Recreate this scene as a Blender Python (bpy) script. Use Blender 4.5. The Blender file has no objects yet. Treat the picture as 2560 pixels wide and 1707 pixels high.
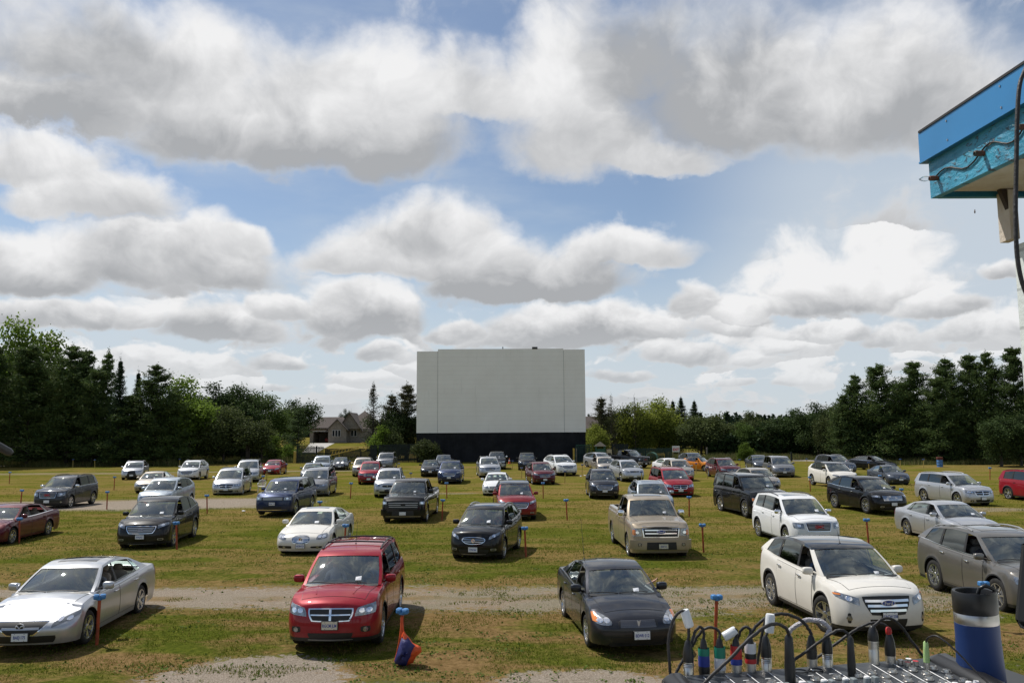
import bpy, bmesh, math, random
import numpy as np
from mathutils import Vector, Matrix, noise
from mathutils.bvhtree import BVHTree
R = math.radians
sc = bpy.context.scene
COL = sc.collection
# cumulus seen from the deck, in photograph pixels: x centre, y base, half width, top y, darkness of the base
CLOUDS = [
 (300,235,430,-90,.6),(100,300,290,90,.75),(640,425,430,130,.80),(330,330,330,60,.45),(960,450,230,70,.70),(860,300,330,20,.35),(1190,300,190,40,.30),(60,440,190,270,.45),
 (215,545,215,375,.35),(400,722,295,505,.60),(60,738,180,560,.55),(560,640,120,540,.2),(95,818,210,735,.45),(230,818,80,750,.45),(350,826,60,762,.3),(548,868,155,752,.55),(690,803,88,706,.35),
 (905,848,155,688,.60),(1085,662,230,470,.50),(920,690,180,545,.30),(1310,762,250,590,.80),(1180,700,260,560,.4),(1560,682,210,556,.30),(1135,858,80,800,.4),(963,903,68,852,.35),(702,930,80,880,.4),(510,922,70,880,.3),(893,958,50,925,.3),
 (1471,448,240,60,.45),(1380,300,170,-20,.2),(1860,378,370,-120,.72),(2210,386,320,-60,.68),(1663,430,170,300,.40),(1600,250,300,-90,.60),
 (1440,876,240,758,.65),(1733,792,74,703,.45),(1900,800,110,745,.3),(2080,800,132,684,.55),(2365,812,105,748,.45),(2078,858,110,808,.35),(2226,878,80,815,.40),(1969,892,70,850,.35),(1867,914,55,872,.3),(1720,912,105,858,.35),
 (1829,972,60,942,.3),(1990,976,60,946,.3),(2492,860,130,790,.4),(2515,720,60,655,.4),(2300,945,120,915,.3),(300,905,110,862,.3),(1550,958,90,925,.3),(80,900,130,850,.3),(620,985,120,958,.3),(1120,930,90,895,.3),
]
# ------------------------------------------------------------------ camera
CAMH = 4.3; FPX = 2066.0; PITCH = math.atan((1074-853.5)/FPX); ROLL = R(.33)
cd = bpy.data.cameras.new('camera'); cam = bpy.data.objects.new('camera', cd); COL.objects.link(cam)
cd.sensor_width = 36; cd.lens = FPX/2560*36; cd.clip_start = .05; cd.clip_end = 4000
cam.matrix_world = Matrix.Translation((0, 0, CAMH)) @ Matrix.Rotation(R(90)+PITCH, 4, 'X') @ Matrix.Rotation(-ROLL, 4, 'Z')
sc.camera = cam
sc.view_settings.view_transform = 'Standard'; sc.view_settings.look = 'None'
sc.view_settings.exposure = 0; sc.view_settings.gamma = 1
# ------------------------------------------------------------------ node helper
class G:
    """small expression builder for node trees"""
    def __init__(s, nt): s.nt = nt
    def n(s, t, **k):
        x = s.nt.nodes.new(t)
        for a, b in k.items(): setattr(x, a, b)
        return x
    def ln(s, a, b): s.nt.links.new(a, b)
    def put(s, sock, v):
        if isinstance(v, bpy.types.NodeSocket): s.ln(v, sock)
        else: sock.default_value = v
    def m(s, op, a, b=0.0, c=0.0, clamp=False):
        x = s.n('ShaderNodeMath', operation=op, use_clamp=clamp)
        s.put(x.inputs[0], a); s.put(x.inputs[1], b)
        if op in ('MULTIPLY_ADD', 'SMOOTH_MIN', 'COMPARE', 'WRAP'): s.put(x.inputs[2], c)
        return x.outputs[0]
    def add(s, a, b): return s.m('ADD', a, b)
    def sub(s, a, b): return s.m('SUBTRACT', a, b)
    def mul(s, a, b): return s.m('MULTIPLY', a, b)
    def div(s, a, b): return s.m('DIVIDE', a, b)
    def comb(s, x, y, z):
        c = s.n('ShaderNodeCombineXYZ')
        for i, v in enumerate((x, y, z)): s.put(c.inputs[i], v)
        return c.outputs[0]
    def sep(s, v):
        c = s.n('ShaderNodeSeparateXYZ'); s.ln(v, c.inputs[0]); return c.outputs
    def noise(s, v, scale, det=4, rough=.5, dist=0.0, lac=2.0):
        x = s.n('ShaderNodeTexNoise', noise_dimensions='3D')
        if v is not None: s.ln(v, x.inputs['Vector'])
        x.inputs['Scale'].default_value = scale; x.inputs['Detail'].default_value = det
        x.inputs['Roughness'].default_value = rough; x.inputs['Distortion'].default_value = dist
        x.inputs['Lacunarity'].default_value = lac
        return x.outputs[0]
    def ramp(s, v, a, b, lo=0.0, hi=1.0, smooth=True):
        x = s.n('ShaderNodeMapRange', interpolation_type='SMOOTHSTEP' if smooth else 'LINEAR', clamp=True)
        s.put(x.inputs['Value'], v); s.put(x.inputs['From Min'], a); s.put(x.inputs['From Max'], b)
        s.put(x.inputs['To Min'], lo); s.put(x.inputs['To Max'], hi)
        return x.outputs[0]
    def mix(s, f, a, b):
        x = s.n('ShaderNodeMix', data_type='RGBA')
        s.put(x.inputs[0], f)
        for i, v in ((6, a), (7, b)):
            if isinstance(v, tuple) and len(v) == 3: v = (*v, 1)
            s.put(x.inputs[i], v)
        return x.outputs[2]
# ------------------------------------------------------------------ world: Nishita sky with broken cumulus
SUN_EL = R(57); SUN_AZ = R(-52)        # azimuth from +Y, negative = towards -X (left)
w = bpy.data.worlds.new('World'); sc.world = w; w.use_nodes = True
nt = w.node_tree; nt.nodes.clear(); g = G(nt)
wo = g.n('ShaderNodeOutputWorld'); bg = g.n('ShaderNodeBackground'); g.ln(bg.outputs[0], wo.inputs[0])
bg.inputs[1].default_value = .1
sky = g.n('ShaderNodeTexSky', sky_type='NISHITA'); sky.sun_disc = False
sky.sun_elevation = SUN_EL; sky.sun_rotation = SUN_AZ; sky.altitude = 300; sky.air_density = 1.0; sky.dust_density = .6; sky.ozone_density = 2.0
tc = g.n('ShaderNodeTexCoord'); dx, dy, dz = g.sep(tc.outputs['Generated'])
az = g.m('ARCTAN2', dx, dy)
el = g.m('ARCSINE', dz)
elc = g.m('MAXIMUM', el, 0.0)
# cloud coordinates: azimuth across, a logarithmic height so that clouds flatten and shrink towards the horizon
def hz(e): return g.add(g.mul(e, .72), g.mul(g.m('LOGARITHM', g.add(e, .06), math.e), .12))
v0 = g.comb(az, hz(elc), 3.7)
wn = g.n('ShaderNodeTexNoise'); g.ln(v0, wn.inputs['Vector']); wn.inputs['Scale'].default_value = 6.0; wn.inputs['Detail'].default_value = 3
wr, wg, _wb = g.sep(wn.outputs['Color'])
tmix = g.ramp(elc, .05, .24)
def field(up, side, det):
    pz = hz(g.add(elc, up))
    ax = g.add(az, side)
    wv = g.comb(g.add(ax, g.mul(g.sub(wr, .5), .14)), g.add(pz, g.mul(g.sub(wg, .5), .10)), 3.7)
    nA = g.noise(wv, 5.0, det, .57); nB = g.noise(wv, 13.0, det-1, .56)
    return g.add(g.mul(nA, tmix), g.mul(nB, g.sub(1.0, tmix)))
n1 = field(0.0, 0.0, 8)
n2 = field(.018, -.012, 5)
# billowing outline: the same clouds sampled through turbulent coordinates
bil = g.n('ShaderNodeTexNoise'); g.ln(g.comb(az, g.mul(el, 1.25), 1.3), bil.inputs['Vector']); bil.inputs['Scale'].default_value = 11.0; bil.inputs['Detail'].default_value = 7; bil.inputs['Roughness'].default_value = .56
br_, bg_, bb_ = g.sep(bil.outputs['Color'])
amp = g.add(.035, g.mul(elc, .22))
aw = g.add(az, g.mul(g.sub(br_, .5), amp)); ew = g.add(el, g.mul(g.sub(bg_, .5), g.mul(amp, .8)))
def madd(a_, b_, c_): return g.m('MULTIPLY_ADD', a_, b_, c_)
D = None; SV = None; SK = None
for (cx_, yb_, rx_, yt_, dk_) in CLOUDS:
    a0 = math.atan((cx_-1280)/FPX*1.0); e1 = math.atan((1074-yt_)/FPX*math.cos(a0)); e0 = math.atan((1074-yb_)/FPX*math.cos(a0)); hh = (e1-e0)
    A_ = FPX/rx_/math.cos(a0)*1.0; ec = e0+hh*.28; V_ = 1/(hh*.72)
    u = madd(aw, A_, -a0*A_); v = madd(ew, V_, -ec*V_)
    vv = madd(g.m('MINIMUM', v, 0.0), 1.55, v)                       # flat base
    d = madd(madd(vv, vv, g.mul(u, u)), -1.0, 1.0)
    if D is None: D, SV, SK = d, v, g.m('ADD', dk_, 0.0)
    else:
        gt = g.m('MULTIPLY_ADD', g.sub(d, D), .95, .5, clamp=True); SV = madd(gt, g.sub(v, SV), SV); SK = madd(gt, g.sub(dk_, SK), SK); D = g.m('MAXIMUM', D, d)
# broken cloud elsewhere, mostly clear behind the projection deck
back = g.mul(g.ramp(g.m('ABSOLUTE', az), 1.0, 1.5), g.ramp(el, 1.25, .75))
# scraps of lower cloud between the big ones
D = g.m('MAXIMUM', D, g.add(g.mul(g.sub(n1, .5), 4.6), g.ramp(el, .05, .30, -.02, -.75)))
outside = g.m('MAXIMUM', g.ramp(g.m('ABSOLUTE', az), .62, .80), g.ramp(el, .54, .66))
gen = g.sub(g.mul(g.sub(n1, .47), 5.0), g.mul(back, .65))
D = g.add(g.mul(D, g.sub(1.0, outside)), g.mul(gen, outside))
SV = g.mul(SV, g.sub(1.0, outside))
dens = g.add(g.add(D, .22), g.mul(g.sub(n1, .5), 2.3))
soft = g.add(.34, g.mul(elc, 1.5))
cov = g.ramp(g.div(dens, soft), -.25, 1.0)
relief = g.sub(n1, n2)
low = g.ramp(g.add(SV, g.mul(g.sub(n1, .5), 2.0)), 1.0, -.25)       # how far down in its cloud
core = g.ramp(dens, .1, .8)
lit = g.sub(g.add(.96, g.mul(relief, 1.35)), g.mul(g.mul(low, g.add(.6, g.mul(core, .4))), g.mul(g.m('MINIMUM', g.add(SK, g.ramp(el, .28, .16, 0, .22)), 1.0), .86)))
lit = g.m('MINIMUM', g.m('MAXIMUM', g.add(lit, g.mul(g.sub(n2, .5), g.mul(low, 1.3))), .30), 1.0)
ccol = g.mix(g.ramp(lit, .30, .96, smooth=False), (4.1, 4.22, 4.4), (8.8, 8.8, 8.85))
# thin high veil over the blue, stronger near the horizon
veil = g.noise(g.comb(g.mul(az, .7), g.mul(elc, 2.4), 9.1), 5.0, 6, .55)
rv = g.mul(g.ramp(az, .16, .38), g.ramp(g.m('ABSOLUTE', g.sub(el, .22)), .20, .05))
vf = g.add(g.add(g.mul(rv, .8), g.mul(g.ramp(veil, .40, .75), .45)), g.mul(g.ramp(el, .27, .05), .85))
vf = g.mul(g.m('MINIMUM', vf, .9), g.sub(1.0, g.mul(back, .6)))
base = g.mix(g.add(g.sub(.10, g.mul(back, .08)), g.mul(vf, .85)), sky.outputs[0], (6.0, 6.65, 7.3))
# distance pales the lowest clouds
ccol = g.mix(g.ramp(el, .15, .0, 0, .62), ccol, (6.7, 7.05, 7.35))
final = g.mix(cov, base, ccol)
g.ln(final, bg.inputs[0])
# ------------------------------------------------------------------ sun
sl = bpy.data.lights.new('sun', 'SUN'); sl.energy = 4.6; sl.angle = R(.53); sl.color = (1, .955, .88)
so = bpy.data.objects.new('sun', sl); COL.objects.link(so)
sd = Vector((math.sin(SUN_AZ)*math.cos(SUN_EL), math.cos(SUN_AZ)*math.cos(SUN_EL), math.sin(SUN_EL)))
so.rotation_euler = sd.to_track_quat('Z', 'Y').to_euler()
so.location = (-30, 40, 60)
# ------------------------------------------------------------------ helpers
rnd = random.Random(7)
class MB:
    def __init__(s): s.v = []; s.f = []; s.m = []
    def add(s, vs, fs, mi=0):
        o = len(s.v); s.v += [tuple(v) for v in vs]
        s.f += [tuple(i+o for i in f) for f in fs]; s.m += [mi]*len(fs); return o
    def box(s, c, d, mi=0, rz=0.0, M=None, tp=1.0):
        """box centred at c, size d; tp scales the top face"""
        vs = []
        for z in (-.5, .5):
            t = tp if z > 0 else 1
            for x, y in ((-.5, -.5), (.5, -.5), (.5, .5), (-.5, .5)):
                v = Vector((x*d[0]*t, y*d[1]*t, z*d[2]))
                if rz: v.rotate(Matrix.Rotation(rz, 3, 'Z'))
                if M is not None: v = M @ v
                vs.append(v+Vector(c))
        s.add(vs, [(0, 3, 2, 1), (4, 5, 6, 7), (0, 1, 5, 4), (1, 2, 6, 5), (2, 3, 7, 6), (3, 0, 4, 7)], mi)
    def rbox(s, c, d, b, mi=0, M=None):
        """box with chamfered edges"""
        hx, hy, hz = d[0]/2, d[1]/2, d[2]/2; vs = []; rings = []
        for z, i in ((-hz, b), (-hz+b, 0), (hz-b, 0), (hz, b)):
            r = []
            for sx, sy in ((-1, -1), (1, -1), (1, 1), (-1, 1)):
                e = ((hx-i-b)*sx, (hy-i)*sy), ((hx-i)*sx, (hy-i-b)*sy)
                if sx*sy < 0: e = (e[0], e[1])
                else: e = (e[1], e[0])
                for p in e: r.append(Vector((p[0], p[1], z)))
            rings.append(r)
        for r in rings:
            for v in r:
                if M is not None: v = M @ v
                vs.append(v+Vector(c))
        fs = [tuple(range(7, -1, -1)), tuple(range(24, 32))]
        for j in range(3):
            for i in range(8):
                a = j*8+i; b2 = j*8+(i+1) % 8; fs.append((a, b2, b2+8, a+8))
        s.add(vs, fs, mi)
    def tube(s, pts, r, n=8, mi=0, cap=True, closed=False):
        pts = [Vector(p) for p in pts]; N = len(pts)
        rs = r if isinstance(r, (list, tuple)) else [r]*N
        up = Vector((0, 0, 1)); vs = []; fs = []; prev = None
        for i, p in enumerate(pts):
            t = (pts[min(i+1, N-1)]-pts[max(i-1, 0)]).normalized()
            if prev is None:
                a = t.cross(up if abs(t.z) < .95 else Vector((1, 0, 0))).normalized()
            else: a = (prev-t*prev.dot(t)).normalized()
            prev = a; b = t.cross(a)
            for k in range(n):
                an = 2*math.pi*k/n; vs.append(p+(a*math.cos(an)+b*math.sin(an))*rs[i])
        for i in range(N-1):
            for k in range(n):
                fs.append((i*n+k, i*n+(k+1) % n, (i+1)*n+(k+1) % n, (i+1)*n+k))
        if cap: fs.append(tuple(range(n-1, -1, -1))); fs.append(tuple((N-1)*n+k for k in range(n)))
        s.add(vs, fs, mi)
    def lathe(s, prof, n=24, mi=0, M=None, ax='z', mis=None):
        """prof list of (radius, height); M transforms"""
        vs = []; fs = []; mm = []
        for (r, h) in prof:
            for k in range(n):
                a = 2*math.pi*k/n
                v = Vector((r*math.cos(a), r*math.sin(a), h)) if ax == 'z' else Vector((h, r*math.cos(a), r*math.sin(a)))
                vs.append(M @ v if M is not None else v)
        for i in range(len(prof)-1):
            for k in range(n): fs.append((i*n+k, i*n+(k+1) % n, (i+1)*n+(k+1) % n, (i+1)*n+k)); mm.append(mis[i] if mis else mi)
        o = len(s.f); s.add(vs, fs, mi); s.m[o:] = mm
    def grid(s, rows, mi=0, flip=False):
        """rows: list of equal-length point lists"""
        n = len(rows[0]); vs = [p for r in rows for p in r]; fs = []
        for i in range(len(rows)-1):
            for j in range(n-1):
                q = (i*n+j, i*n+j+1, (i+1)*n+j+1, (i+1)*n+j); fs.append(q[::-1] if flip else q)
        s.add(vs, fs, mi)
    def sell(s, c, d, e=.6, n=12, m=8, mi=0, M=None):
        """super-ellipsoid blob"""
        def P(a, p): return math.copysign(abs(a)**p, a)
        vs = []; fs = []
        for i in range(m+1):
            ph = -math.pi/2+math.pi*i/m
            for k in range(n):
                th = 2*math.pi*k/n
                v = Vector((P(math.cos(ph), e)*P(math.cos(th), e)*d[0]/2, P(math.cos(ph), e)*P(math.sin(th), e)*d[1]/2, P(math.sin(ph), e)*d[2]/2))
                if M is not None: v = M @ v
                vs.append(v+Vector(c))
        for i in range(m):
            for k in range(n): fs.append((i*n+k, i*n+(k+1) % n, (i+1)*n+(k+1) % n, (i+1)*n+k))
        s.add(vs, fs, mi)
    def mesh(s, name, mats, smooth=None):
        me = bpy.data.meshes.new(name); me.from_pydata(s.v, [], s.f)
        for m in mats: me.materials.append(m)
        if len(mats) > 1: me.polygons.foreach_set('material_index', s.m)
        if smooth:
            me.polygons.foreach_set('use_smooth', [True]*len(me.polygons)); me.set_sharp_from_angle(angle=R(smooth))
        me.update(); return me
    def build(s, name, mats, parent=None, smooth=None):
        if not isinstance(mats, (list, tuple)): mats = [mats]
        return link(name, s.mesh(name, mats, smooth), parent)
def link(name, me, parent=None):
    o = bpy.data.objects.new(name, me); COL.objects.link(o)
    if parent is not None: o.parent = parent
    return o
def tag(o, label, cat, group=None, kind=None):
    if kind: o['kind'] = kind
    if label: o['label'] = label
    if cat: o['category'] = cat
    if group: o['group'] = group
    return o
def thing(name, label, cat, loc=(0, 0, 0), rz=0.0, group=None):
    o = bpy.data.objects.new(name, None); COL.objects.link(o); o.empty_display_size = .2
    o.location = loc; o.rotation_euler = (0, 0, rz)
    return tag(o, label, cat, group)
def copy_tree(o, parent=None):
    c = o.copy(); COL.objects.link(c); c.parent = parent
    for ch in list(o.children): copy_tree(ch, c)
    return c
def unproj(px, py, Z=0.0):
    """ground point seen at a pixel of the photograph (used to survey positions in metres)"""
    x = px-1280; y = py-853.5; c, s = math.cos(ROLL), math.sin(ROLL); x, y = c*x-s*y, s*x+c*y
    dx = x/FPX; dz = -y/FPX
    Y = math.cos(PITCH)-dz*math.sin(PITCH); Zz = math.sin(PITCH)+dz*math.cos(PITCH)
    t = (Z-CAMH)/Zz
    return dx*t, Y*t
def at(px, py, Yd):
    """point at forward distance Yd seen at a pixel"""
    x = px-1280; y = py-853.5; c, s = math.cos(ROLL), math.sin(ROLL); x, y = c*x-s*y, s*x+c*y
    dx = x/FPX; dz = -y/FPX
    Y = math.cos(PITCH)-dz*math.sin(PITCH); Zz = math.sin(PITCH)+dz*math.cos(PITCH)
    return Vector((dx/Y*Yd, Yd, CAMH+Zz/Y*Yd))
# ------------------------------------------------------------------ materials
def pmat(name, col, rough=.5, metal=0.0, coat=0.0, spec=.5, var=0.0, scale=4.0, bump=0.0, bscale=30.0, crough=.03, trans=0.0, col2=None):
    m = bpy.data.materials.new(name); m.use_nodes = True; nt = m.node_tree; b = nt.nodes['Principled BSDF']
    b.inputs['Base Color'].default_value = (*col, 1); b.inputs['Roughness'].default_value = rough
    b.inputs['Metallic'].default_value = metal; b.inputs['Coat Weight'].default_value = coat
    b.inputs['Coat Roughness'].default_value = crough; b.inputs['Specular IOR Level'].default_value = spec
    if trans: b.inputs['Transmission Weight'].default_value = trans
    g = G(nt)
    if var or bump or col2:
        tc = g.n('ShaderNodeTexCoord')
        if var or col2:
            nz = g.noise(tc.outputs['Object'], scale, 5, .6)
            f = g.ramp(nz, .3, .7)
            c2 = col2 or tuple(c*(1-var) for c in col)
            g.ln(g.mix(f, c2, col), b.inputs['Base Color'])
            g.ln(g.ramp(nz, .3, .7, rough*(1+.5*var), rough), b.inputs['Roughness'])
        if bump:
            bp = g.n('ShaderNodeBump'); bp.inputs['Strength'].default_value = bump; bp.inputs['Distance'].default_value = .02
            g.ln(g.noise(tc.outputs['Object'], bscale, 4, .6), bp.inputs['Height']); g.ln(bp.outputs[0], b.inputs['Normal'])
    return m
def paint(name, col, metal=0.0, rough=.4):
    """car paint: flake-varied base under a clear coat, dust towards the sills as its own film"""
    m = bpy.data.materials.new(name); m.use_nodes = True; nt = m.node_tree; b = nt.nodes['Principled BSDF']; g = G(nt)
    tc = g.n('ShaderNodeTexCoord'); nz = g.noise(tc.outputs['Object'], 2.3, 5, .65); x, y, z = g.sep(tc.outputs['Object'])
    dust = g.mul(g.ramp(z, .75, .2), g.ramp(nz, .35, .75, .0, .22))
    g.ln(g.mix(dust, col, (.16, .14, .11)), b.inputs['Base Color'])
    g.ln(g.ramp(dust, 0, .5, metal, 0), b.inputs['Metallic']); g.ln(g.ramp(nz, .3, .7, rough*.9, rough*1.15), b.inputs['Roughness'])
    b.inputs['Specular IOR Level'].default_value = .12; b.inputs['Coat Weight'].default_value = 1.0; b.inputs['Coat IOR'].default_value = 1.37; g.ln(g.ramp(dust, 0, .5, .035, .3), b.inputs['Coat Roughness'])
    return m
def glassmat(name, tint, refl=1.0, ior=1.85):
    m = bpy.data.materials.new(name); m.use_nodes = True; nt = m.node_tree; nt.nodes.clear(); g = G(nt)
    o = g.n('ShaderNodeOutputMaterial'); mx = g.n('ShaderNodeMixShader'); t = g.n('ShaderNodeBsdfTransparent'); gl = g.n('ShaderNodeBsdfGlossy')
    t.inputs[0].default_value = (*tint, 1); gl.inputs['Roughness'].default_value = .02; gl.inputs[0].default_value = (.93, 1, .97, 1)
    fr = g.n('ShaderNodeFresnel'); fr.inputs[0].default_value = ior
    g.ln(g.m('MULTIPLY', fr.outputs[0], refl, clamp=True), mx.inputs[0]); g.ln(t.outputs[0], mx.inputs[1]); g.ln(gl.outputs[0], mx.inputs[2]); g.ln(mx.outputs[0], o.inputs[0])
    return m
BLACK = pmat('black_plastic', (.018, .018, .019), .45, var=.3)
RUBBER = pmat('tyre_rubber', (.014, .0135, .013), .75, var=.4, scale=9, bump=.3)
ALLOY = pmat('alloy', (.62, .63, .65), .22, .9)
ALLOYD = pmat('dark_alloy', (.20, .20, .21), .3, .9)
CHROME = pmat('chrome', (.82, .83, .85), .09, 1.0)
BADGE = pmat('badge_silver', (.62, .62, .64), .35, .35)
SATIN = pmat('satin_silver', (.42, .42, .42), .35, .7)
DARKIN = pmat('interior_dark', (.060, .058, .056), .8)
GREYIN = pmat('interior_grey', (.26, .25, .235), .8)
TANIN = pmat('interior_tan', (.30, .25, .19), .8)
LINER = pmat('headliner', (.22, .21, .20), .9)
GLASS = glassmat('windscreen_glass', (.72, .80, .76), 2.0)
TINT = glassmat('privacy_glass', (.07, .075, .075), 1.15)
LAMP = pmat('lamp_lens', (.42, .44, .46), .16, .7, coat=1, var=.6, scale=14)
LAMPIN = pmat('lamp_reflector', (.9, .9, .92), .06, .9)
AMBER = pmat('amber_lens', (.75, .22, .03), .2, coat=1)
REDL = pmat('red_lens', (.35, .012, .012), .15, coat=1)
DARKGL = pmat('dark_roof_glass', (.012, .013, .015), .05, coat=1)
PLATE = pmat('plate_white', (.72, .74, .76), .4)
PBLUE = pmat('plate_blue', (.02, .05, .30), .5)
PAPER = pmat('paper_white', (.82, .83, .85), .6)
WHITEP = pmat('white_print', (.8, .8, .8), .5)
REDP = pmat('red_print', (.5, .02, .03), .5)
FONT = {}
def text_mesh(s, size, depth=.0015, bold=0.0):
    """mesh of a line of text, centred, lying in XZ facing -Y"""
    key = (s, size, depth, bold)
    if key in FONT: return FONT[key]
    cu = bpy.data.curves.new('lettering', 'FONT'); cu.body = s; cu.size = size; cu.extrude = depth; cu.align_x = 'CENTER'; cu.align_y = 'CENTER'; cu.offset = bold; cu.resolution_u = 2
    ob = bpy.data.objects.new('lettering', cu); COL.objects.link(ob)
    dg = bpy.context.evaluated_depsgraph_get(); me = bpy.data.meshes.new_from_object(ob.evaluated_get(dg))
    bpy.data.objects.remove(ob); bpy.data.curves.remove(cu)
    me.transform(Matrix.Rotation(R(90), 4, 'X')); me.materials.clear()
    FONT[key] = me
    return me
def text(s, size, m, parent, loc, rot=(0, 0, 0), name='lettering', bold=0.0, sx=1.0, depth=.0015):
    me = text_mesh(s, size, depth, bold).copy(); me.materials.append(m)
    o = link(name, me, parent); o.location = loc; o.rotation_euler = rot; o.scale = (sx, 1, 1)
    return o
# ------------------------------------------------------------------ ground
def ground_z(x, y):
    a = np.clip((y-124)/80, 0, 1); a = a*a*(3-2*a)
    z = 1.55*a
    # shallow parking ramps and lumps
    fld = np.clip((120-y)/15, 0, 1)*np.clip((y-8)/6, 0, 1)
    return z + fld*(.035*np.sin(y*.72+.05*x)+.02*np.sin(x*.9+y*.31)*np.cos(y*.5)) - .03*fld
def gz(x, y): return float(ground_z(np.float64(x), np.float64(y)))
def build_ground():
    ys = np.concatenate([np.linspace(-40, 6, 8), np.linspace(8, 60, 105), np.linspace(61.5, 130, 50), np.linspace(136, 220, 14), np.linspace(260, 1800, 10)])
    xs = np.concatenate([np.linspace(-1500, -140, 8), np.linspace(-110, 110, 221), np.linspace(140, 1500, 8)])
    X, Y = np.meshgrid(xs, ys); Z = ground_z(X, Y)
    nx, ny = len(xs), len(ys); v = np.stack([X, Y, Z], -1).reshape(-1, 3)
    i, j = np.meshgrid(np.arange(nx-1), np.arange(ny-1)); a = (j*nx+i).ravel()
    f = np.stack([a, a+1, a+nx+1, a+nx], 1)
    me = bpy.data.meshes.new('grass_field'); me.from_pydata(v.tolist(), [], f.tolist()); me.polygons.foreach_set('use_smooth', [True]*len(me.polygons))
    o = link('ground', me); o['kind'] = 'structure'
    m = bpy.data.materials.new('field_ground'); m.use_nodes = True; nt = m.node_tree; b = nt.nodes['Principled BSDF']; g = G(nt)
    b.inputs['Roughness'].default_value = .95; b.inputs['Specular IOR Level'].default_value = .0
    ge = g.n('ShaderNodeNewGeometry'); P = ge.outputs['Position']; x, y, z = g.sep(P)
    big = g.noise(g.comb(g.mul(x, .045), g.mul(y, .16), 0.0), 1.0, 4, .6)
    mid = g.noise(g.comb(g.mul(x, .35), g.mul(y, .8), 5.0), 1.0, 6, .62)
    fine = g.noise(P, 7.0, 7, .7); grit = g.noise(P, 34.0, 3, .8)
    # patchwork of live grass and dry thatch
    dry = g.ramp(g.add(g.add(g.mul(big, .9), g.mul(mid, .75)), g.mul(fine, .35)), .86, 1.16)
    near = g.ramp(y, 16, 34, 1, 0)                       # the front rows are more worn
    dry = g.m('MINIMUM', g.add(dry, g.mul(near, g.ramp(mid, .42, .6, 0, .5))), 1.0)
    green = g.mix(g.ramp(fine, .3, .72), (.048, .062, .010), (.112, .130, .018))
    green = g.mix(g.ramp(y, 18, 60), green, g.mix(g.ramp(mid, .3, .7), (.084, .092, .013), (.136, .134, .020)))
    straw = g.mix(g.ramp(fine, .28, .7), (.125, .085, .028), (.260, .180, .070))
    c = g.mix(g.mul(dry, .85), green, straw)
    c = g.mix(g.mul(g.ramp(grit, .5, .75), .35), c, (.03, .034, .012))
    c = g.mix(g.mul(near, g.mul(g.ramp(mid, .42, .62), .55)), c, g.mix(g.ramp(fine, .3, .7), (.13, .075, .036), (.26, .155, .085)))
    # gravel lanes and bare patches
    grav = g.mix(g.ramp(grit, .3, .7), (.15, .120, .092), (.43, .37, .31))
    grav = g.mix(g.mul(g.ramp(fine, .45, .7), .25), grav, (.10, .08, .05))
    edge = g.add(g.mul(g.sub(mid, .5), 4.2), g.mul(g.sub(fine, .5), 4.4))
    def lane(y0, hw, x0, x1, soft, s=1.0, slope=0.0):
        d = g.m('ABSOLUTE', g.sub(y, g.add(y0, g.mul(x, slope))))
        t = g.ramp(g.add(d, g.mul(edge, soft)), hw*1.25, hw*.75)
        t = g.mul(t, g.ramp(g.add(x, g.mul(edge, 2.0)), x0-2, x0+2)); return g.mul(g.mul(t, g.ramp(g.add(x, g.mul(edge, 2.0)), x1+3, x1-3)), s)
    def spot(x0, y0, rx, ry, s=1.0):
        u = g.div(g.sub(x, x0), rx); v = g.div(g.sub(y, y0), ry)
        d = g.add(g.add(g.mul(u, u), g.mul(v, v)), g.mul(edge, .55)); return g.mul(g.ramp(d, 1.15, .75), s)
    L = lane(22.3, 1.40, -60, -1.5, .75, .85)
    L = g.m('MAXIMUM', L, lane(21.8, 1.5, -4, 13, 1.1, .70))
    L = g.m('MAXIMUM', L, lane(52.5, 3.6, -90, -13.5, .5, .92, .10))
    L = g.m('MAXIMUM', L, spot(-4.7, 15.1, 1.9, 1.5, .95)); L = g.m('MAXIMUM', L, spot(-6.6, 13.9, 2.4, .9, .9))
    L = g.m('MAXIMUM', L, spot(1.1, 14.7, 1.75, .95, .9)); L = g.m('MAXIMUM', L, spot(-9, 74, 5, 1.0, .35)); L = g.m('MAXIMUM', L, spot(-6, 58, 4, .8, .4))
    L = g.m('MAXIMUM', L, spot(24, 44, 3.5, 1.2, .45)); L = g.m('MAXIMUM', L, spot(-24, 90, 14, .9, .5)); L = g.m('MAXIMUM', L, spot(-52, 88, 16, 2.2, .35))
    L = g.m('MAXIMUM', L, spot(3.6, 14.4, 1.6, .5, .6)); L = g.m('MAXIMUM', L, lane(13.2, 1.3, -3, 12, 1.3, .45))
    crownl = g.ramp(g.m('ABSOLUTE', g.sub(y, 22.1)), .55, .15); L = g.mul(L, g.sub(1.0, g.mul(crownl, g.ramp(mid, .40, .60, 0, .75))))
    rows_ = g.noise(g.comb(g.mul(x, .06), g.mul(y, .55), 2.0), 1.0, 5, .7); c = g.mix(g.mul(g.ramp(rows_, .55, .75), .35), c, (.21, .150, .050))
    weeds = g.noise(P, 2.6, 5, .75); c = g.mix(g.mul(g.ramp(weeds, .56, .66), .5), c, (.050, .080, .010))
    c = g.mix(L, c, grav)
    g.ln(c, b.inputs['Base Color'])
    bp = g.n('ShaderNodeBump'); bp.inputs['Strength'].default_value = .9; bp.inputs['Distance'].default_value = .06
    g.ln(g.add(g.mul(fine, .7), g.mul(grit, .5)), bp.inputs['Height']); g.ln(bp.outputs[0], b.inputs['Normal'])
    me.materials.append(m)
    return o
build_ground()
GRAVEL = pmat('loop_gravel', (.40, .38, .35), .95, var=.35, scale=1.5, bump=.5)
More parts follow.
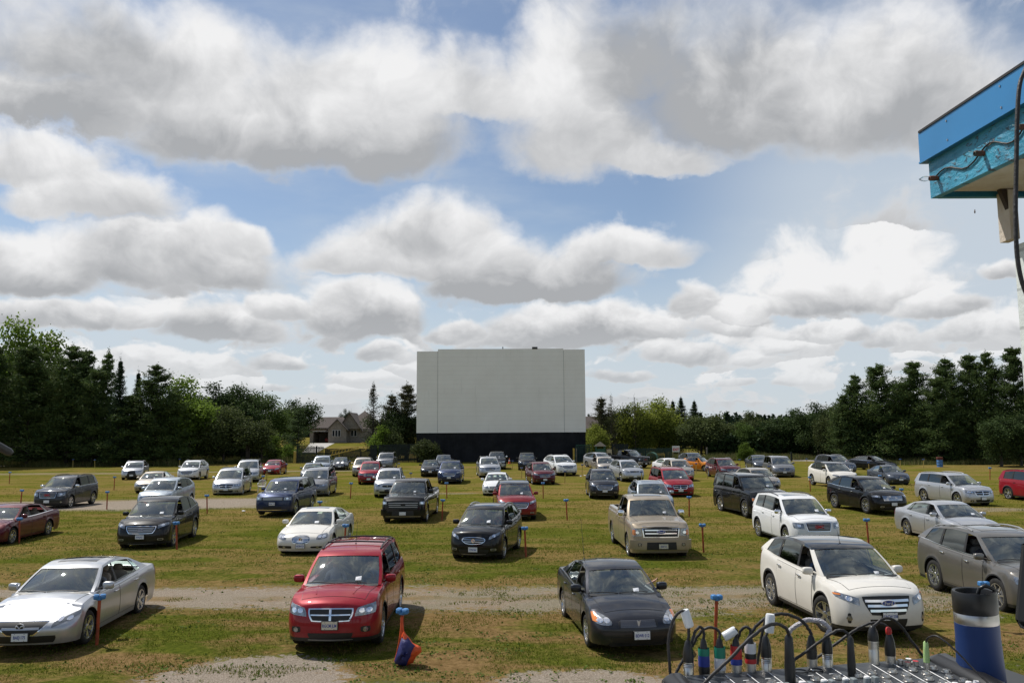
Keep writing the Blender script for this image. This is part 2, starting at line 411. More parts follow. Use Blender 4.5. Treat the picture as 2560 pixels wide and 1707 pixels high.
def road(name, pts, wdt, m, h=.012):
    mb = MB(); rows = []
    for i, (x, y) in enumerate(pts):
        a = Vector((*pts[max(i-1, 0)], 0)); b = Vector((*pts[min(i+1, len(pts)-1)], 0)); t = (b-a).normalized(); n = Vector((-t.y, t.x, 0))
        rows.append([(x+n.x*wdt*k/2, y+n.y*wdt*k/2, gz(x+n.x*wdt*k/2, y+n.y*wdt*k/2)+h) for k in (-1, -.5, 0, .5, 1)])
    mb.grid(rows, flip=True); o = mb.build(name, m, smooth=60); o['kind'] = 'structure'; return o
def pl(a, n=12):
    out = []
    for i in range(len(a)-1):
        for k in range(n): t = k/n; out.append((a[i][0]*(1-t)+a[i+1][0]*t, a[i][1]*(1-t)+a[i+1][1]*t))
    return out+[a[-1]]
def upl(P): return [unproj(*p) for p in P]
road('road', pl(upl([(-260, 1172), (0, 1164), (180, 1161), (400, 1156), (560, 1151), (700, 1148), (800, 1147)])), 3.2, GRAVEL)
road('road', pl(upl([(1580, 1149), (1700, 1148), (1850, 1149), (2050, 1151), (2300, 1156), (2560, 1160), (2800, 1167)])), 2.8, GRAVEL)
ONLY = None
NOTREE = False
# ------------------------------------------------------------------ car builder (nose towards -Y, origin on the ground at mid length)
def pchip(pts, x):
    """monotone-ish cubic through control points"""
    if x <= pts[0][0]: return pts[0][1]
    if x >= pts[-1][0]: return pts[-1][1]
    n = len(pts); d = [(pts[i+1][1]-pts[i][1])/max(1e-6, pts[i+1][0]-pts[i][0]) for i in range(n-1)]
    for i in range(n-1):
        if x <= pts[i+1][0]:
            def tan(k):
                if k == 0: return d[0]
                if k == n-1: return d[-1]
                return 0 if d[k-1]*d[k] <= 0 else 2*d[k-1]*d[k]/(d[k-1]+d[k])
            h = pts[i+1][0]-pts[i][0]; t = (x-pts[i][0])/h; a, b = tan(i)*h, tan(i+1)*h
            return (2*t**3-3*t*t+1)*pts[i][1]+(t**3-2*t*t+t)*a+(-2*t**3+3*t*t)*pts[i+1][1]+(t**3-t*t)*b
# body families: heights as fractions of H, stations as fractions of L
FAM = {
 'sedan': dict(zn=.50, hood=[(.06, .565), (.16, .625)], uc=.27, zc=.665, belt=[(.5, .665), (.72, .70)], ue=.865, ze=.725, tail=[(.95, .725), (1, .66)],
               wst=.43, roof=[(.43, .96), (.53, 1.0), (.66, .965)], ret=.72, zrt=.935, wB=.455, wR=.345, crown=.035, lean=.16, hatch=False, gc=.17),
 'suv': dict(zn=.54, hood=[(.05, .60), (.14, .64)], uc=.24, zc=.65, belt=[(.5, .665), (.75, .70), (.86, .735)], ue=.965, ze=.745, tail=[(1, .70)],
             wst=.415, roof=[(.415, .95), (.5, .99), (.60, .998), (.75, .965), (.875, .905)], ret=.875, zrt=.90, wB=.462, wR=.375, crown=.03, lean=.12, hatch=True, gc=.21),
 'van': dict(zn=.50, hood=[(.05, .565), (.12, .605)], uc=.185, zc=.635, belt=[(.5, .64), (.8, .645)], ue=.985, ze=.64, tail=[(1, .62)],
             wst=.38, roof=[(.38, .95), (.5, .99), (.7, 1.0), (.945, .965)], ret=.945, zrt=.955, wB=.462, wR=.385, crown=.03, lean=.16, hatch=True, gc=.17),
 'boxy': dict(zn=.575, hood=[(.04, .63), (.14, .655)], uc=.255, zc=.675, belt=[(.5, .675), (.8, .68)], ue=.982, ze=.675, tail=[(1, .66)],
              wst=.385, roof=[(.385, .96), (.5, .99), (.7, 1.0), (.945, .98)], ret=.95, zrt=.97, wB=.465, wR=.395, crown=.025, lean=.05, hatch=True, gc=.21),
 'pickup': dict(zn=.575, hood=[(.03, .635), (.12, .655)], uc=.235, zc=.685, belt=[(.4, .685), (.585, .685)], ue=.60, ze=.70, tail=[(.615, .69), (.8, .69), (1, .69)],
                wst=.345, roof=[(.345, .96), (.43, 1.0), (.5, 1.0), (.575, .975)], ret=.578, zrt=.965, wB=.462, wR=.365, crown=.03, lean=.04, hatch=False, gc=.25),
}
def weld(o):
    bm = bmesh.new(); bm.from_mesh(o.data); bmesh.ops.remove_doubles(bm, verts=bm.verts, dist=.0008); bm.to_mesh(o.data); bm.free()
    o.data.polygons.foreach_set('use_smooth', [True]*len(o.data.polygons)); return o
WHEELS = {}
def wheel_parts(r, style, dark):
    key = (round(r, 3), style, dark)
    if key in WHEELS: return WHEELS[key]
    rr = r*.68; mb = MB()
    mb.lathe([(rr, -.10), (rr+.02, -.112), (r-.03, -.108), (r-.004, -.085), (r, -.04), (r, .04), (r-.004, .085), (r-.03, .108), (rr+.02, .112), (rr, .10)], 32, ax='x')
    ty = mb.mesh('tyre', [RUBBER], 40)
    mb = MB(); n = style
    mb.lathe([(rr+.004, .108), (rr-.012, .106), (rr-.02, .06), (rr-.03, -.04)], 32, 0, ax='x')
    mb.lathe([(rr-.02, .0), (.001, .0)], 24, 1, ax='x')
    mb.lathe([(rr*.62, .012), (.03, .012)], 20, 2, ax='x')
    mb.lathe([(.075, .055), (.07, .085), (.045, .092), (.001, .092)], 16, 0, ax='x')
    for k in range(n):
        a = 2*math.pi*k/n+.3; wd = .30/n*1.9*rr/.25*.25+.012
        if n <= 5: wd = .052
        for sgn in ((-1, 1) if n <= 6 else (0,)):
            off = sgn*(.16 if n <= 5 else .11)
            a0 = a+off*.5; a1 = a+off
            p0 = Vector((.078, math.cos(a0)*.05, math.sin(a0)*.05)); p1 = Vector((.098, math.cos(a1)*(rr-.012), math.sin(a1)*(rr-.012)))
            t = (p1-p0).normalized(); nrm = Vector((1, 0, 0)); sd_ = t.cross(nrm).normalized()
            w0, w1 = (.02, .022) if sgn else (.018, wd*.5)
            vs = [p0-sd_*w0, p0+sd_*w0, p1+sd_*w1, p1-sd_*w1]; vs += [v-Vector((.03, 0, 0)) for v in vs]
            mb.add(vs, [(0, 1, 2, 3), (0, 4, 5, 1), (2, 6, 7, 3), (1, 5, 6, 2), (3, 7, 4, 0)], 0)
    rim = mb.mesh('rim', [ALLOYD if dark else ALLOY, BLACK, SATIN], 30)
    WHEELS[key] = (ty, rim); return ty, rim
MIRR = {}
class Car:
    def __init__(s, name, label, cat, dims, fam, pm, loc, yaw, **o):
        s.L, s.W, s.H, s.wb, s.fo = dims; s.F = dict(FAM[fam]); s.F.update(o.get('F', {})); s.fam = fam; s.pm = pm; s.o = o
        s.r = o.get('r', .335 if fam == 'sedan' else .36 if fam in ('suv', 'van') else .385)
        s.detail = o.get('detail', 1)
        F = s.F; L, H = s.L, s.H
        T = [(0, F['zn']*H-.03), (.012*L, F['zn']*H+.02)]+[(u*L, z*H) for u, z in F['hood']]+[(F['uc']*L, F['zc']*H)]+[(u*L, z*H) for u, z in F['belt']]+[(F['ue']*L, F['ze']*H)]
        T += [(u*L, z*H) for u, z in F['tail']]
        s.T = T; s.root = thing(name, label, cat, (loc[0], loc[1], gz(*loc)), R(yaw), o.get('group', 'cars parked on the drive-in field'))
        s.body(); s.cabin(); s.finish()
    # -- analytic surface
    def hw(s, u):
        W2 = s.W/2; c0 = .40 if s.fam != 'pickup' else .25; e0 = .74 if s.fam in ('sedan', 'suv', 'van') else .86
        k = 1.0
        if u < c0: k = e0+(1-e0)*math.sqrt(max(0, 1-(1-u/c0)**2))
        v = s.L-u; c1 = .32; e1 = .80 if s.fam != 'pickup' else .95
        if v < c1: k = min(k, e1+(1-e1)*math.sqrt(max(0, 1-(1-v/c1)**2)))
        return W2*k
    def defo(s, u, x, z):
        F = s.F; zn = F['zn']*s.H; q = (x/(s.W/2))**2; L = s.L
        ln = F['lean']*max(0, (z-.46)/(zn-.46))**2 if z > .46 else .10*((.46-z)/.28)**2
        bow = .17 if s.fam != 'pickup' else .07
        f = math.exp(-(u/.45)**2)
        lr = .05*((z-.5)/.5)**2 if z > .5 else .08*((.5-z)/.3)**2
        fr = math.exp(-((L-u)/.4)**2)
        return u+(ln+bow*q)*f-(lr+.10*q)*fr
    def zb(s, u):
        F = s.F; g_ = F['gc']; e = s.L-u
        b = g_+.02*math.exp(-u/.2)+.06*math.exp(-e/.4)
        rad = s.r+.055
        for uw in (s.fo, s.fo+s.wb):
            d = abs(u-uw)
            if d < rad: b = max(b, s.r+math.sqrt(rad*rad-d*d)-.005)
        return b
    def crown(s, u):
        F = s.F; L = s.L
        if u < F['uc']*L: return .075 if s.fam in ('sedan', 'suv', 'van') else .045
        if u > F['ue']*L: return .03 if s.fam == 'sedan' else .01
        return .03
    def side(s, u, z, zS):
        g_ = s.F['gc']; t = (z-g_)/(zS-g_)
        tab = [(0, .955), (.12, .972), (.3, .992), (.5, 1.0), (.68, .992), (.80, .985), (.90, .968), (1.0, .925)]
        k = pchip(tab, t); rad = s.r+.055; x = s.hw(u)*k
        for uw in (s.fo, s.fo+s.wb):
            d = math.hypot(u-uw, z-s.r)-rad
            if abs(d) < .2: x += .014*math.exp(-(d/.055)**2)
        return x
    def body(s):
        F = s.F; L, H, W = s.L, s.H, s.W; rad = s.r+.055
        st = [0, .012, .035, .07, .12, .18, .25, .33, .42]
        for uw in (s.fo, s.fo+s.wb):
            n = 14 if s.detail else 8
            st += [uw-rad*1.0015, uw+rad*1.0015]+[uw-rad*math.cos(math.pi*k/n)*.9999 for k in range(n+1)]
        u = .5
        while u < L-.4:
            st.append(u); u += .13 if s.detail else .22
        st += [L-x for x in (0, .012, .035, .08, .14, .22, .31, .4)]; st.sort()
        S = [st[0]]
        for u in st[1:]:
            if u-S[-1] > .0012: S.append(u)
        S[-1] = L
        m = 6; ns = 9; mb = MB(); P = []; ncol = 2*m+1
        fr = [0, None, .2, .36, .52, .66, .78, .88, .95, 1.0]
        for u in S:
            Tz = pchip(s.T, u); cr = s.crown(u); zS = Tz-cr; zb = s.zb(u)
            col = []
            for j in range(ns+1):
                if j == 0: z = zb
                elif j == 1: z = min(zb+.075, zb+(zS-zb)*.12)
                else: z = zb+(zS-zb)*fr[j]
                col.append((s.side(u, z, zS), z))
            xs = col[-1][0]; ring = [(x, z) for x, z in col]
            for k in range(1, 2*m):
                c = 1-k/m; q = 1-abs(c)**2.4
                ring.append((xs*c, zS+cr*q))
            ring += [(-x, z) for x, z in reversed(col)]
            P.append([(u, x, z) for x, z in ring])
        nr = len(P[0]); V = [p for r in P for p in r]; Fs = []; M = []
        ca, ce = F['uc']*L+.12, F['ue']*L-.10
        clad = s.o.get('clad', False)
        for i in range(len(S)-1):
            um = (S[i]+S[i+1])/2
            for j in range(nr-1):
                if ns < j < nr-2-ns+0 and j >= ns+1 and j <= nr-ns-3:
                    xa = abs(P[i][j][1]+P[i][j+1][1])/2
                    if ca < um < ce and xa < .40*W: continue
                    if s.fam == 'pickup' and .62*L < um < L-.10 and xa < .41*W: continue
                Fs.append((i*nr+j, (i+1)*nr+j, (i+1)*nr+j+1, i*nr+j+1))
                jj = j if j < ns else nr-2-j
                low = jj == 0 or (jj == 1 and clad == 2)
                M.append(1 if (low and clad) or (jj == 0 and s.o.get('sill')) else 0)
        # nose and tail caps share the ring vertices
        for i, sg in ((0, 1), (len(S)-1, -1)):
            rows = []
            for j in range(ns+1):
                row = [i*nr+j]; xr = P[i][j][1]; z = P[i][j][2]
                for k in range(1, 2*m):
                    if j == ns: row.append(i*nr+ns+k); continue
                    zz = z+(P[i][ns+k][2]-P[i][ns][2])*(j/ns)**2
                    V.append((S[i], xr*(1-k/m), zz)); row.append(len(V)-1)
                row.append(i*nr+nr-1-j); rows.append(row)
            for j in range(ns):
                for k in range(2*m):
                    q = (rows[j][k], rows[j+1][k], rows[j+1][k+1], rows[j][k+1])
                    Fs.append(q if sg > 0 else q[::-1]); M.append(1 if (j == 0 and clad) else 0)
        mb.v = [(x, s.defo(u, x, z)-L/2, z) for u, x, z in V]; mb.f = Fs; mb.m = M
        s.bvh = BVHTree.FromPolygons([Vector(v) for v in mb.v], Fs)
        s.mb = mb
        # dark wheel housings and underside (material 2)
        for uw in (s.fo, s.fo+s.wb):
            y = uw-L/2
            for sx in (-1, 1):
                rows = []
                for k in range(13):
                    a = math.pi*k/12; yy = y+math.cos(a)*rad; zz = s.r+math.sin(a)*rad
                    rows.append([(sx*W*.30, yy, zz), (sx*W*.482, yy, zz)])
                mb.grid(rows, 2)
                mb.add([(sx*W*.30, y-rad, .2), (sx*W*.30, y+rad, .2), (sx*W*.30, y+rad, s.r+rad), (sx*W*.30, y-rad, s.r+rad)], [(0, 1, 2, 3)], 2)
        mb.box((0, 0, F['gc']+.05), (W*.60, L*.90, .14), 2)
        mb.box((0, s.fo+s.wb/2-L/2, F['gc']+.05), (W*.90, s.wb-2*rad-.04, .10), 2)
        if s.fam == 'pickup':
            y0, y1 = .622*L-L/2, L-.12-L/2; zt = pchip(s.T, .8*L)-.035; xb = .405*W; zf = .72
            mb.add([(-xb, y0, zt), (xb, y0, zt), (xb, y1, zt), (-xb, y1, zt), (-xb, y0, zf), (xb, y0, zf), (xb, y1, zf), (-xb, y1, zf)],
                   [(4, 5, 6, 7), (0, 1, 5, 4), (1, 2, 6, 5), (2, 3, 7, 6), (3, 0, 4, 7)], 2)
    def cabin(s):
        F = s.F; L, H, W = s.L, s.H, s.W; o = s.o; mb = s.mb
        uA0, uA1 = F['uc']*L+.02, F['wst']*L; uD0, uD1 = F['ue']*L, F['ret']*L
        rp = [(u*L, z*H-F['crown']) for u, z in F['roof']]
        if rp[-1][0] < uD1: rp.append((uD1, F['zrt']*H-F['crown']))
        zR = lambda u: pchip(rp, u)
        wB, wR = F['wB']*W, F['wR']*W
        bowF, bowR = .13, (.05 if s.fam in ('pickup', 'boxy') else .10)
        FR = [-.06, .0, .055, .25, .48, .70, .89, 1.0]
        cC = [-1, -.925, -.62, -.31, 0, .31, .62, .925, 1]
        if s.fam == 'sedan': cols = [(0, 0), (.13, .16), ('B', .495), ('B', .515), ('C', .93), ('C', 1.0)]
        # side columns: (u at belt, u at roof, strip kind after it)
        bp = o.get('bp', .485)*L; w_ = .05
        side = [(uA0, uA1, 'a'), (uA0+.13, uA1+.075, 'g1'), (bp-w_, bp-w_+.03, 'b'), (bp+w_, bp+w_+.0, 'g2')]
        if s.fam == 'sedan':
            cpb = o.get('cp', .725)*L; side += [(cpb-.02, min(cpb-.22, uD1-.22), 'b'), (cpb+.03, min(cpb-.16, uD1-.16), 'g3'), (cpb+.26, uD1-.06, 'd')]
        elif s.fam == 'pickup': side += [(uD0-.12, uD1-.10, 'd')]
        elif s.o.get('quarter', True):
            cpb = o.get('cp', .715)*L; side += [(cpb-w_, cpb-w_-.04, 'b'), (cpb+w_, cpb+w_-.05, 'g3'), (uD0-.42, uD1-.22, 'd')]
        else: side += [(uD0-.42, uD1-.30, 'd')]
        side.append((uD0, uD1, None))
        def wf(u, f):
            t = max(0, f); base = wB+(wR-wB)*(.78*t+.22*t*t)
            q = (u/L); tp = 1-.035*max(0, 1-(q-F['uc'])/.12)**2 if q < F['uc']+.12 else 1
            if q > .8 and s.fam != 'pickup': tp *= 1-.07*((q-.8)/.2)**2
            return base*tp
        def sp(ub, ut, f, sx):
            u = ub+(ut-ub)*max(f, 0); zb_ = pchip(s.T, ub)-.03; z = zb_+(zR(ut)-zb_)*f if f > 0 else zb_+f
            return Vector((sx*wf(u, f), u-L/2, z))
        glass = {}
        for sx in (-1, 1):
            for i in range(len(side)-1):
                (a0, a1, kd), (b0, b1, _) = side[i], side[i+1]; n = 3 if kd[0] == 'g' else 1
                for k in range(n):
                    l0, l1 = a0+(b0-a0)*k/n, a1+(b1-a1)*k/n; r0, r1 = a0+(b0-a0)*(k+1)/n, a1+(b1-a1)*(k+1)/n
                    for q in range(len(FR)-1):
                        pts = [sp(l0, l1, FR[q], sx), sp(r0, r1, FR[q], sx), sp(r0, r1, FR[q+1], sx), sp(l0, l1, FR[q+1], sx)]
                        if sx > 0: fc = (0, 1, 2, 3)
                        else: fc = (3, 2, 1, 0)
                        if kd[0] == 'g' and 2 <= q <= 5:
                            gm = glass.setdefault((sx, kd), MB()); gm.add([p-Vector((sx*.012, 0, 0)) for p in pts], [fc])
                        else:
                            mi = 2 if kd == 'b' and 2 <= q <= 5 else (4 if q == 1 and o.get('beltchrome') else (3 if q > 5 and o.get('blackroof') else 0))
                            if kd == 'd' and q in (2, 3, 4, 5) and o.get('dblack'): mi = 2
                            mb.add(pts, [fc], mi)
        def fp(c, f, rear=False):
            u0, u1 = (uD0, uD1) if rear else (uA0, uA1)
            zb_ = pchip(s.T, u0)-.03; u = u0+(u1-u0)*max(f, 0); z = zb_+(zR(u1)-zb_)*f if f > 0 else zb_+f
            bw = bowR if rear else -bowF
            bl = 0 if rear or f <= 0 or f >= 1 else .030*math.sin(math.pi*f)*(1-c**4)
            return Vector((c*wf(u, f), u+bw*(1-c*c)-bl*.5-L/2, z+F['crown']*(1-c*c)*max(f, 0)+bl))
        for rear in (False, True):
            gm = glass.setdefault('rear' if rear else 'front', MB())
            f_lo = 1 if (not rear or s.fam in ('sedan',)) else 2
            for q in range(len(FR)-1):
                for k in range(8):
                    pts = [fp(cC[k], FR[q], rear), fp(cC[k+1], FR[q], rear), fp(cC[k+1], FR[q+1], rear), fp(cC[k], FR[q+1], rear)]
                    fc = (3, 2, 1, 0) if rear else (0, 1, 2, 3)
                    if 0 < k < 7 and f_lo <= q <= 5:
                        gm.add([p+Vector((0, .012 if not rear else -.012, -.006)) for p in pts], [fc])
                    else: mb.add(pts, [fc], 3 if (o.get('blackroof') and q > 5) else 0)
        # roof skin
        ut = [uA1+(uD1-uA1)*k/10 for k in range(11)]; rows = []
        for u in ut:
            g_ = (u-uA1)/(uD1-uA1); row = []
            for c in cC:
                uu = u-bowF*(1-c*c)*(1-g_)**4+bowR*(1-c*c)*g_**4
                row.append((c*wf(u, 1), uu-L/2, zR(u)+F['crown']*(1-c*c)))
            rows.append(row)
        mb.grid(rows, 3 if o.get('blackroof') else 0, flip=True)
        s.roofbvh = BVHTree.FromPolygons([Vector(p) for r in rows for p in r], [(i*9+j, i*9+j+1, (i+1)*9+j+1, (i+1)*9+j) for i in range(10) for j in range(8)])
        # headliner below the roof
        lin = MB(); lin.grid([[(p[0]*.97, p[1], p[2]-.045) for p in r] for r in rows], 0)
        s.glass = glass; s.wf = wf; s.zR = zR; s.fp = fp; s.sp = sp; s.uA = (uA0, uA1); s.uD = (uD0, uD1); s.lin = lin; s.sidecols = side; s.wR = wR
    # -- conforming patches
    def ray(s, ax, a, b):
        if ax == 'f': o_, d_ = Vector((a, -s.L, b)), Vector((0, 1, 0))
        elif ax == 'r': o_, d_ = Vector((a, s.L, b)), Vector((0, -1, 0))
        elif ax == 't': o_, d_ = Vector((a, b, 3)), Vector((0, 0, -1))
        elif ax == 'R': o_, d_ = Vector((a, b, 3)), Vector((0, 0, -1))
        elif ax == '+': o_, d_ = Vector((3, a, b)), Vector((-1, 0, 0))
        else: o_, d_ = Vector((-3, a, b)), Vector((1, 0, 0))
        bv = s.roofbvh if ax == 'R' else s.bvh
        h, n, _, _ = bv.ray_cast(o_, d_)
        if h is None:
            h, n, _, _ = bv.find_nearest(o_+d_*((s.L-s.L/2) if ax in 'fr' else (3-s.W/2 if ax in '+-' else 2)))
        if n.dot(d_) > 0: n = -n
        return h, n
    def patch(s, mb, ax, c4, n=6, m=3, off=.006, rnd=0.0, mi=0, skirt=.012, seam=None):
        """c4 = 4 corners (a,b) ccw in the projection plane; bilinear, optionally rounded towards an ellipse"""
        rows = []
        for j in range(m+1):
            row = []
            for i in range(n+1):
                S_, T_ = -1+2*i/n, -1+2*j/m
                if rnd: S_, T_ = S_*math.sqrt(1-rnd*T_*T_/2), T_*math.sqrt(1-rnd*S_*S_/2)
                a, b = (S_+1)/2, (T_+1)/2
                p = [c4[0][k]*(1-a)*(1-b)+c4[1][k]*a*(1-b)+c4[2][k]*a*b+c4[3][k]*(1-a)*b for k in (0, 1)]
                h, nn = s.ray(ax, *p); row.append(h+nn*off)
                if j in (0, m) or i in (0, n): pass
            rows.append(row)
        mb.grid(rows, mi)
        if skirt:
            B = rows[0]+[r[-1] for r in rows[1:]]+rows[-1][-2::-1]+[r[0] for r in rows[-2:0:-1]]
            cx = sum((p for p in B), Vector())/len(B); d = {'f': Vector((0, 1, 0)), 'r': Vector((0, -1, 0)), 't': Vector((0, 0, -1)), 'R': Vector((0, 0, -1)), '+': Vector((-1, 0, 0)), '-': Vector((1, 0, 0))}[ax]
            k = len(B); mb.add([tuple(p) for p in B]+[tuple(p+d*skirt) for p in B], [(i, (i+1) % k, k+(i+1) % k, k+i) for i in range(k)], seam if seam is not None else mi)
        return rows
    def decal(s, name, ax, c4, mat, parent=None, **k):
        mb = MB(); s.patch(mb, ax, c4, **k); return mb.build(name, mat, parent or s.root, 50)
    def finish(s):
        o = s.o; L, H, W = s.L, s.H, s.W; F = s.F; root = s.root
        roofm = o.get('roofmat', DARKGL)
        me = s.mb.mesh('body', [s.pm, BLACK, BLACK, roofm, CHROME])
        bm = bmesh.new(); bm.from_mesh(me); bmesh.ops.remove_doubles(bm, verts=bm.verts, dist=.0008); bmesh.ops.recalc_face_normals(bm, faces=bm.faces); bm.to_mesh(me); bm.free()
        me.polygons.foreach_set('use_smooth', [True]*len(me.polygons)); me.set_sharp_from_angle(angle=R(38)); s.bodyo = link('body', me, root)
        # glass
        pg = o.get('privacy', s.fam != 'sedan')
        for k, gm in s.glass.items():
            if k == 'front': weld(gm.build('windscreen', GLASS, root, 60))
            elif k == 'rear': weld(gm.build('rear_window', TINT if pg else GLASS, root, 60))
            else:
                if k in o.get('open', ((1, 'g1'), (-1, 'g1'))): continue
                weld(gm.build('side_window', TINT if (pg and k[1] != 'g1') else GLASS, root, 60))
        # cabin inside
        inm = o.get('inm', GREYIN); bz = F['zc']*H
        mb = MB(); ca, ce = F['uc']*L+.10-L/2, F['ue']*L-.14-L/2; xb = W*.425; zf = .42
        mb.add([(-xb, ca, bz-.04), (xb, ca, bz-.04), (xb, ce, bz-.04), (-xb, ce, bz-.04), (-xb, ca, zf), (xb, ca, zf), (xb, ce, zf), (-xb, ce, zf)],
               [(4, 5, 6, 7), (0, 1, 5, 4), (1, 2, 6, 5), (2, 3, 7, 6), (3, 0, 4, 7)], 0)
        if s.fam in ('sedan',): mb.box((0, ce-.18, bz-.05), (W*.8, .40, .03), 0)
        ob = len(mb.f); mb.add(s.lin.v, s.lin.f, 1)
        mb.build('cabin_lining', [DARKIN, LINER], root, 50)
        mb = MB(); yd = ca+.26
        mb.sell((0, yd-.08, bz-.13), (W*.82, .62, .24), .35, 14, 6); mb.build('dashboard', DARKIN, root, 60)
        yseat = ca+1.02
        if s.detail:
            sm = None
            for sx in (-1, 1):
                if sm is None:
                    mb = MB(); mb.sell((0, 0, .55), (.50, .52, .18), .5, 12, 6)
                    mb.sell((0, .26, .88), (.46, .15, .62), .5, 12, 6, M=Matrix.Rotation(R(-12), 3, 'X'))
                    mb.sell((0, .37, 1.27), (.25, .10, .17), .6, 10, 6); sm = mb.mesh('seat', [inm], 60)
                so_ = link('seat', sm, root); so_.location = (sx*.37, yseat, bz-1.0-.03)
            mb = MB(); mb.sell((0, yseat+.80+.3, bz-.16), (W*.72, .18, .52), .4, 14, 6)
            for x in (-.4, 0, .4): mb.sell((x, yseat+1.14, bz+.15), (.22, .09, .14), .6, 8, 5)
            mb.build('rear_seat', inm, root, 60)
            mb = MB(); c = Vector((.37, yd+.30, bz-.03)); Mx = Matrix.Rotation(R(62), 3, 'X'); pts = [c+Mx @ Vector((math.cos(a)*.185, math.sin(a)*.185, 0)) for a in np.linspace(0, 2*math.pi, 19)]
            mb.tube(pts, .015, 6, cap=False); mb.tube([c, c+Vector((0, -.2, -.08))], .02, 6); mb.box(c, (.3, .03, .05), M=None); mb.build('steering_wheel', BLACK, root, 50)
            mb = MB(); p = s.fp(0, .86); mb.sell(p+Vector((0, .10, -.03)), (.24, .03, .07), .5, 10, 5); mb.build('rear_view_mirror', BLACK, root, 50)
        # wheels
        ty, rim = wheel_parts(s.r, o.get('spokes', 5), o.get('darkrim', False))
        for uw in (s.fo, s.fo+s.wb):
            for sx in (-1, 1):
                wh = link('wheel', ty, root); wh.location = (sx*(W/2-.125), uw-L/2, s.r-.012); wh.rotation_euler = (s.o.get('wrot', .7)*uw, 0, 0 if sx > 0 else math.pi)
                if uw == s.fo and o.get('steer'): wh.rotation_euler = (0, 0, (0 if sx > 0 else math.pi)+R(o['steer']))
                link('rim', rim, wh)
        # doors with shut lines, handles
        y = lambda u: u-L/2
        bp = o.get('bp', .485)*L; dr0 = max(F['uc']*L+.02, s.fo+s.r+.09); dr1 = bp; ck = o.get('cp', .725 if s.fam == 'sedan' else .715)*L
        if s.fam == 'pickup': ck = .585*L
        dr2 = min(ck+.02, L)
        for ax in ('+', '-'):
            sgn = 1
            doors = [(dr0, dr1), (dr1, dr2)] if not o.get('coupe') else [(dr0, dr1+.25)]
            for a, b in doors:
                rw = s.fo+s.wb-s.r-.10
                zt0, zt1 = pchip(s.T, a)-.075, pchip(s.T, b)-.075; zl = F['gc']+.11
                bl = min(b, rw) if b > rw else b
                mb = MB(); g_ = .012
                s.patch(mb, ax, [(y(a+g_), zl), (y(bl-g_), zl), (y(b-g_), zt1), (y(a+g_), zt0)], 6, 8, .006, mi=0, skirt=.01, seam=1)
                s.patch(mb, ax, [(y(a), zl-.012), (y(bl), zl-.012), (y(b), zt1+.008), (y(a), zt0+.008)], 6, 8, .0015, mi=1, skirt=0)
                d = mb.build('door', [s.pm, BLACK], root, 50)
                if s.detail:
                    zh = (zt1)-.10; mb = MB(); hh, nn = s.ray(ax, y(b-.20), zh)
                    mb.sell(hh+nn*.03, (.03, .20, .035), .5, 8, 5); mb.build('handle', CHROME if o.get('chrome_handle') else s.pm, d, 60)
        # bonnet
        zt = .93
        hx = W*.40; u0, u1 = (.10 if s.fam not in ('pickup', 'boxy') else .06), F['uc']*L-.03
        mb = MB(); cn = hx*.86
        s.patch(mb, 't', [(-cn, y(u0+F['lean']+.10)), (cn, y(u0+F['lean']+.10)), (hx, y(u1)), (-hx, y(u1))], 10, 8, .006, mi=0, skirt=.01, seam=1)
        s.patch(mb, 't', [(-cn-.008, y(u0+F['lean']+.094)), (cn+.008, y(u0+F['lean']+.094)), (hx+.008, y(u1)), (-hx-.008, y(u1))], 10, 8, .0015, mi=1, skirt=0)
        if o.get('creases'):
            for sx in (-1, 1):
                s.patch(mb, 't', [(sx*hx*.50-.012, y(u0+.34)), (sx*hx*.50+.012, y(u0+.34)), (sx*hx*.66+.012, y(u1-.02)), (sx*hx*.66-.012, y(u1-.02))], 1, 8, .014, skirt=.012)
        mb.build('bonnet', [s.pm, BLACK], root, 50)
        if o.get('stripes'):
            for sx in (-1, 1): s.decal('bonnet_stripe', 't', [(sx*.24-.13, y(u0+.22)), (sx*.24+.13, y(u0+.22)), (sx*.24+.13, y(u1)), (sx*.24-.13, y(u1))], WHITEP, n=3, m=8, off=.012, skirt=.004)
        # cowl and wipers
        mb = MB(); rows = []
        for q in (0, 1):
            rows.append([s.fp(c, 0)+Vector((0, -.02-.07*q, -.005+.035-.03*q)) for c in np.linspace(-.93, .93, 11)])
        mb.grid(rows, flip=True); mb.build('cowl', BLACK, root)
        if s.detail:
            for sx, xo in ((1, .52), (1, -.12)):
                mb = MB(); pts = [s.fp((xo-t*.62)/s.wf(s.uA[0], 0), .05+.03*math.sin(t*3))+Vector((0, -.025, .012)) for t in np.linspace(0, 1, 6)]
                mb.tube(pts, .011, 5); mb.build('wiper', BLACK, root)
        # mirrors
        for sx in (-1, 1):
            mb = MB(); c = Vector((sx*(W/2+.06), y(s.uA[0]+.30), F['zc']*H+.055)); big = 1.35 if s.fam == 'pickup' else 1.0
            mb.sell(c, (.23, .13, .16*big), .55, 14, 8, 0, M=Matrix.Rotation(sx*R(8), 3, 'Z')); mb.tube([c-Vector((sx*.09, 0, .05)), c-Vector((sx*.20, -.03, .09))], .024, 6, 1)
            mb.add([c+Vector((dx_*.095, .066, dz_*.062*big)) for dx_, dz_ in ((-1, -1), (1, -1), (1, 1), (-1, 1))], [(0, 1, 2, 3)], 2)
            mb.build('side_mirror', [CHROME if o.get('chrome_mirror') else s.pm, BLACK, ALLOY], root, 60)
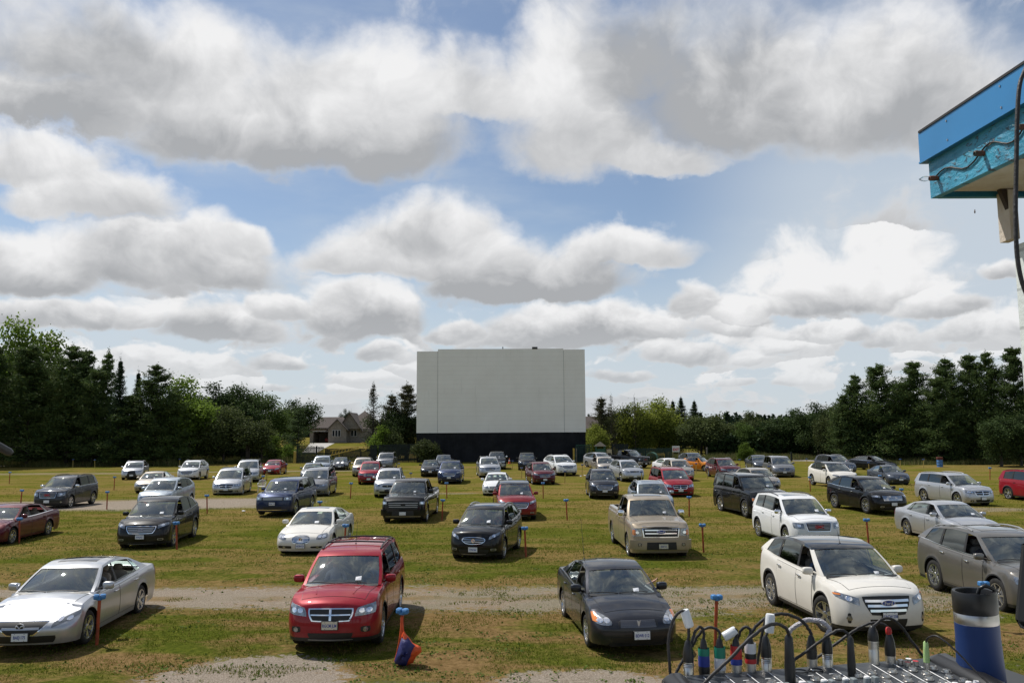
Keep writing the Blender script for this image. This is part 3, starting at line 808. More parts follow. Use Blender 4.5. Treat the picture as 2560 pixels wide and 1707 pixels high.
        # roof fittings
        if o.get('rails'):
            rm = SATIN if o['rails'] == 1 else BLACK
            for sx in (-1, 1):
                mb = MB(); pts = []
                for t in np.linspace(0, 1, 9):
                    u = s.uA[1]+.25+(s.uD[1]-s.uA[1]-.42)*t; hh = .028 if 0 < t < 1 else .0
                    pts.append((sx*s.wf(u, 1)*.94, u-L/2, s.zR(u)+.015+hh))
                mb.tube(pts, .02, 6); mb.build('roof_rail', rm, root, 50)
            if o.get('crossbars'):
                for t in o['crossbars']:
                    u = s.uA[1]+(s.uD[1]-s.uA[1])*t; x = s.wf(u, 1)*.93; mb = MB(); mb.tube([(-x, u-L/2, s.zR(u)+.065), (0, u-L/2, s.zR(u)+.085), (x, u-L/2, s.zR(u)+.065)], .02, 6); mb.build('roof_crossbar', BLACK, root, 50)
        if o.get('sunroof'):
            a, b = o['sunroof']; u0_, u1_ = s.uA[1]+a, s.uA[1]+b; x = s.wf(u0_, 1)*.66
            s.decal('sunroof', 'R', [(-x, y(u0_)), (x, y(u0_)), (x, y(u1_)), (-x, y(u1_))], DARKGL, n=6, m=4, off=.006, skirt=.01)
        if o.get('antenna'):
            mb = MB(); h, n_ = s.ray('R', *o['antenna'][:2]); ln = o['antenna'][2]; mb.tube([h, h+Vector((0, ln*.35, ln*.94))], [.006, .003], 5); mb.sell(h, (.04, .06, .03), .8, 8, 4); mb.build('antenna', BLACK, root)
        # rear lamps
        zr = F['ze']*H-.10
        for sx in (-1, 1):
            x1, x0 = sx*W*.475, sx*W*.34
            s.decal('tail_lamp', '+' if sx > 0 else '-', [(y(L-.30), zr-.20), (y(L-.06), zr-.20), (y(L-.06), zr+.03), (y(L-.30), zr+.03)], REDL, n=4, m=3, off=.008)
        s.front(o.get('face', {}))
    # -- front end
    def front(s, f):
        L, H, W = s.L, s.H, s.W; F = s.F; root = s.root; X = W/2; zn = F['zn']*H
        P = lambda pts: [(x*X, z) for x, z in pts]
        gr = f.get('grille', [(-.42, zn-.30), (.42, zn-.30), (.46, zn-.07), (-.46, zn-.07)])
        gm = f.get('gmat', BLACK); rn = f.get('ground', .25)
        g_ = s.decal('grille', 'f', P(gr), gm, n=10, m=5, off=.006, rnd=rn)
        fr = f.get('frame')
        if fr:
            cx = sum(p[0] for p in gr)/4; cz = sum(p[1] for p in gr)/4; k = 1+fr/.5; 
            out = [(cx+(p[0]-cx)*(1+fr*1.2), cz+(p[1]-cz)*(1+fr*3.2)) for p in gr]
            s.decal('grille_surround', 'f', P(out), f.get('framemat', CHROME), n=10, m=5, off=.003, rnd=rn)
        nb = f.get('bars', 0)
        def GP(a, b):  # point inside grille
            return [gr[0][k]*(1-a)*(1-b)+gr[1][k]*a*(1-b)+gr[2][k]*a*b+gr[3][k]*(1-a)*b for k in (0, 1)]
        bt = f.get('barh', .022); bm = f.get('barmat', CHROME)
        for i in range(nb):
            b = (i+1)/(nb+1) if not f.get('barsfull') else (i+.5)/nb
            a, c = GP(.04, b), GP(.96, b); s.decal('grille_bar', 'f', P([(a[0], a[1]-bt/2), (c[0], c[1]-bt/2), (c[0], c[1]+bt/2), (a[0], a[1]+bt/2)]), bm, n=8, m=1, off=.016, skirt=.012)
        nv = f.get('vbars', 0)
        if nv:
            mb = MB()
            for i in range(nv):
                a = .04+.92*(i+.5)/nv; lo, hi = GP(a, .08), GP(a, .92); e = 1
                if rn > .5: q = math.sqrt(max(0, 1-(2*a-1)**2))*.5; lo, hi = GP(a, .5-q*.9), GP(a, .5+q*.9)
                w_ = f.get('vw', .008)
                s.patch(mb, 'f', P([(lo[0]-w_, lo[1]), (lo[0]+w_, lo[1]), (hi[0]+w_, hi[1]), (hi[0]-w_, hi[1])]), 1, 3, .016, skirt=.012)
            mb.build('grille_slat', bm, root, 40)
        if f.get('mesh'):  # grille mesh of fine slats
            mb = MB()
            for i in range(f['mesh']):
                b = .08+.84*i/(f['mesh']-1); a, c = GP(.06, b), GP(.94, b); s.patch(mb, 'f', P([(a[0], a[1]-.006), (c[0], c[1]-.006), (c[0], c[1]+.006), (a[0], a[1]+.006)]), 8, 1, .011, skirt=.006)
            mb.build('grille_slat', f.get('meshmat', ALLOYD), root, 40)
        cb = f.get('cross')
        if cb:
            a, c = GP(.02, .5), GP(.98, .5); lo, hi = GP(.5, .02), GP(.5, .98)
            s.decal('grille_cross', 'f', P([(a[0], a[1]-cb*.5), (c[0], c[1]-cb*.5), (c[0], c[1]+cb*.5), (a[0], a[1]+cb*.5)]), CHROME, n=8, m=1, off=.018)
            s.decal('grille_cross', 'f', P([(lo[0]-cb, lo[1]), (lo[0]+cb, lo[1]), (hi[0]+cb, hi[1]), (hi[0]-cb, hi[1])]), CHROME, n=2, m=4, off=.022)
        # headlamps
        hl = f.get('lamp', [(.50, zn-.24), (.93, zn-.20), (.93, zn-.03), (.52, zn-.10)])
        for sx in (-1, 1):
            q = [(sx*x, z) for x, z in hl]
            if sx < 0: q = [q[1], q[0], q[3], q[2]]
            lo = s.decal('headlight', 'f', P(q), LAMP if not f.get('darklamp') else f['darklamp'], n=8, m=4, off=.008, rnd=f.get('lampround', .25))
            if s.detail:
                cx = sum(p[0] for p in hl)/4*sx; cz = sum(p[1] for p in hl)/4; rr = f.get('proj', .055)
                for dx_ in ((-.07, .07) if f.get('twin') else (0,)):
                    s.decal('lamp_bowl', 'f', [(x*X, z) for x, z in ((cx+dx_-rr/X, cz-rr*.8), (cx+dx_+rr/X, cz-rr*.8), (cx+dx_+rr/X, cz+rr*.8), (cx+dx_-rr/X, cz+rr*.8))], LAMPIN, parent=lo, n=6, m=6, off=.014, rnd=1.0)
                if f.get('amber'):
                    a = f['amber']; x0_, x1_ = hl[1][0]*sx, (hl[1][0]-.09)*sx; z0_, z1_ = hl[1][1]+.03, hl[2][1]-.03
                    s.decal('indicator', 'f', P([(min(x0_, x1_), z0_), (max(x0_, x1_), z0_), (max(x0_, x1_), z1_), (min(x0_, x1_), z1_)]), AMBER, parent=lo, n=3, m=3, off=.015, rnd=.4)
        # lower air intake, skid plate, fog lamps
        it = f.get('intake', [(-.52, .29), (.52, .29), (.60, .42), (-.60, .42)])
        if it: s.decal('air_intake', 'f', P(it), BLACK, n=10, m=3, off=.006, rnd=.15)
        if f.get('skid'):
            z0_ = f.get('skidz', .225); s.decal('skid_plate', 'f', P([(-.50, z0_), (.50, z0_), (.46, z0_+.055), (-.46, z0_+.055)]), SATIN, n=10, m=1, off=.016)
        if f.get('bumper'):
            z0_, z1_, bm_ = f['bumper']
            s.decal('bumper', 'f', P([(-.965, z0_), (.965, z0_), (.965, z1_), (-.965, z1_)]), bm_, n=16, m=5, off=.075, skirt=.09)
            s.decal('bumper_opening', 'f', P([(-.50, z0_), (.50, z0_), (.48, z1_-.07), (-.48, z1_-.07)]), BLACK, n=8, m=3, off=.080, skirt=.01)
        if f.get('lip'):
            z0_ = f['lip']; s.decal('bumper_strip', 'f', P([(-.80, z0_), (.80, z0_), (.80, z0_+.03), (-.80, z0_+.03)]), f.get('lipmat', CHROME), n=12, m=1, off=.014)
        fg = f.get('fog')
        if fg:
            x_, z_, w_, h_ = fg
            for sx in (-1, 1):
                q = P([(sx*x_-w_, z_-h_), (sx*x_+w_, z_-h_), (sx*x_+w_, z_+h_), (sx*x_-w_, z_+h_)])
                hb = s.decal('fog_lamp_recess', 'f', q, BLACK, n=4, m=3, off=.006+(.08 if f.get('bumper') else 0), rnd=.5)
                q = [(sx*x_*X+a*.045, z_+b*.045) for a, b in ((-1, -1), (1, -1), (1, 1), (-1, 1))]; s.decal('fog_lamp', 'f', q, LAMP, parent=hb, n=6, m=6, off=.014+(.08 if f.get('bumper') else 0), rnd=1.0)
        if f.get('foghook'):
            x_, z_ = f['foghook']
            for sx in (-1, 1):
                q = [(sx*x_-.10, z_-.035), (sx*x_+.10, z_-.035), (sx*x_+.10, z_+.035), (sx*x_-.10, z_+.035)]; s.decal('fog_lamp_trim', 'f', P(q), SATIN, n=4, m=2, off=.01, rnd=.3)
                s.decal('fog_lamp_recess', 'f', P([(a[0]*1+(sx*x_-a[0])*.3, z_+(a[1]-z_)*.55) for a in q]), BLACK, n=4, m=2, off=.014, rnd=.3)
        # badge
        bd = f.get('badge'); bz = f.get('bz', sum(p[1] for p in gr)/4)
        h, n_ = s.ray('f', 0, bz); yb = h.y-.03
        def flat(name, c4, mat, off, rnd_, n=8, m=6):
            mb = MB(); rows = []
            for j in range(m+1):
                row = []
                for i in range(n+1):
                    S_, T_ = -1+2*i/n, -1+2*j/m
                    if rnd_: S_, T_ = S_*math.sqrt(1-rnd_*T_*T_/2), T_*math.sqrt(1-rnd_*S_*S_/2)
                    row.append((c4[0]*S_, yb-off, bz+c4[1]*T_))
                rows.append(row)
            mb.grid(rows); B_ = rows[0]+[r[-1] for r in rows[1:]]+rows[-1][-2::-1]+[r[0] for r in rows[-2:0:-1]]; k = len(B_)
            mb.add(B_+[(p[0], p[1]+.02, p[2]) for p in B_], [(i, (i+1) % k, k+(i+1) % k, k+i) for i in range(k)]); return mb.build(name, mat, root, 40)
        bs = f.get('bs', .09)
        if bd == 'oval':
            e = flat('emblem', (bs*1.25, bs*.52), BADGE, 0, 1.0); flat('emblem_field', (bs*1.12, bs*.42), PBLUE, .004, 1.0)
            if s.detail: text('Ford', bs*.80, BADGE, root, (0, yb-.006, bz-.004), name='emblem_lettering', bold=.002)
        elif bd == 'bowtie':
            mb = MB(); a = bs; pr = [(-a*1.25, -.35*a), (-.42*a, -.35*a), (-.36*a, -.62*a), (.42*a, -.62*a), (.42*a, -.35*a), (1.25*a, -.35*a), (1.0*a, .35*a), (.42*a, .35*a), (.36*a, .62*a), (-.42*a, .62*a), (-.42*a, .35*a), (-1.0*a, .35*a)]
            pr = [(x, z*.75) for x, z in pr]
            mb.add([(x, yb, bz+z) for x, z in pr]+[(x, yb+.02, bz+z) for x, z in pr], [tuple(range(12))]+[(i, (i+1) % 12, 12+(i+1) % 12, 12+i) for i in range(12)]); mb.build('emblem', f.get('badgemat', BLACK), root)
        elif bd == 'gmc': text('GMC', bs*1.7, REDP, root, (0, yb, bz), name='emblem_lettering', bold=.004)
        elif bd == 'mazda':
            flat('emblem', (bs, bs*.82), BADGE, 0, 1.0); flat('emblem_field', (bs*.82, bs*.65), BLACK, .004, 1.0)
            mb = MB(); pts = [(-bs*.80, yb-.01, bz+bs*.25), (-bs*.4, yb-.012, bz+bs*.22), (0, yb-.012, bz-bs*.25), (bs*.4, yb-.012, bz+bs*.22), (bs*.80, yb-.01, bz+bs*.25)]; mb.tube(pts, .011, 6); mb.build('emblem_wings', BADGE, root)
        elif bd == 'shields':
            flat('emblem', (bs*.9, bs*.9), CHROME, 0, 1.0)
            for kx in (-1, 0, 1):
                mb = MB(); cx_ = kx*bs*.42; cz_ = bz-kx*bs*.12; mb.add([(cx_-bs*.22, yb-.006, cz_+bs*.38), (cx_+bs*.22, yb-.006, cz_+bs*.38), (cx_+bs*.18, yb-.006, cz_-bs*.1), (cx_, yb-.006, cz_-bs*.45), (cx_-bs*.18, yb-.006, cz_-bs*.1)], [(0, 4, 3, 2, 1)]); mb.build('emblem_shield', (REDP, WHITEP, PBLUE)[kx+1], root)
        elif bd == 'dart':
            mb = MB(); a = bs; mb.add([(-a*.5, yb, bz+a), (0, yb-.01, bz+a*.75), (a*.5, yb, bz+a), (0, yb, bz-a*1.2), (0, yb-.01, bz-a*.2)], [(0, 3, 4, 1), (1, 4, 3, 2)]); mb.build('emblem', BADGE, root)
        elif bd == 'ring': flat('emblem', (bs, bs*.7), CHROME, 0, 1.0); flat('emblem_field', (bs*.78, bs*.5), BLACK, .004, 1.0)
        elif bd == 'small': flat('emblem', (bs*.6, bs*.6), CHROME, 0, .5)
        # number plate
        pl_ = f.get('plate', True)
        if pl_:
            pz_ = f.get('pz', .46); pxx = f.get('px', 0.0); h, n_ = s.ray('f', pxx, pz_); yy = h.y-.035-(.075 if f.get('bumper') else 0)
            mb = MB(); mb.rbox((pxx, yy+.012, pz_), (.335, .03, .175), .006, 1); mb.rbox((pxx, yy-.006, pz_), (.305, .008, .152), .003, 0)
            for bx in (-.09, .09):
                for bz_ in (-.063, .063): mb.box((pxx+bx, yy-.0115, pz_+bz_), (.012, .004, .010), 1)
            pt = f.get('ptext'); pcol = f.get('pmat', PLATE)
            p_ = mb.build('number_plate', [pcol, BLACK], root)
            if pt: text(pt, .084, PBLUE, p_, (pxx, yy-.0115, pz_-.004), name='plate_lettering', sx=.72, bold=.0012)
# ------------------------------------------------------------------ the parked cars: surveyed centre, heading and size in metres
CARPOS = {
 'mazda': ((4.92,1.84,1.47,2.79,0.95),(-9.75,19.00),3.5),
 'journey_red': ((4.89,1.83,1.69,2.89,0.95),(-3.60,19.02),0.5),
 'pontiac': ((4.58,1.73,1.45,2.62,0.95),(2.14,18.61),6.7),
 'edge_white': ((4.68,1.93,1.7,2.824,0.95),(7.39,19.51),4.9),
 'lexus_rx': ((4.89,1.9,1.72,2.79,1.0),(12.32,21.54),1.4),
 'allure': ((5.03,1.85,1.46,2.81,1.05),(-20.70,34.60),3.0),
 'edge_black': ((4.78,1.93,1.74,2.85,0.98),(-14.04,33.49),6.0),
 'lucerne': ((5.16,1.87,1.47,2.94,1.05),(-7.39,31.87),-0.2),
 'encore': ((4.28,1.77,1.66,2.555,0.88),(-0.89,29.81),-11.6),
 'f150': ((5.9,2.0,1.93,3.68,0.95),(4.86,30.99),1.4),
 'terrain_white': ((4.71,1.85,1.76,2.857,0.95),(10.94,32.78),3.8),
 'chrysler200': ((4.88,1.87,1.49,2.74,0.98),(17.00,33.00),4.0),
 'terrain_black': ((4.71,1.85,1.76,2.857,0.95),(-26.51,49.80),2.9),
 'flex': ((5.13,1.93,1.73,2.995,0.95),(-12.19,45.38),-2.4),
 'silverado': ((5.89,2.06,1.92,3.745,0.98),(-5.04,42.21),-2.1),
 'edge_red': ((4.78,1.93,1.74,2.85,0.98),(0.06,42.62),4.2),
 'yukon': ((5.13,2.0,1.95,2.946,1.0),(12.08,42.88),9.4),
 'mkx': ((4.74,1.93,1.71,2.824,0.95),(18.51,44.02),10.4),
 'journey_silver': ((4.89,1.83,1.69,2.89,0.95),(25.49,48.53),9.4),
 'escape_red': ((4.44,1.8,1.75,2.62,0.9),(31.07,49.62),10.5),
 'escape_silver': ((4.52,1.84,1.69,2.69,0.9),(-19.47,47.17),2.6),
 'caravan_silver': ((5.14,1.97,1.75,3.078,0.95),(-19.81,59.22),8.4),
 'caravan_grey': ((5.14,1.97,1.75,3.078,0.95),(-13.35,57.44),4.0),
 'torrent': ((4.8,1.81,1.72,2.857,0.95),(-8.25,56.20),4.3),
 'corolla_white': ((4.54,1.76,1.46,2.6,0.93),(-1.08,57.03),-1.8),
 'escape_grey': ((4.52,1.84,1.69,2.69,0.9),(5.74,54.09),-0.9),
 'wagon_blue': ((4.7,1.8,1.65,2.7,0.95),(7.05,43.15),-0.5),
 'caravan_red': ((5.14,1.97,1.75,3.078,0.95),(10.48,55.62),3.6),
 'crv_grey': ((4.6,1.82,1.5,2.65,0.95),(17.41,59.60),5.8),
 'edge_white_far': ((4.78,1.93,1.74,2.85,0.98),(23.79,62.23),4.2),
 'fiesta': ((4.41,1.72,1.47,2.49,0.85),(29.36,65.42),-0.6),
 'van_dark': ((4.89,1.83,1.69,2.89,0.95),(31.09,80.54),11.0),
 'sedan_black': ((5.04,1.88,1.49,3.05,0.95),(37.00,86.10),32.0),
 'lexus_nx': ((4.63,1.85,1.65,2.66,0.95),(-35.22,77.97),16.2),
 'sedan_beige': ((4.8,1.82,1.45,2.74,0.95),(-26.47,61.86),9.1),
 'escape_white': ((4.52,1.84,1.69,2.69,0.9),(-29.47,77.08),6.2),
 'van_silver': ((5.14,1.97,1.75,3.078,0.95),(-23.20,73.61),12.3),
 'corolla_red': ((4.54,1.76,1.46,2.6,0.93),(-24.22,84.92),3.9),
 'sedan_grey': ((4.8,1.82,1.47,2.74,0.95),(-17.99,75.24),8.1),
 'suv_lightblue': ((4.7,1.85,1.75,2.8,0.95),(-19.70,86.66),7.6),
 'muscle': ((4.8,1.9,1.38,2.85,0.95),(-19.23,93.52),7.6),
 'outback': ((4.8,1.82,1.65,2.74,0.95),(-14.50,81.18),4.9),
 'suv_red': ((4.8,1.82,1.75,2.74,0.95),(-11.82,69.70),5.3),
 'ridgeline': ((5.3,1.95,1.8,3.1,0.95),(-14.39,95.63),1.6),
 'camry_black': ((4.8,1.82,1.47,2.78,0.95),(-7.90,80.33),4.7),
 'edge_blue': ((4.78,1.93,1.74,2.85,0.98),(-5.15,69.93),-0.4),
 'sedan_dark': ((4.8,1.85,1.6,2.78,0.95),(-7.51,90.93),4.1),
 'traverse': ((5.17,1.99,1.79,3.02,0.95),(-2.31,78.65),6.2),
 'sierra_dark': ((5.8,2.03,1.92,3.6,0.95),(-1.76,93.43),0.4),
 'suv_black': ((4.9,1.93,1.78,2.85,0.95),(1.54,91.05),-0.4),
 'equinox': ((4.77,1.84,1.68,2.857,0.95),(2.22,68.33),8.1),
 'explorer': ((5.0,2.0,1.8,2.86,0.95),(4.54,80.50),16.0),
 'santafe': ((4.7,1.88,1.68,2.7,0.95),(9.87,95.30),24.0),
 'suv_beige': ((4.5,1.82,1.65,2.65,0.95),(8.80,80.95),3.8),
 'rav4': ((4.6,1.845,1.66,2.66,0.93),(9.60,70.70),10.4),
 'sierra_black': ((5.85,2.06,1.92,3.745,0.98),(13.00,95.70),40.0),
 'sedan_white': ((4.9,1.85,1.48,2.85,0.95),(15.62,83.56),12.4),
 'escape_beige': ((4.52,1.84,1.68,2.69,0.9),(14.09,71.36),4.1),
 'suv_navy': ((4.7,1.85,1.7,2.7,0.95),(19.65,91.30),8.0),
 'mini': ((3.85,1.73,1.42,2.5,0.75),(19.30,86.80),48.0),
 'xt5': ((4.81,1.9,1.68,2.857,0.95),(18.86,74.96),5.0),
 'charger': ((5.04,1.9,1.49,3.05,0.95),(25.89,88.03),-3.7),
 'towncountry': ((5.14,1.97,1.75,3.078,0.95),(24.32,76.44),-5.9),
}
SILVER = paint('paint_silver', (.50, .51, .53), .65, .33); BSILV = paint('paint_blue_silver', (.40, .45, .50), .6, .33); WHITE = paint('paint_white', (.74, .745, .75)); PEARL = paint('paint_pearl', (.72, .69, .63), .05)
BLK = paint('paint_black', (.004, .004, .005)); DGREY = paint('paint_dark_grey', (.026, .028, .036), .45); RED = paint('paint_red', (.27, .008, .018), .15); MAROON = paint('paint_maroon', (.095, .008, .014), .25)
GOLD = paint('paint_beige', (.40, .335, .25), .55); NAVY = paint('paint_navy', (.018, .032, .085), .35); BRONZE = paint('paint_warm_grey', (.20, .19, .175), .65, .33); ORANGE = paint('paint_orange', (.72, .24, .015))
BEIGE = paint('paint_champagne', (.42, .38, .33), .6); GREY = paint('paint_grey', (.20, .205, .215), .55); DRED = paint('paint_deep_red', (.20, .008, .012), .2); SLATE = paint('paint_slate', (.055, .065, .085), .4)
OFFW = pmat('plate_cream', (.62, .58, .46), .4)
def hexg(zn, w=.52, h=.36): return [(-w*.62, zn-h), (w*.62, zn-h), (w, zn-.10), (-w, zn-.10)]
def ford15(zn, **k): return dict(dict(grille=[(-.44, zn-.37), (.44, zn-.37), (.56, zn-.13), (-.56, zn-.13)], bars=3, barh=.035, barmat=SATIN, frame=.055, badge='oval', bs=.085, lamp=[(.60, zn-.22), (.95, zn-.10), (.93, zn-.01), (.60, zn-.09)], foghook=(.72, .40), intake=[(-.60, .24), (.60, .24), (.52, .33), (-.52, .33)], skid=True, skidz=.20, pz=.50), **k)
def dodge(zn, **k): return dict(dict(grille=[(-.40, zn-.31), (.40, zn-.31), (.48, zn-.10), (-.48, zn-.10)], cross=.024, frame=.06, lamp=[(.50, zn-.24), (.93, zn-.20), (.92, zn-.01), (.56, zn-.08)], fog=(.68, .33, .10, .05), twin=True, intake=[(-.42, .26), (.42, .26), (.50, .40), (-.50, .40)], pz=.46), **k)
def gmc(zn, **k): return dict(dict(grille=[(-.44, zn-.34), (.44, zn-.34), (.50, zn-.06), (-.50, zn-.06)], bars=5, barh=.014, barmat=SATIN, frame=.035, badge='gmc', bs=.09, lamp=[(.58, zn-.28), (.93, zn-.24), (.93, zn-.05), (.58, zn-.07)], ground=.08, intake=[(-.50, .26), (.50, .26), (.56, .38), (-.56, .38)], fog=(.78, .42, .07, .10), pz=.46), **k)
def chevy(zn, **k): return dict(dict(grille=[(-.40, zn-.30), (.40, zn-.30), (.50, zn-.08), (-.50, zn-.08)], mesh=6, bars=1, frame=.03, badge='bowtie', bs=.07, badgemat=SATIN, lamp=[(.52, zn-.20), (.94, zn-.12), (.93, zn+.02), (.60, zn-.06)], fog=(.72, .36, .09, .045), pz=.42), **k)
def toy(zn, **k): return dict(dict(grille=[(-.38, zn-.20), (.38, zn-.20), (.44, zn-.07), (-.44, zn-.07)], bars=2, barh=.012, badge='ring', bs=.06, lamp=[(.48, zn-.20), (.93, zn-.10), (.92, zn+.04), (.56, zn-.04)], intake=[(-.48, .24), (.48, .24), (.58, .40), (-.58, .40)], fog=(.72, .32, .08, .05), pz=.44), **k)
def generic(zn, **k): return dict(dict(bars=3, barh=.014, badge='small', bs=.07, frame=.03, fog=(.72, .34, .09, .05)), **k)
DK = pmat('dark_headlamp', (.20, .21, .22), .10, .6, coat=1)
BOXR = dict(belt=[(.5, .665), (.8, .685)], ue=.972, ze=.69, tail=[(1, .66)], roof=[(.41, .955), (.5, .99), (.65, 1.0), (.91, .955)], ret=.91, zrt=.945)
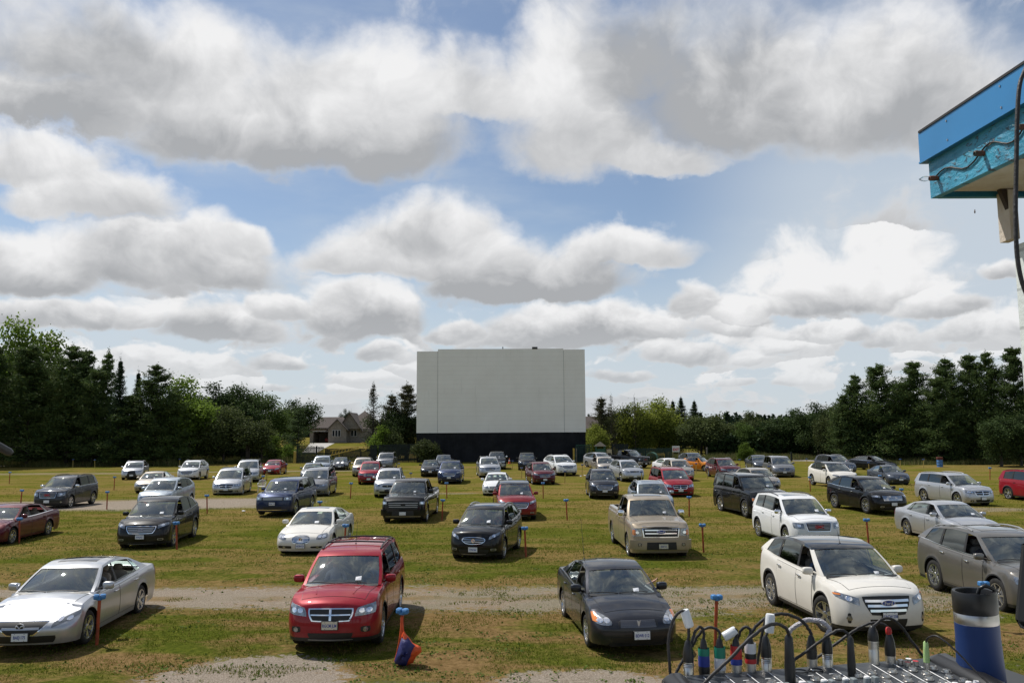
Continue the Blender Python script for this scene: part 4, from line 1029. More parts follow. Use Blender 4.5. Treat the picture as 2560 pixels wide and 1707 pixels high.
CARS = [
 # key, object name, family, paint, options, face, label
 ('mazda', 'sedan', 'sedan', SILVER, dict(r=0.335, spokes=5, darkrim=False, sunroof=(.22, .82), inm=TANIN, open=((1, 'g1'), (1, 'g2')), F=dict(zn=.475, lean=.26, wB=.452), bp=.50),
  dict(grille=[(-.28, .39), (.28, .39), (.55, .62), (-.55, .62)], bars=1, barh=.04, barmat=SILVER, frame=.05, framemat=CHROME, badge='mazda', bs=.085, bz=.545, lamp=[(.60, .50), (.98, .67), (.97, .75), (.62, .60)], darklamp=DK, intake=[(-.66, .23), (.66, .23), (.72, .37), (-.72, .37)], pz=.36, px=.02, ptext='BAEJ·175', twin=True, proj=.04),
  'silver front row sedan with wide sunroof and winged badge at the left edge'),
 ('journey_red', 'crossover_suv', 'suv', RED, dict(r=0.375, spokes=5, rails=2, crossbars=(.30, .78), antenna=(0, .3, .5), creases=True, clad=1, open=((1, 'g1'), (-1, 'g1')), F=dict(BOXR, zn=.555, wst=.41)),
  dodge(.94, ptext='RGCM JLM', pmat=OFFW, skid=True, pz=.55, fog=(.74, .46, .10, .055)), 'bright red crossover with black roof rails and crossbars, front row, plate RGCM JLM'),
 ('pontiac', 'sedan', 'sedan', DGREY, dict(r=0.315, spokes=5, antenna=(-.45, 1.7, .95), F=dict(zn=.515, lean=.20, wB=.452), bp=.51, inm=TANIN),
  dict(grille=[(-.46, .53), (.46, .53), (.44, .66), (-.44, .66)], ground=.4, mesh=7, badge='dart', bs=.075, bz=.60, lamp=[(.56, .56), (.95, .58), (.90, .78), (.60, .68)], lampround=.7, amber=True, twin=True, intake=[(-.55, .25), (.55, .25), (.62, .36), (-.62, .36)], pz=.40, px=.05, ptext='BEWR·312'),
  'dark grey compact sedan in the front row with a tall thin aerial'),
 ('edge_white', 'crossover_suv', 'suv', PEARL, dict(r=0.390, spokes=5, blackroof=True, clad=1, antenna=(0, -.35, .30), steer=14, F=dict(zn=.56, wst=.41), chrome_handle=True),
  dict(grille=[(-.38, .53), (.38, .53), (.56, .90), (-.56, .90)], gmat=BLACK, bars=3, barh=.048, barmat=CHROME, badge='oval', bs=.115, bz=.77, lamp=[(.58, .70), (.97, .86), (.95, .95), (.58, .86)], amber=True, intake=[(-.36, .28), (.36, .28), (.42, .46), (-.42, .46)], fog=(.80, .47, .03, .10), pz=.52, px=.0, ptext='CACW·238', lip=0),
  'pearl white front row crossover with black roof and chrome barred grille, plate CACW·238'),
 ('lexus_rx', 'crossover_suv', 'suv', BRONZE, dict(r=0.400, spokes=7, rails=1, clad=1, sunroof=(.2, .9), beltchrome=True, chrome_handle=True, open=((-1, 'g1'),)),
  generic(.95), 'warm grey crossover with chrome window trim behind the blue travel mug at the right edge'),
 ('allure', 'sedan', 'sedan', MAROON, dict(r=0.330, spokes=7, beltchrome=True, inm=TANIN, open=((1, 'g1'), (1, 'g2'))), dict(grille=[(-.26, .50), (.26, .50), (.28, .68), (-.28, .68)], ground=.8, vbars=9, frame=.06, lamp=[(.58, .52), (.88, .54), (.86, .70), (.58, .68)], lampround=.9, foghook=(.62, .33)),
  'dark maroon sedan cut off by the left edge behind the second pole from the left'),
 ('edge_black', 'crossover_suv', 'suv', BLK, dict(r=0.390, spokes=5, clad=1, beltchrome=True), ford15(1.0, ptext='BVAJ·421'), 'black crossover with a chrome hexagonal grille, orange pole at its front wheel'),
 ('lucerne', 'sedan', 'sedan', PEARL, dict(r=0.335, spokes=7, sunroof=(.25, .85), inm=TANIN), dict(grille=[(-.30, .46), (.30, .46), (.34, .72), (-.34, .72)], ground=.75, vbars=15, vw=.014, frame=.05, badge='shields', bs=.07, bz=.59, lamp=[(.55, .56), (.95, .62), (.90, .78), (.58, .72)], lampround=.6, twin=True, intake=[(-.86, .29), (-.34, .29), (-.34, .38), (-.86, .38)], pz=.38, ptext='ABZM·523', fog=(.62, .33, .26, .035)),
  'pearl white sedan with slatted oval grille and sunroof, behind the bright red crossover'),
 ('encore', 'crossover_suv', 'suv', BLK, dict(r=0.360, spokes=5, clad=1, rails=1, sunroof=(.1, .85), F=dict(zn=.57), beltchrome=True, open=((1, 'g1'), (-1, 'g1'))), dict(grille=[(-.36, .60), (.36, .60), (.48, .80), (-.48, .80)], ground=.8, frame=.05, bars=2, barh=.012, badge='shields', bs=.07, lamp=[(.56, .72), (.93, .88), (.92, .96), (.60, .84)], foghook=(.74, .42), skid=True, pz=.42, ptext='XYN·264'),
  'small black crossover with open sunroof and silver roof rails, mid second row'),
 ('f150', 'pickup_truck', 'pickup', GOLD, dict(r=0.415, spokes=6, sunroof=(.2, .7), chrome_mirror=True, creases=True, antenna=(-.5, -.6, .1), open=((-1, 'g1'),)),
  dict(grille=[(-.56, .80), (.56, .80), (.60, 1.12), (-.60, 1.12)], ground=.04, bars=2, barh=.04, frame=.05, badge='oval', bs=.12, lamp=[(.64, .82), (.93, .82), (.93, 1.06), (.66, 1.06)], lampround=.05, amber=True, intake=None, bumper=(.40, .70, GOLD), fog=(.72, .55, .06, .05), pz=.50, px=.05, ptext='AE47·21', pmat=OFFW),
  'beige gold crew cab pickup truck with chrome grille and chrome mirrors'),
 ('terrain_white', 'suv', 'suv', WHITE, dict(r=0.375, spokes=6, rails=2, sunroof=(.15, .9), clad=1, chrome_mirror=True, F=dict(BOXR, zn=.575, wst=.41)), gmc(1.01), 'white SUV with red lettering on its wide barred grille, behind the pearl white crossover'),
 ('chrysler200', 'sedan', 'sedan', SILVER, dict(r=0.335, spokes=5, open=((-1, 'g1'),)), toy(.72), 'silver sedan with a driver arm on the window sill, behind the warm grey crossover'),
 ('terrain_black', 'suv', 'suv', DGREY, dict(r=0.375, spokes=6, rails=2, clad=1, beltchrome=True, chrome_mirror=True, F=dict(BOXR, zn=.575, wst=.41)), gmc(1.01), 'dark grey SUV with chrome mirrors and red grille lettering at the far left'),
 ('flex', 'wagon', 'boxy', NAVY, dict(r=0.385, spokes=5, F=dict(zn=.56)), dict(grille=[(-.56, .78), (.56, .78), (.58, .96), (-.58, .96)], bars=3, barh=.035, barmat=SATIN, ground=.05, lamp=[(.60, .80), (.93, .80), (.93, .97), (.60, .97)], lampround=.1, lip=.30, intake=[(-.5, .36), (.5, .36), (.5, .46), (-.5, .46)], pz=.62, ptext='BKMX·718'),
  'navy blue boxy wagon with a wide satin barred grille'),
 ('silverado', 'pickup_truck', 'pickup', BLK, dict(r=0.425, spokes=6), dict(grille=[(-.70, .72), (.70, .72), (.74, 1.08), (-.74, 1.08)], ground=.15, bars=3, barh=.03, barmat=SATIN, badge='bowtie', bs=.10, lamp=[(.74, .92), (.96, .92), (.96, 1.06), (.76, 1.06)], bumper=(.42, .70, BLK), lip=.36, lipmat=SATIN, pz=.52), 'black full-size pickup truck with a black bowtie badge and satin bumper inserts'),
 ('edge_red', 'crossover_suv', 'suv', DRED, dict(r=0.390, blackroof=True, clad=1), ford15(1.0), 'red crossover with a dark roof and satin hexagonal grille behind the small black crossover'),
 ('yukon', 'suv', 'boxy', BLK, dict(r=0.425, spokes=5, rails=2, clad=1, chrome_handle=False, F=dict(uc=.26, wst=.39)), gmc(1.05, bars=2, amber=True), 'large black full-size SUV behind the white SUV with red lettering'),
 ('mkx', 'crossover_suv', 'suv', BLK, dict(r=0.395, spokes=7, beltchrome=True, chrome_handle=True), dict(grille=[(-.56, .64), (.56, .64), (.62, .92), (-.62, .92)], ground=.4, vbars=20, vw=.014, lamp=[(.66, .80), (.96, .84), (.95, .92), (.66, .92)], intake=[(-.5, .28), (.5, .28), (.5, .38), (-.5, .38)], pz=.50, foghook=(.62, .38)),
  'black crossover with a chrome split wing grille of upright slats'),
 ('journey_silver', 'crossover_suv', 'suv', SILVER, dict(r=0.375, rails=1, clad=0, creases=True, F=dict(BOXR)), dodge(.94, skid=True), 'silver crossover with chrome cross grille, on the right behind the silver sedan'),
 ('escape_red', 'suv', 'suv', RED, dict(r=0.375, rails=2, sill=True, F=dict(BOXR)), generic(.95), 'red SUV cut off by the right edge of the photo'),
 ('escape_silver', 'crossover_suv', 'suv', BSILV, dict(r=0.365), ford15(.95), 'silver crossover directly behind the black crossover with the chrome hexagonal grille'),
 ('caravan_silver', 'minivan', 'van', SILVER, dict(r=0.340, rails=2), dodge(.87), 'silver minivan with black roof rails and a cross grille beside the white plastic chair'),
 ('caravan_grey', 'minivan', 'van', GREY, dict(r=0.340, rails=2), generic(.87), 'grey silver minivan right behind the navy boxy wagon'),
 ('torrent', 'suv', 'suv', SILVER, dict(r=0.365, rails=1, F=dict(BOXR)), dict(grille=[(-.36, .66), (.36, .66), (.38, .80), (-.38, .80)], ground=.6, cross=0, badge='dart', bs=.07, fog=(.7, .46, .09, .05), lamp=[(.5, .70), (.93, .72), (.92, .90), (.52, .86)]), 'pale silver SUV with raised roof rails behind the black pickup truck with the bowtie badge'),
 ('corolla_white', 'sedan', 'sedan', WHITE, dict(r=0.310), toy(.70), 'white compact sedan partly hidden by the red crossover with the dark roof'),
 ('escape_grey', 'crossover_suv', 'suv', DGREY, dict(r=0.365, rails=2), ford15(.95), 'dark grey crossover standing alone left of the beige pickup truck'),
 ('wagon_blue', 'wagon', 'suv', BSILV, dict(r=0.340, rails=1, sunroof=(.15, .9), F=dict(zc=.66)), generic(.9), 'blue silver wagon with roof rails hidden behind the beige pickup truck'),
 ('caravan_red', 'minivan', 'van', RED, dict(r=0.340, rails=2), dodge(.87, cross=.02), 'red minivan with roof rails and a chrome cross grille'),
 ('crv_grey', 'hatchback', 'suv', BEIGE, dict(r=0.330, F=dict(zn=.52)), toy(.78), 'beige grey hatchback peeping out behind the large black SUV'),
 ('edge_white_far', 'crossover_suv', 'suv', PEARL, dict(r=0.395, blackroof=True, clad=1), ford15(1.0), 'cream white crossover with a dark glass roof behind the black crossover with the split grille'),
 ('fiesta', 'sedan', 'sedan', SLATE, dict(r=0.305, F=dict(zn=.56, hood=[(.06, .60), (.14, .65)], uc=.24, wst=.40)), generic(.80), 'small dark blue grey sedan with bright headlamps right of the cream white crossover'),
 ('van_dark', 'crossover_suv', 'suv', SLATE, dict(r=0.375, rails=1, F=dict(BOXR)), dodge(.94), 'dark crossover with silver roof rails directly behind the cream white crossover'),
 ('sedan_black', 'sedan', 'sedan', BLK, dict(r=0.340, beltchrome=True), generic(.72), 'long black sedan with a bright window line near the gravel loop on the right'),
 ('lexus_nx', 'crossover_suv', 'suv', SILVER, dict(r=0.375, rails=1, clad=1), dict(grille=[(-.46, .36), (.46, .36), (.30, .86), (-.30, .86)], ground=.1, lamp=[(.55, .76), (.96, .84), (.95, .92), (.60, .84)]), 'silver crossover with a black spindle grille at the far left of the back rows'),
 ('sedan_beige', 'sedan', 'sedan', BEIGE, dict(r=0.320), toy(.70), 'champagne sedan half hidden by the silver crossover on the left'),
 ('escape_white', 'crossover_suv', 'suv', WHITE, dict(r=0.365, rails=1, clad=1), ford15(.95), 'white crossover left of the silver minivan with black rails'),
 ('van_silver', 'minivan', 'van', SILVER, dict(r=0.340, rails=2), dodge(.87), 'silver minivan hidden behind the other silver minivan, next to the small red sedan'),
 ('corolla_red', 'sedan', 'sedan', RED, dict(r=0.310), toy(.70), 'small red sedan in the back row on the left'),
 ('sedan_grey', 'sedan', 'sedan', GREY, dict(r=0.320), generic(.72), 'grey sedan mostly hidden behind the grey silver minivan'),
 ('suv_lightblue', 'suv', 'suv', BSILV, dict(r=0.375, rails=1), generic(.95), 'light blue silver SUV below the yellow ladder'),
 ('muscle', 'coupe', 'sedan', BLK, dict(r=0.365, coupe=True, stripes=True, F=dict(wst=.44, zn=.53)), generic(.72, lamp=[(.62, .60), (.92, .60), (.92, .68), (.62, .68)]), 'black coupe with two white stripes on its bonnet'),
 ('outback', 'wagon', 'suv', BEIGE, dict(r=0.365, rails=2), generic(.9), 'silver wagon with black roof rails left of the red SUV'),
 ('suv_red', 'suv', 'suv', RED, dict(r=0.375, rails=2), generic(.96), 'bright red SUV in front of the silver wagon in the back rows'),
 ('ridgeline', 'suv', 'boxy', GREY, dict(r=0.395, rails=1), generic(1.0), 'grey SUV behind the bright red SUV close to the dark fence'),
 ('camry_black', 'sedan', 'sedan', BLK, dict(r=0.330), toy(.72), 'black sedan left of the navy crossover in front of the screen'),
 ('edge_blue', 'crossover_suv', 'suv', NAVY, dict(r=0.395, sunroof=(.1, .9)), ford15(1.0), 'navy blue crossover with a raised sunroof near the left end of the screen'),
 ('sedan_dark', 'crossover_suv', 'suv', SLATE, dict(r=0.340), generic(.85), 'dark crossover mostly hidden behind the navy crossover and the black sedan'),
 ('traverse', 'crossover_suv', 'suv', SILVER, dict(r=0.395, rails=1), chevy(.97), 'silver white crossover with a dark bowtie grille in front of the screen'),
 ('sierra_dark', 'pickup_truck', 'pickup', DGREY, dict(r=0.415, chrome_mirror=True), gmc(1.1, bumper=(.42, .70, SATIN)), 'dark grey pickup truck behind the silver white crossover at the screen'),
 ('suv_black', 'suv', 'suv', BLK, dict(r=0.385), generic(.98), 'black SUV behind the maroon crossover in front of the screen'),
 ('equinox', 'crossover_suv', 'suv', MAROON, dict(r=0.375), chevy(.92), 'maroon crossover with a bowtie grille in the middle of the field'),
 ('explorer', 'suv', 'suv', WHITE, dict(r=0.395, rails=1, blackroof=False, clad=1), ford15(1.02), 'white SUV right behind the maroon crossover'),
 ('santafe', 'crossover_suv', 'suv', SILVER, dict(r=0.375), generic(.93), 'silver crossover by the playground, turned to the right'),
 ('suv_beige', 'crossover_suv', 'suv', BEIGE, dict(r=0.340), generic(.9), 'champagne crossover hidden behind the dark grey crossover and the silver one'),
 ('rav4', 'crossover_suv', 'suv', SILVER, dict(r=0.375, rails=1, clad=1), toy(.95, skid=True), 'silver crossover with black cladding and a dark smile grille'),
 ('sierra_black', 'pickup_truck', 'pickup', BLK, dict(r=0.425), gmc(1.1, bumper=(.42, .70, SATIN)), 'black pickup truck seen from its side by the green fence'),
 ('sedan_white', 'sedan', 'sedan', WHITE, dict(r=0.340), generic(.72), 'white sedan behind the red minivan'),
 ('escape_beige', 'crossover_suv', 'suv', BEIGE, dict(r=0.365), ford15(.95), 'champagne crossover right behind the red minivan'),
 ('suv_navy', 'crossover_suv', 'suv', SLATE, dict(r=0.375), generic(.93), 'dark blue crossover behind the orange convertible'),
 ('mini', 'convertible', 'sedan', ORANGE, dict(r=0.300, coupe=True, blackroof=True, roofmat=BLACK, F=dict(zn=.56, uc=.30, wst=.42, ue=.93, ret=.80, hood=[(.06, .61), (.16, .645)])), generic(.78), 'small orange convertible with its black soft top up'),
 ('xt5', 'crossover_suv', 'suv', MAROON, dict(r=0.385, rails=1), generic(.93), 'maroon crossover with a bright shield grille right of the orange convertible'),
 ('charger', 'sedan', 'sedan', SLATE, dict(r=0.365), generic(.76), 'dark blue grey sedan tucked behind the grey silver minivan on the right'),
 ('towncountry', 'minivan', 'van', GREY, dict(r=0.340), generic(.87, cross=0), 'grey silver minivan on the right side with the leafy bright bush behind it'),
]
CAROBJ = {}
CATS = {'sedan': 'sedan', 'crossover_suv': 'crossover', 'suv': 'SUV', 'pickup_truck': 'pickup truck', 'minivan': 'minivan', 'wagon': 'wagon', 'hatchback': 'hatchback', 'coupe': 'coupe', 'convertible': 'convertible'}
for key, nm, fam, pm_, o_, face, lab in CARS:
    if ONLY and key not in ONLY: continue
    dims, loc, yaw = CARPOS[key]
    if fam in ('suv', 'boxy', 'van', 'pickup'): dims = (dims[0], dims[1], dims[2]*1.035, dims[3], dims[4])
    o_ = dict(o_); o_['face'] = face; o_['detail'] = 1 if loc[1] < 62 else 0
    if key in ('journey_red',): pass
    CAROBJ[key] = Car(nm, lab, CATS[nm], dims, fam, pm_, loc, yaw, **o_)
# ------------------------------------------------------------------ foliage
def leafmat(name, c1, c2, c3=None, rough=.75, tl=.30, sp=.2):
    m = bpy.data.materials.new(name); m.use_nodes = True; nt = m.node_tree; b = nt.nodes['Principled BSDF']; g = G(nt)
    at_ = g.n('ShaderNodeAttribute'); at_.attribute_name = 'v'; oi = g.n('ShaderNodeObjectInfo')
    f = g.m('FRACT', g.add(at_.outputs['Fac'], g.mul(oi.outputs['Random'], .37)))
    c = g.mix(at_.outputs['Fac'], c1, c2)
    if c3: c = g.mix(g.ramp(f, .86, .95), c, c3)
    hs = g.n('ShaderNodeHueSaturation'); g.put(hs.inputs['Value'], g.add(.82, g.mul(oi.outputs['Random'], .36))); g.ln(c, hs.inputs['Color'])
    g.ln(hs.outputs[0], b.inputs['Base Color']); b.inputs['Roughness'].default_value = rough; b.inputs['Specular IOR Level'].default_value = sp
    # thin leaves let some light through
    tr = g.n('ShaderNodeBsdfTranslucent'); g.ln(hs.outputs[0], tr.inputs[0]); mx = g.n('ShaderNodeMixShader'); mx.inputs[0].default_value = tl
    out = [n for n in nt.nodes if n.type == 'OUTPUT_MATERIAL'][0]
    g.ln(b.outputs[0], mx.inputs[1]); g.ln(tr.outputs[0], mx.inputs[2]); g.ln(mx.outputs[0], out.inputs[0])
    return m
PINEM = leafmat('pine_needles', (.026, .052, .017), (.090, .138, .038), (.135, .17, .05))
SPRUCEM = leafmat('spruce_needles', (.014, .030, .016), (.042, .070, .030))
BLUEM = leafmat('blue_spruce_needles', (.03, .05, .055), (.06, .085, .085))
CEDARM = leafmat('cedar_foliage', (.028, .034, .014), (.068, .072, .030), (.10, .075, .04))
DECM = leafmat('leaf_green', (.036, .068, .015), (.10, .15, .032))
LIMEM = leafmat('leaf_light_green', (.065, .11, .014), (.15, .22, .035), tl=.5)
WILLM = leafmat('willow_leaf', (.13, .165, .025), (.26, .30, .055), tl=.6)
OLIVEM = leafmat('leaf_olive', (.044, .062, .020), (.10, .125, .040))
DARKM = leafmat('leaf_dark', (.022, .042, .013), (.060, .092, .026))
BARK = pmat('bark', (.075, .06, .048), .95, var=.5, scale=6, bump=.6)
def cards(C, size, rs, flat=0.0, asp=.45, v=None):
    """one rhombus leaf per centre; flat in 0..1 lays the leaves level"""
    n = len(C); a = rs.normal(size=(n, 3)); a[:, 2] *= (1-flat*.8); a /= np.linalg.norm(a, axis=1)[:, None]
    b = rs.normal(size=(n, 3)); b[:, 2] *= (1-flat*.8); b -= (b*a).sum(1)[:, None]*a; b /= np.linalg.norm(b, axis=1)[:, None]
    s = (size*rs.uniform(.6, 1.35, n))[:, None]
    V = np.stack([C-a*s*.5, C+b*s*asp*.5, C+a*s*.5, C-b*s*asp*.5], 1).reshape(-1, 3)
    return V, (v if v is not None else rs.random(n))
def leafmesh(name, V, val, m):
    n = len(V)//4; me = bpy.data.meshes.new(name); me.vertices.add(n*4); me.vertices.foreach_set('co', V.astype(np.float32).ravel())
    me.loops.add(n*4); me.loops.foreach_set('vertex_index', np.arange(n*4, dtype=np.int32)); me.polygons.add(n)
    me.polygons.foreach_set('loop_start', np.arange(0, n*4, 4, dtype=np.int32)); me.polygons.foreach_set('loop_total', np.full(n, 4, np.int32))
    at_ = me.attributes.new('v', 'FLOAT', 'FACE'); at_.data.foreach_set('value', val.astype(np.float32)); me.materials.append(m); me.update(calc_edges=True); return me
def conifer(seed, H, Rm, n=12000, prof=0, flat=.62, droop=0.0, size=.46, m=PINEM, z0=.06, sparse=0.0, gap=0.0):
    """unit builder: returns crown mesh and trunk mesh"""
    rs = np.random.RandomState(seed); C = []; vals = []; mb = MB(); z = z0*H; k = 0
    lean = rs.normal(size=2)*.012*H
    levels = int(H*(2.1 if prof == 0 else 3.4)); per = max(4, int(n*1.7/levels/6))
    for i in range(levels):
        t = (i+rs.uniform(-.3, .3))/levels; t = min(max(t, 0), .995); zz = z0*H+(1-z0)*H*t
        if prof == 0: rad = 1.10*Rm*(1-t)**.52*(.72+.28*math.sin(min(1, t*4)*math.pi/2))*(.92+.14*math.sin(t*11+seed*1.7)*math.sin(t*23+seed))   # broad pine
        elif prof == 1: rad = Rm*(1-t)**.95                                             # spire spruce
        else: rad = Rm*(1-t)**.55*min(1, .55+t*2.2)*(.92+.12*math.sin(t*17+seed))                                       # cedar
        nb = 6
        for b in range(nb):
            if rs.random() < gap: continue
            an = rs.uniform(0, 2*math.pi); L = rad*rs.uniform(.5, 1.3); up = (.25+.55*t-droop)*L*rs.uniform(.3, 1)
            q = rs.random(per)**.55; base = np.array([lean[0]*t, lean[1]*t, zz])
            P = base+np.stack([np.cos(an)*L*q, np.sin(an)*L*q, up*q*q], 1)
            sp = (.16+.13*L*q)[:, None]*np.array([1, 1, .62]) if prof == 0 else (.10+.13*L*q)[:, None]*np.ones(3)
            P = P+rs.normal(size=(per, 3))*sp*np.array([1, 1, .45+.3*(1-flat)])
            if sparse: P = P[q > sparse*.8]; qq = q[q > sparse*.8]
            else: qq = q
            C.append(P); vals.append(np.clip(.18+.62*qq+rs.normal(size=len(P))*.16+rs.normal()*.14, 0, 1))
            if L > .5 and b < 4: mb.tube([base, base+np.array([np.cos(an)*L*.5, np.sin(an)*L*.5, up*.25]), base+np.array([np.cos(an)*L*.93, np.sin(an)*L*.93, up*.86])], [.012*H*(1-t)*.35+.02, .02, .008], 4)
    # leader tuft
    tip = rs.normal(size=(60, 3))*np.array([.10, .10, .35])+np.array([lean[0], lean[1], H*.985]); C.append(tip); vals.append(rs.random(60))
    C = np.concatenate(C); vals = np.concatenate(vals); V, vv = cards(C, size, rs, flat, .24, vals)
    pts = [(0, 0, -.3)]+[(lean[0]*t, lean[1]*t, H*t) for t in np.linspace(0, 1, 7)]; mb.tube(pts, [.019*H]+[.016*H*(1-t*.93) for t in np.linspace(0, 1, 7)], 8)
    return leafmesh('crown', V, vv, m), mb.mesh('trunk', [BARK], 40)
def broadleaf(seed, H, Rm, n=11000, m=DECM, zc=.55, zr=.45, size=.30, clumps=26, droop=0.0, stems=1, loose=1.0):
    rs = np.random.RandomState(seed); mb = MB(); C = []; vals = []
    cc = []
    for i in range(clumps):
        d = rs.normal(size=3); d /= np.linalg.norm(d); r = rs.uniform(.25, .80)
        c = np.array([d[0]*Rm*r, d[1]*Rm*r, H*zc+d[2]*H*zr*r]); 
        if c[2] < .12*H: c[2] = rs.uniform(.12, .3)*H
        rad = Rm*rs.uniform(.28, .46)*(1.1-.2*max(0, d[2])); cc.append((c, rad))
    w_ = np.array([r**2 for _, r in cc]); w_ = (w_/w_.sum()*n).astype(int)
    for (c, r), k in zip(cc, w_):
        d = rs.normal(size=(k, 3)); d /= np.linalg.norm(d, axis=1)[:, None]; q = rs.random(k)**.42
        P = c+d*(r*q*(1+rs.normal(size=k)*.12*loose))[:, None]*np.array([1, 1, .82])
        if droop: P[:, 2] -= droop*rs.random(k)*r*(np.hypot(P[:, 0], P[:, 1])/Rm)
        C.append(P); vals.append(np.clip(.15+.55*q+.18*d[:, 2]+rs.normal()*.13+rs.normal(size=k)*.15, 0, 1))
    # stray twigs beyond the outline
    k = int(n*.05); i = rs.randint(0, len(cc), k); d = rs.normal(size=(k, 3)); d /= np.linalg.norm(d, axis=1)[:, None]
    C.append(np.array([cc[a][0] for a in i])+d*np.array([cc[a][1] for a in i])[:, None]*rs.uniform(1, 1.28, k)[:, None]); vals.append(rs.uniform(.5, 1, k))
    C = np.concatenate(C); C[:, 2] = np.maximum(C[:, 2], .05); V, vv = cards(C, size, rs, 0, .62, np.concatenate(vals))
    for s_ in range(stems):
        o = rs.normal(size=2)*.12*(stems > 1)
        mb.tube([(o[0], o[1], -.3), (o[0], o[1], H*.2), (o[0]*2, o[1]*2, H*.45), (o[0]*3, o[1]*3, H*.8)], [.022*H/stems**.5, .017*H/stems**.5, .012*H/stems**.5, .003*H], 7)
    for c, r in cc[:14]:
        z_ = rs.uniform(.2, .5)*H; mb.tube([(0, 0, z_), (c[0]*.5, c[1]*.5, (z_+c[2])/2+.2), tuple(c)], [.007*H, .005*H, .002*H], 5)
    return leafmesh('crown', V, vv, m), mb.mesh('trunk', [BARK], 40)
PROTO = {}
def proto(k):
    if k in PROTO: return PROTO[k]
    P = {
     'pineA': lambda: (conifer(1, 14, 4.3, 15000, 0, .55), 14, 4.3), 'pineB': lambda: (conifer(2, 14, 3.9, 15000, 0, .6, size=.44), 14, 3.7), 'pineC': lambda: (conifer(3, 14, 4.8, 16000, 0, .62, gap=.12), 14, 4.8),
     'pineS': lambda: (conifer(4, 11, 2.2, 6500, 0, .35, sparse=.4, gap=.2), 11, 2.2),
     'spruceA': lambda: (conifer(5, 12, 2.3, 11000, 1, .4, .35, .26, SPRUCEM), 12, 2.3), 'spruceB': lambda: (conifer(6, 12, 2.9, 12000, 1, .4, .3, .28, SPRUCEM), 12, 2.9),
     'blue': lambda: (conifer(7, 8, 1.9, 9000, 1, .3, .2, .24, BLUEM), 8, 1.9),
     'young': lambda: (conifer(8, 7, 2.1, 6000, 0, .8, gap=.22, size=.24, m=leafmat('young_pine_needles', (.03, .055, .018), (.085, .125, .04))), 7, 2.1),
     'cedarA': lambda: (conifer(9, 9, 1.5, 2600, 2, .1, -.15, .24, CEDARM, gap=.25), 9, 1.35), 'cedarB': lambda: (conifer(10, 9, 2.1, 8000, 0, .2, -.1, .28, CEDARM), 9, 1.9),
     'cedarD': lambda: (conifer(16, 9, 1.6, 1500, 2, .1, -.45, .22, CEDARM, sparse=.6, gap=.5), 9, 1.6),
     'decA': lambda: (broadleaf(11, 13, 4.6, 15000, DECM), 13, 4.6), 'decB': lambda: (broadleaf(12, 13, 4.2, 14000, DARKM, .52), 13, 4.2),
     'lime': lambda: (broadleaf(13, 11, 4.0, 14000, LIMEM, .55), 11, 4.0), 'will': lambda: (broadleaf(14, 8, 3.9, 17000, WILLM, .5, .46, .24, 34, droop=1.2), 8, 3.9),
     'olive': lambda: (broadleaf(15, 8, 3.8, 14000, OLIVEM, .5, .45, .26), 8, 3.8), 'cedarC': lambda: (conifer(20, 9, 2.3, 7000, 0, .2, -.1, .28, CEDARM, gap=.1), 9, 2.3),
     'oliveS': lambda: (broadleaf(18, 9, 2.6, 7000, OLIVEM, .5, .45, .26, 22, stems=3, loose=2.2), 9, 2.6),
     'bush': lambda: (broadleaf(17, 3, 1.6, 5200, LIMEM, .48, .48, .17, 20, stems=4, loose=1.6), 3, 1.6), 'bushD': lambda: (broadleaf(19, 3, 1.7, 5200, OLIVEM, .48, .48, .17, 20, stems=4, loose=1.6), 3, 1.7),
    }[k]()
    (cm_, tm_), H_, R_ = P; co = np.empty(len(cm_.vertices)*3, np.float32); cm_.vertices.foreach_get('co', co); co = co.reshape(-1, 3)
    top_ = float(np.percentile(co[:, 2], 99.7)); rr_ = float(np.percentile(np.hypot(co[:, 0], co[:, 1]), 93)) if k[:3] in ('dec', 'lim', 'wil', 'oli', 'bus') else R_
    P = ((cm_, tm_), top_, rr_); PROTO[k] = P; return P
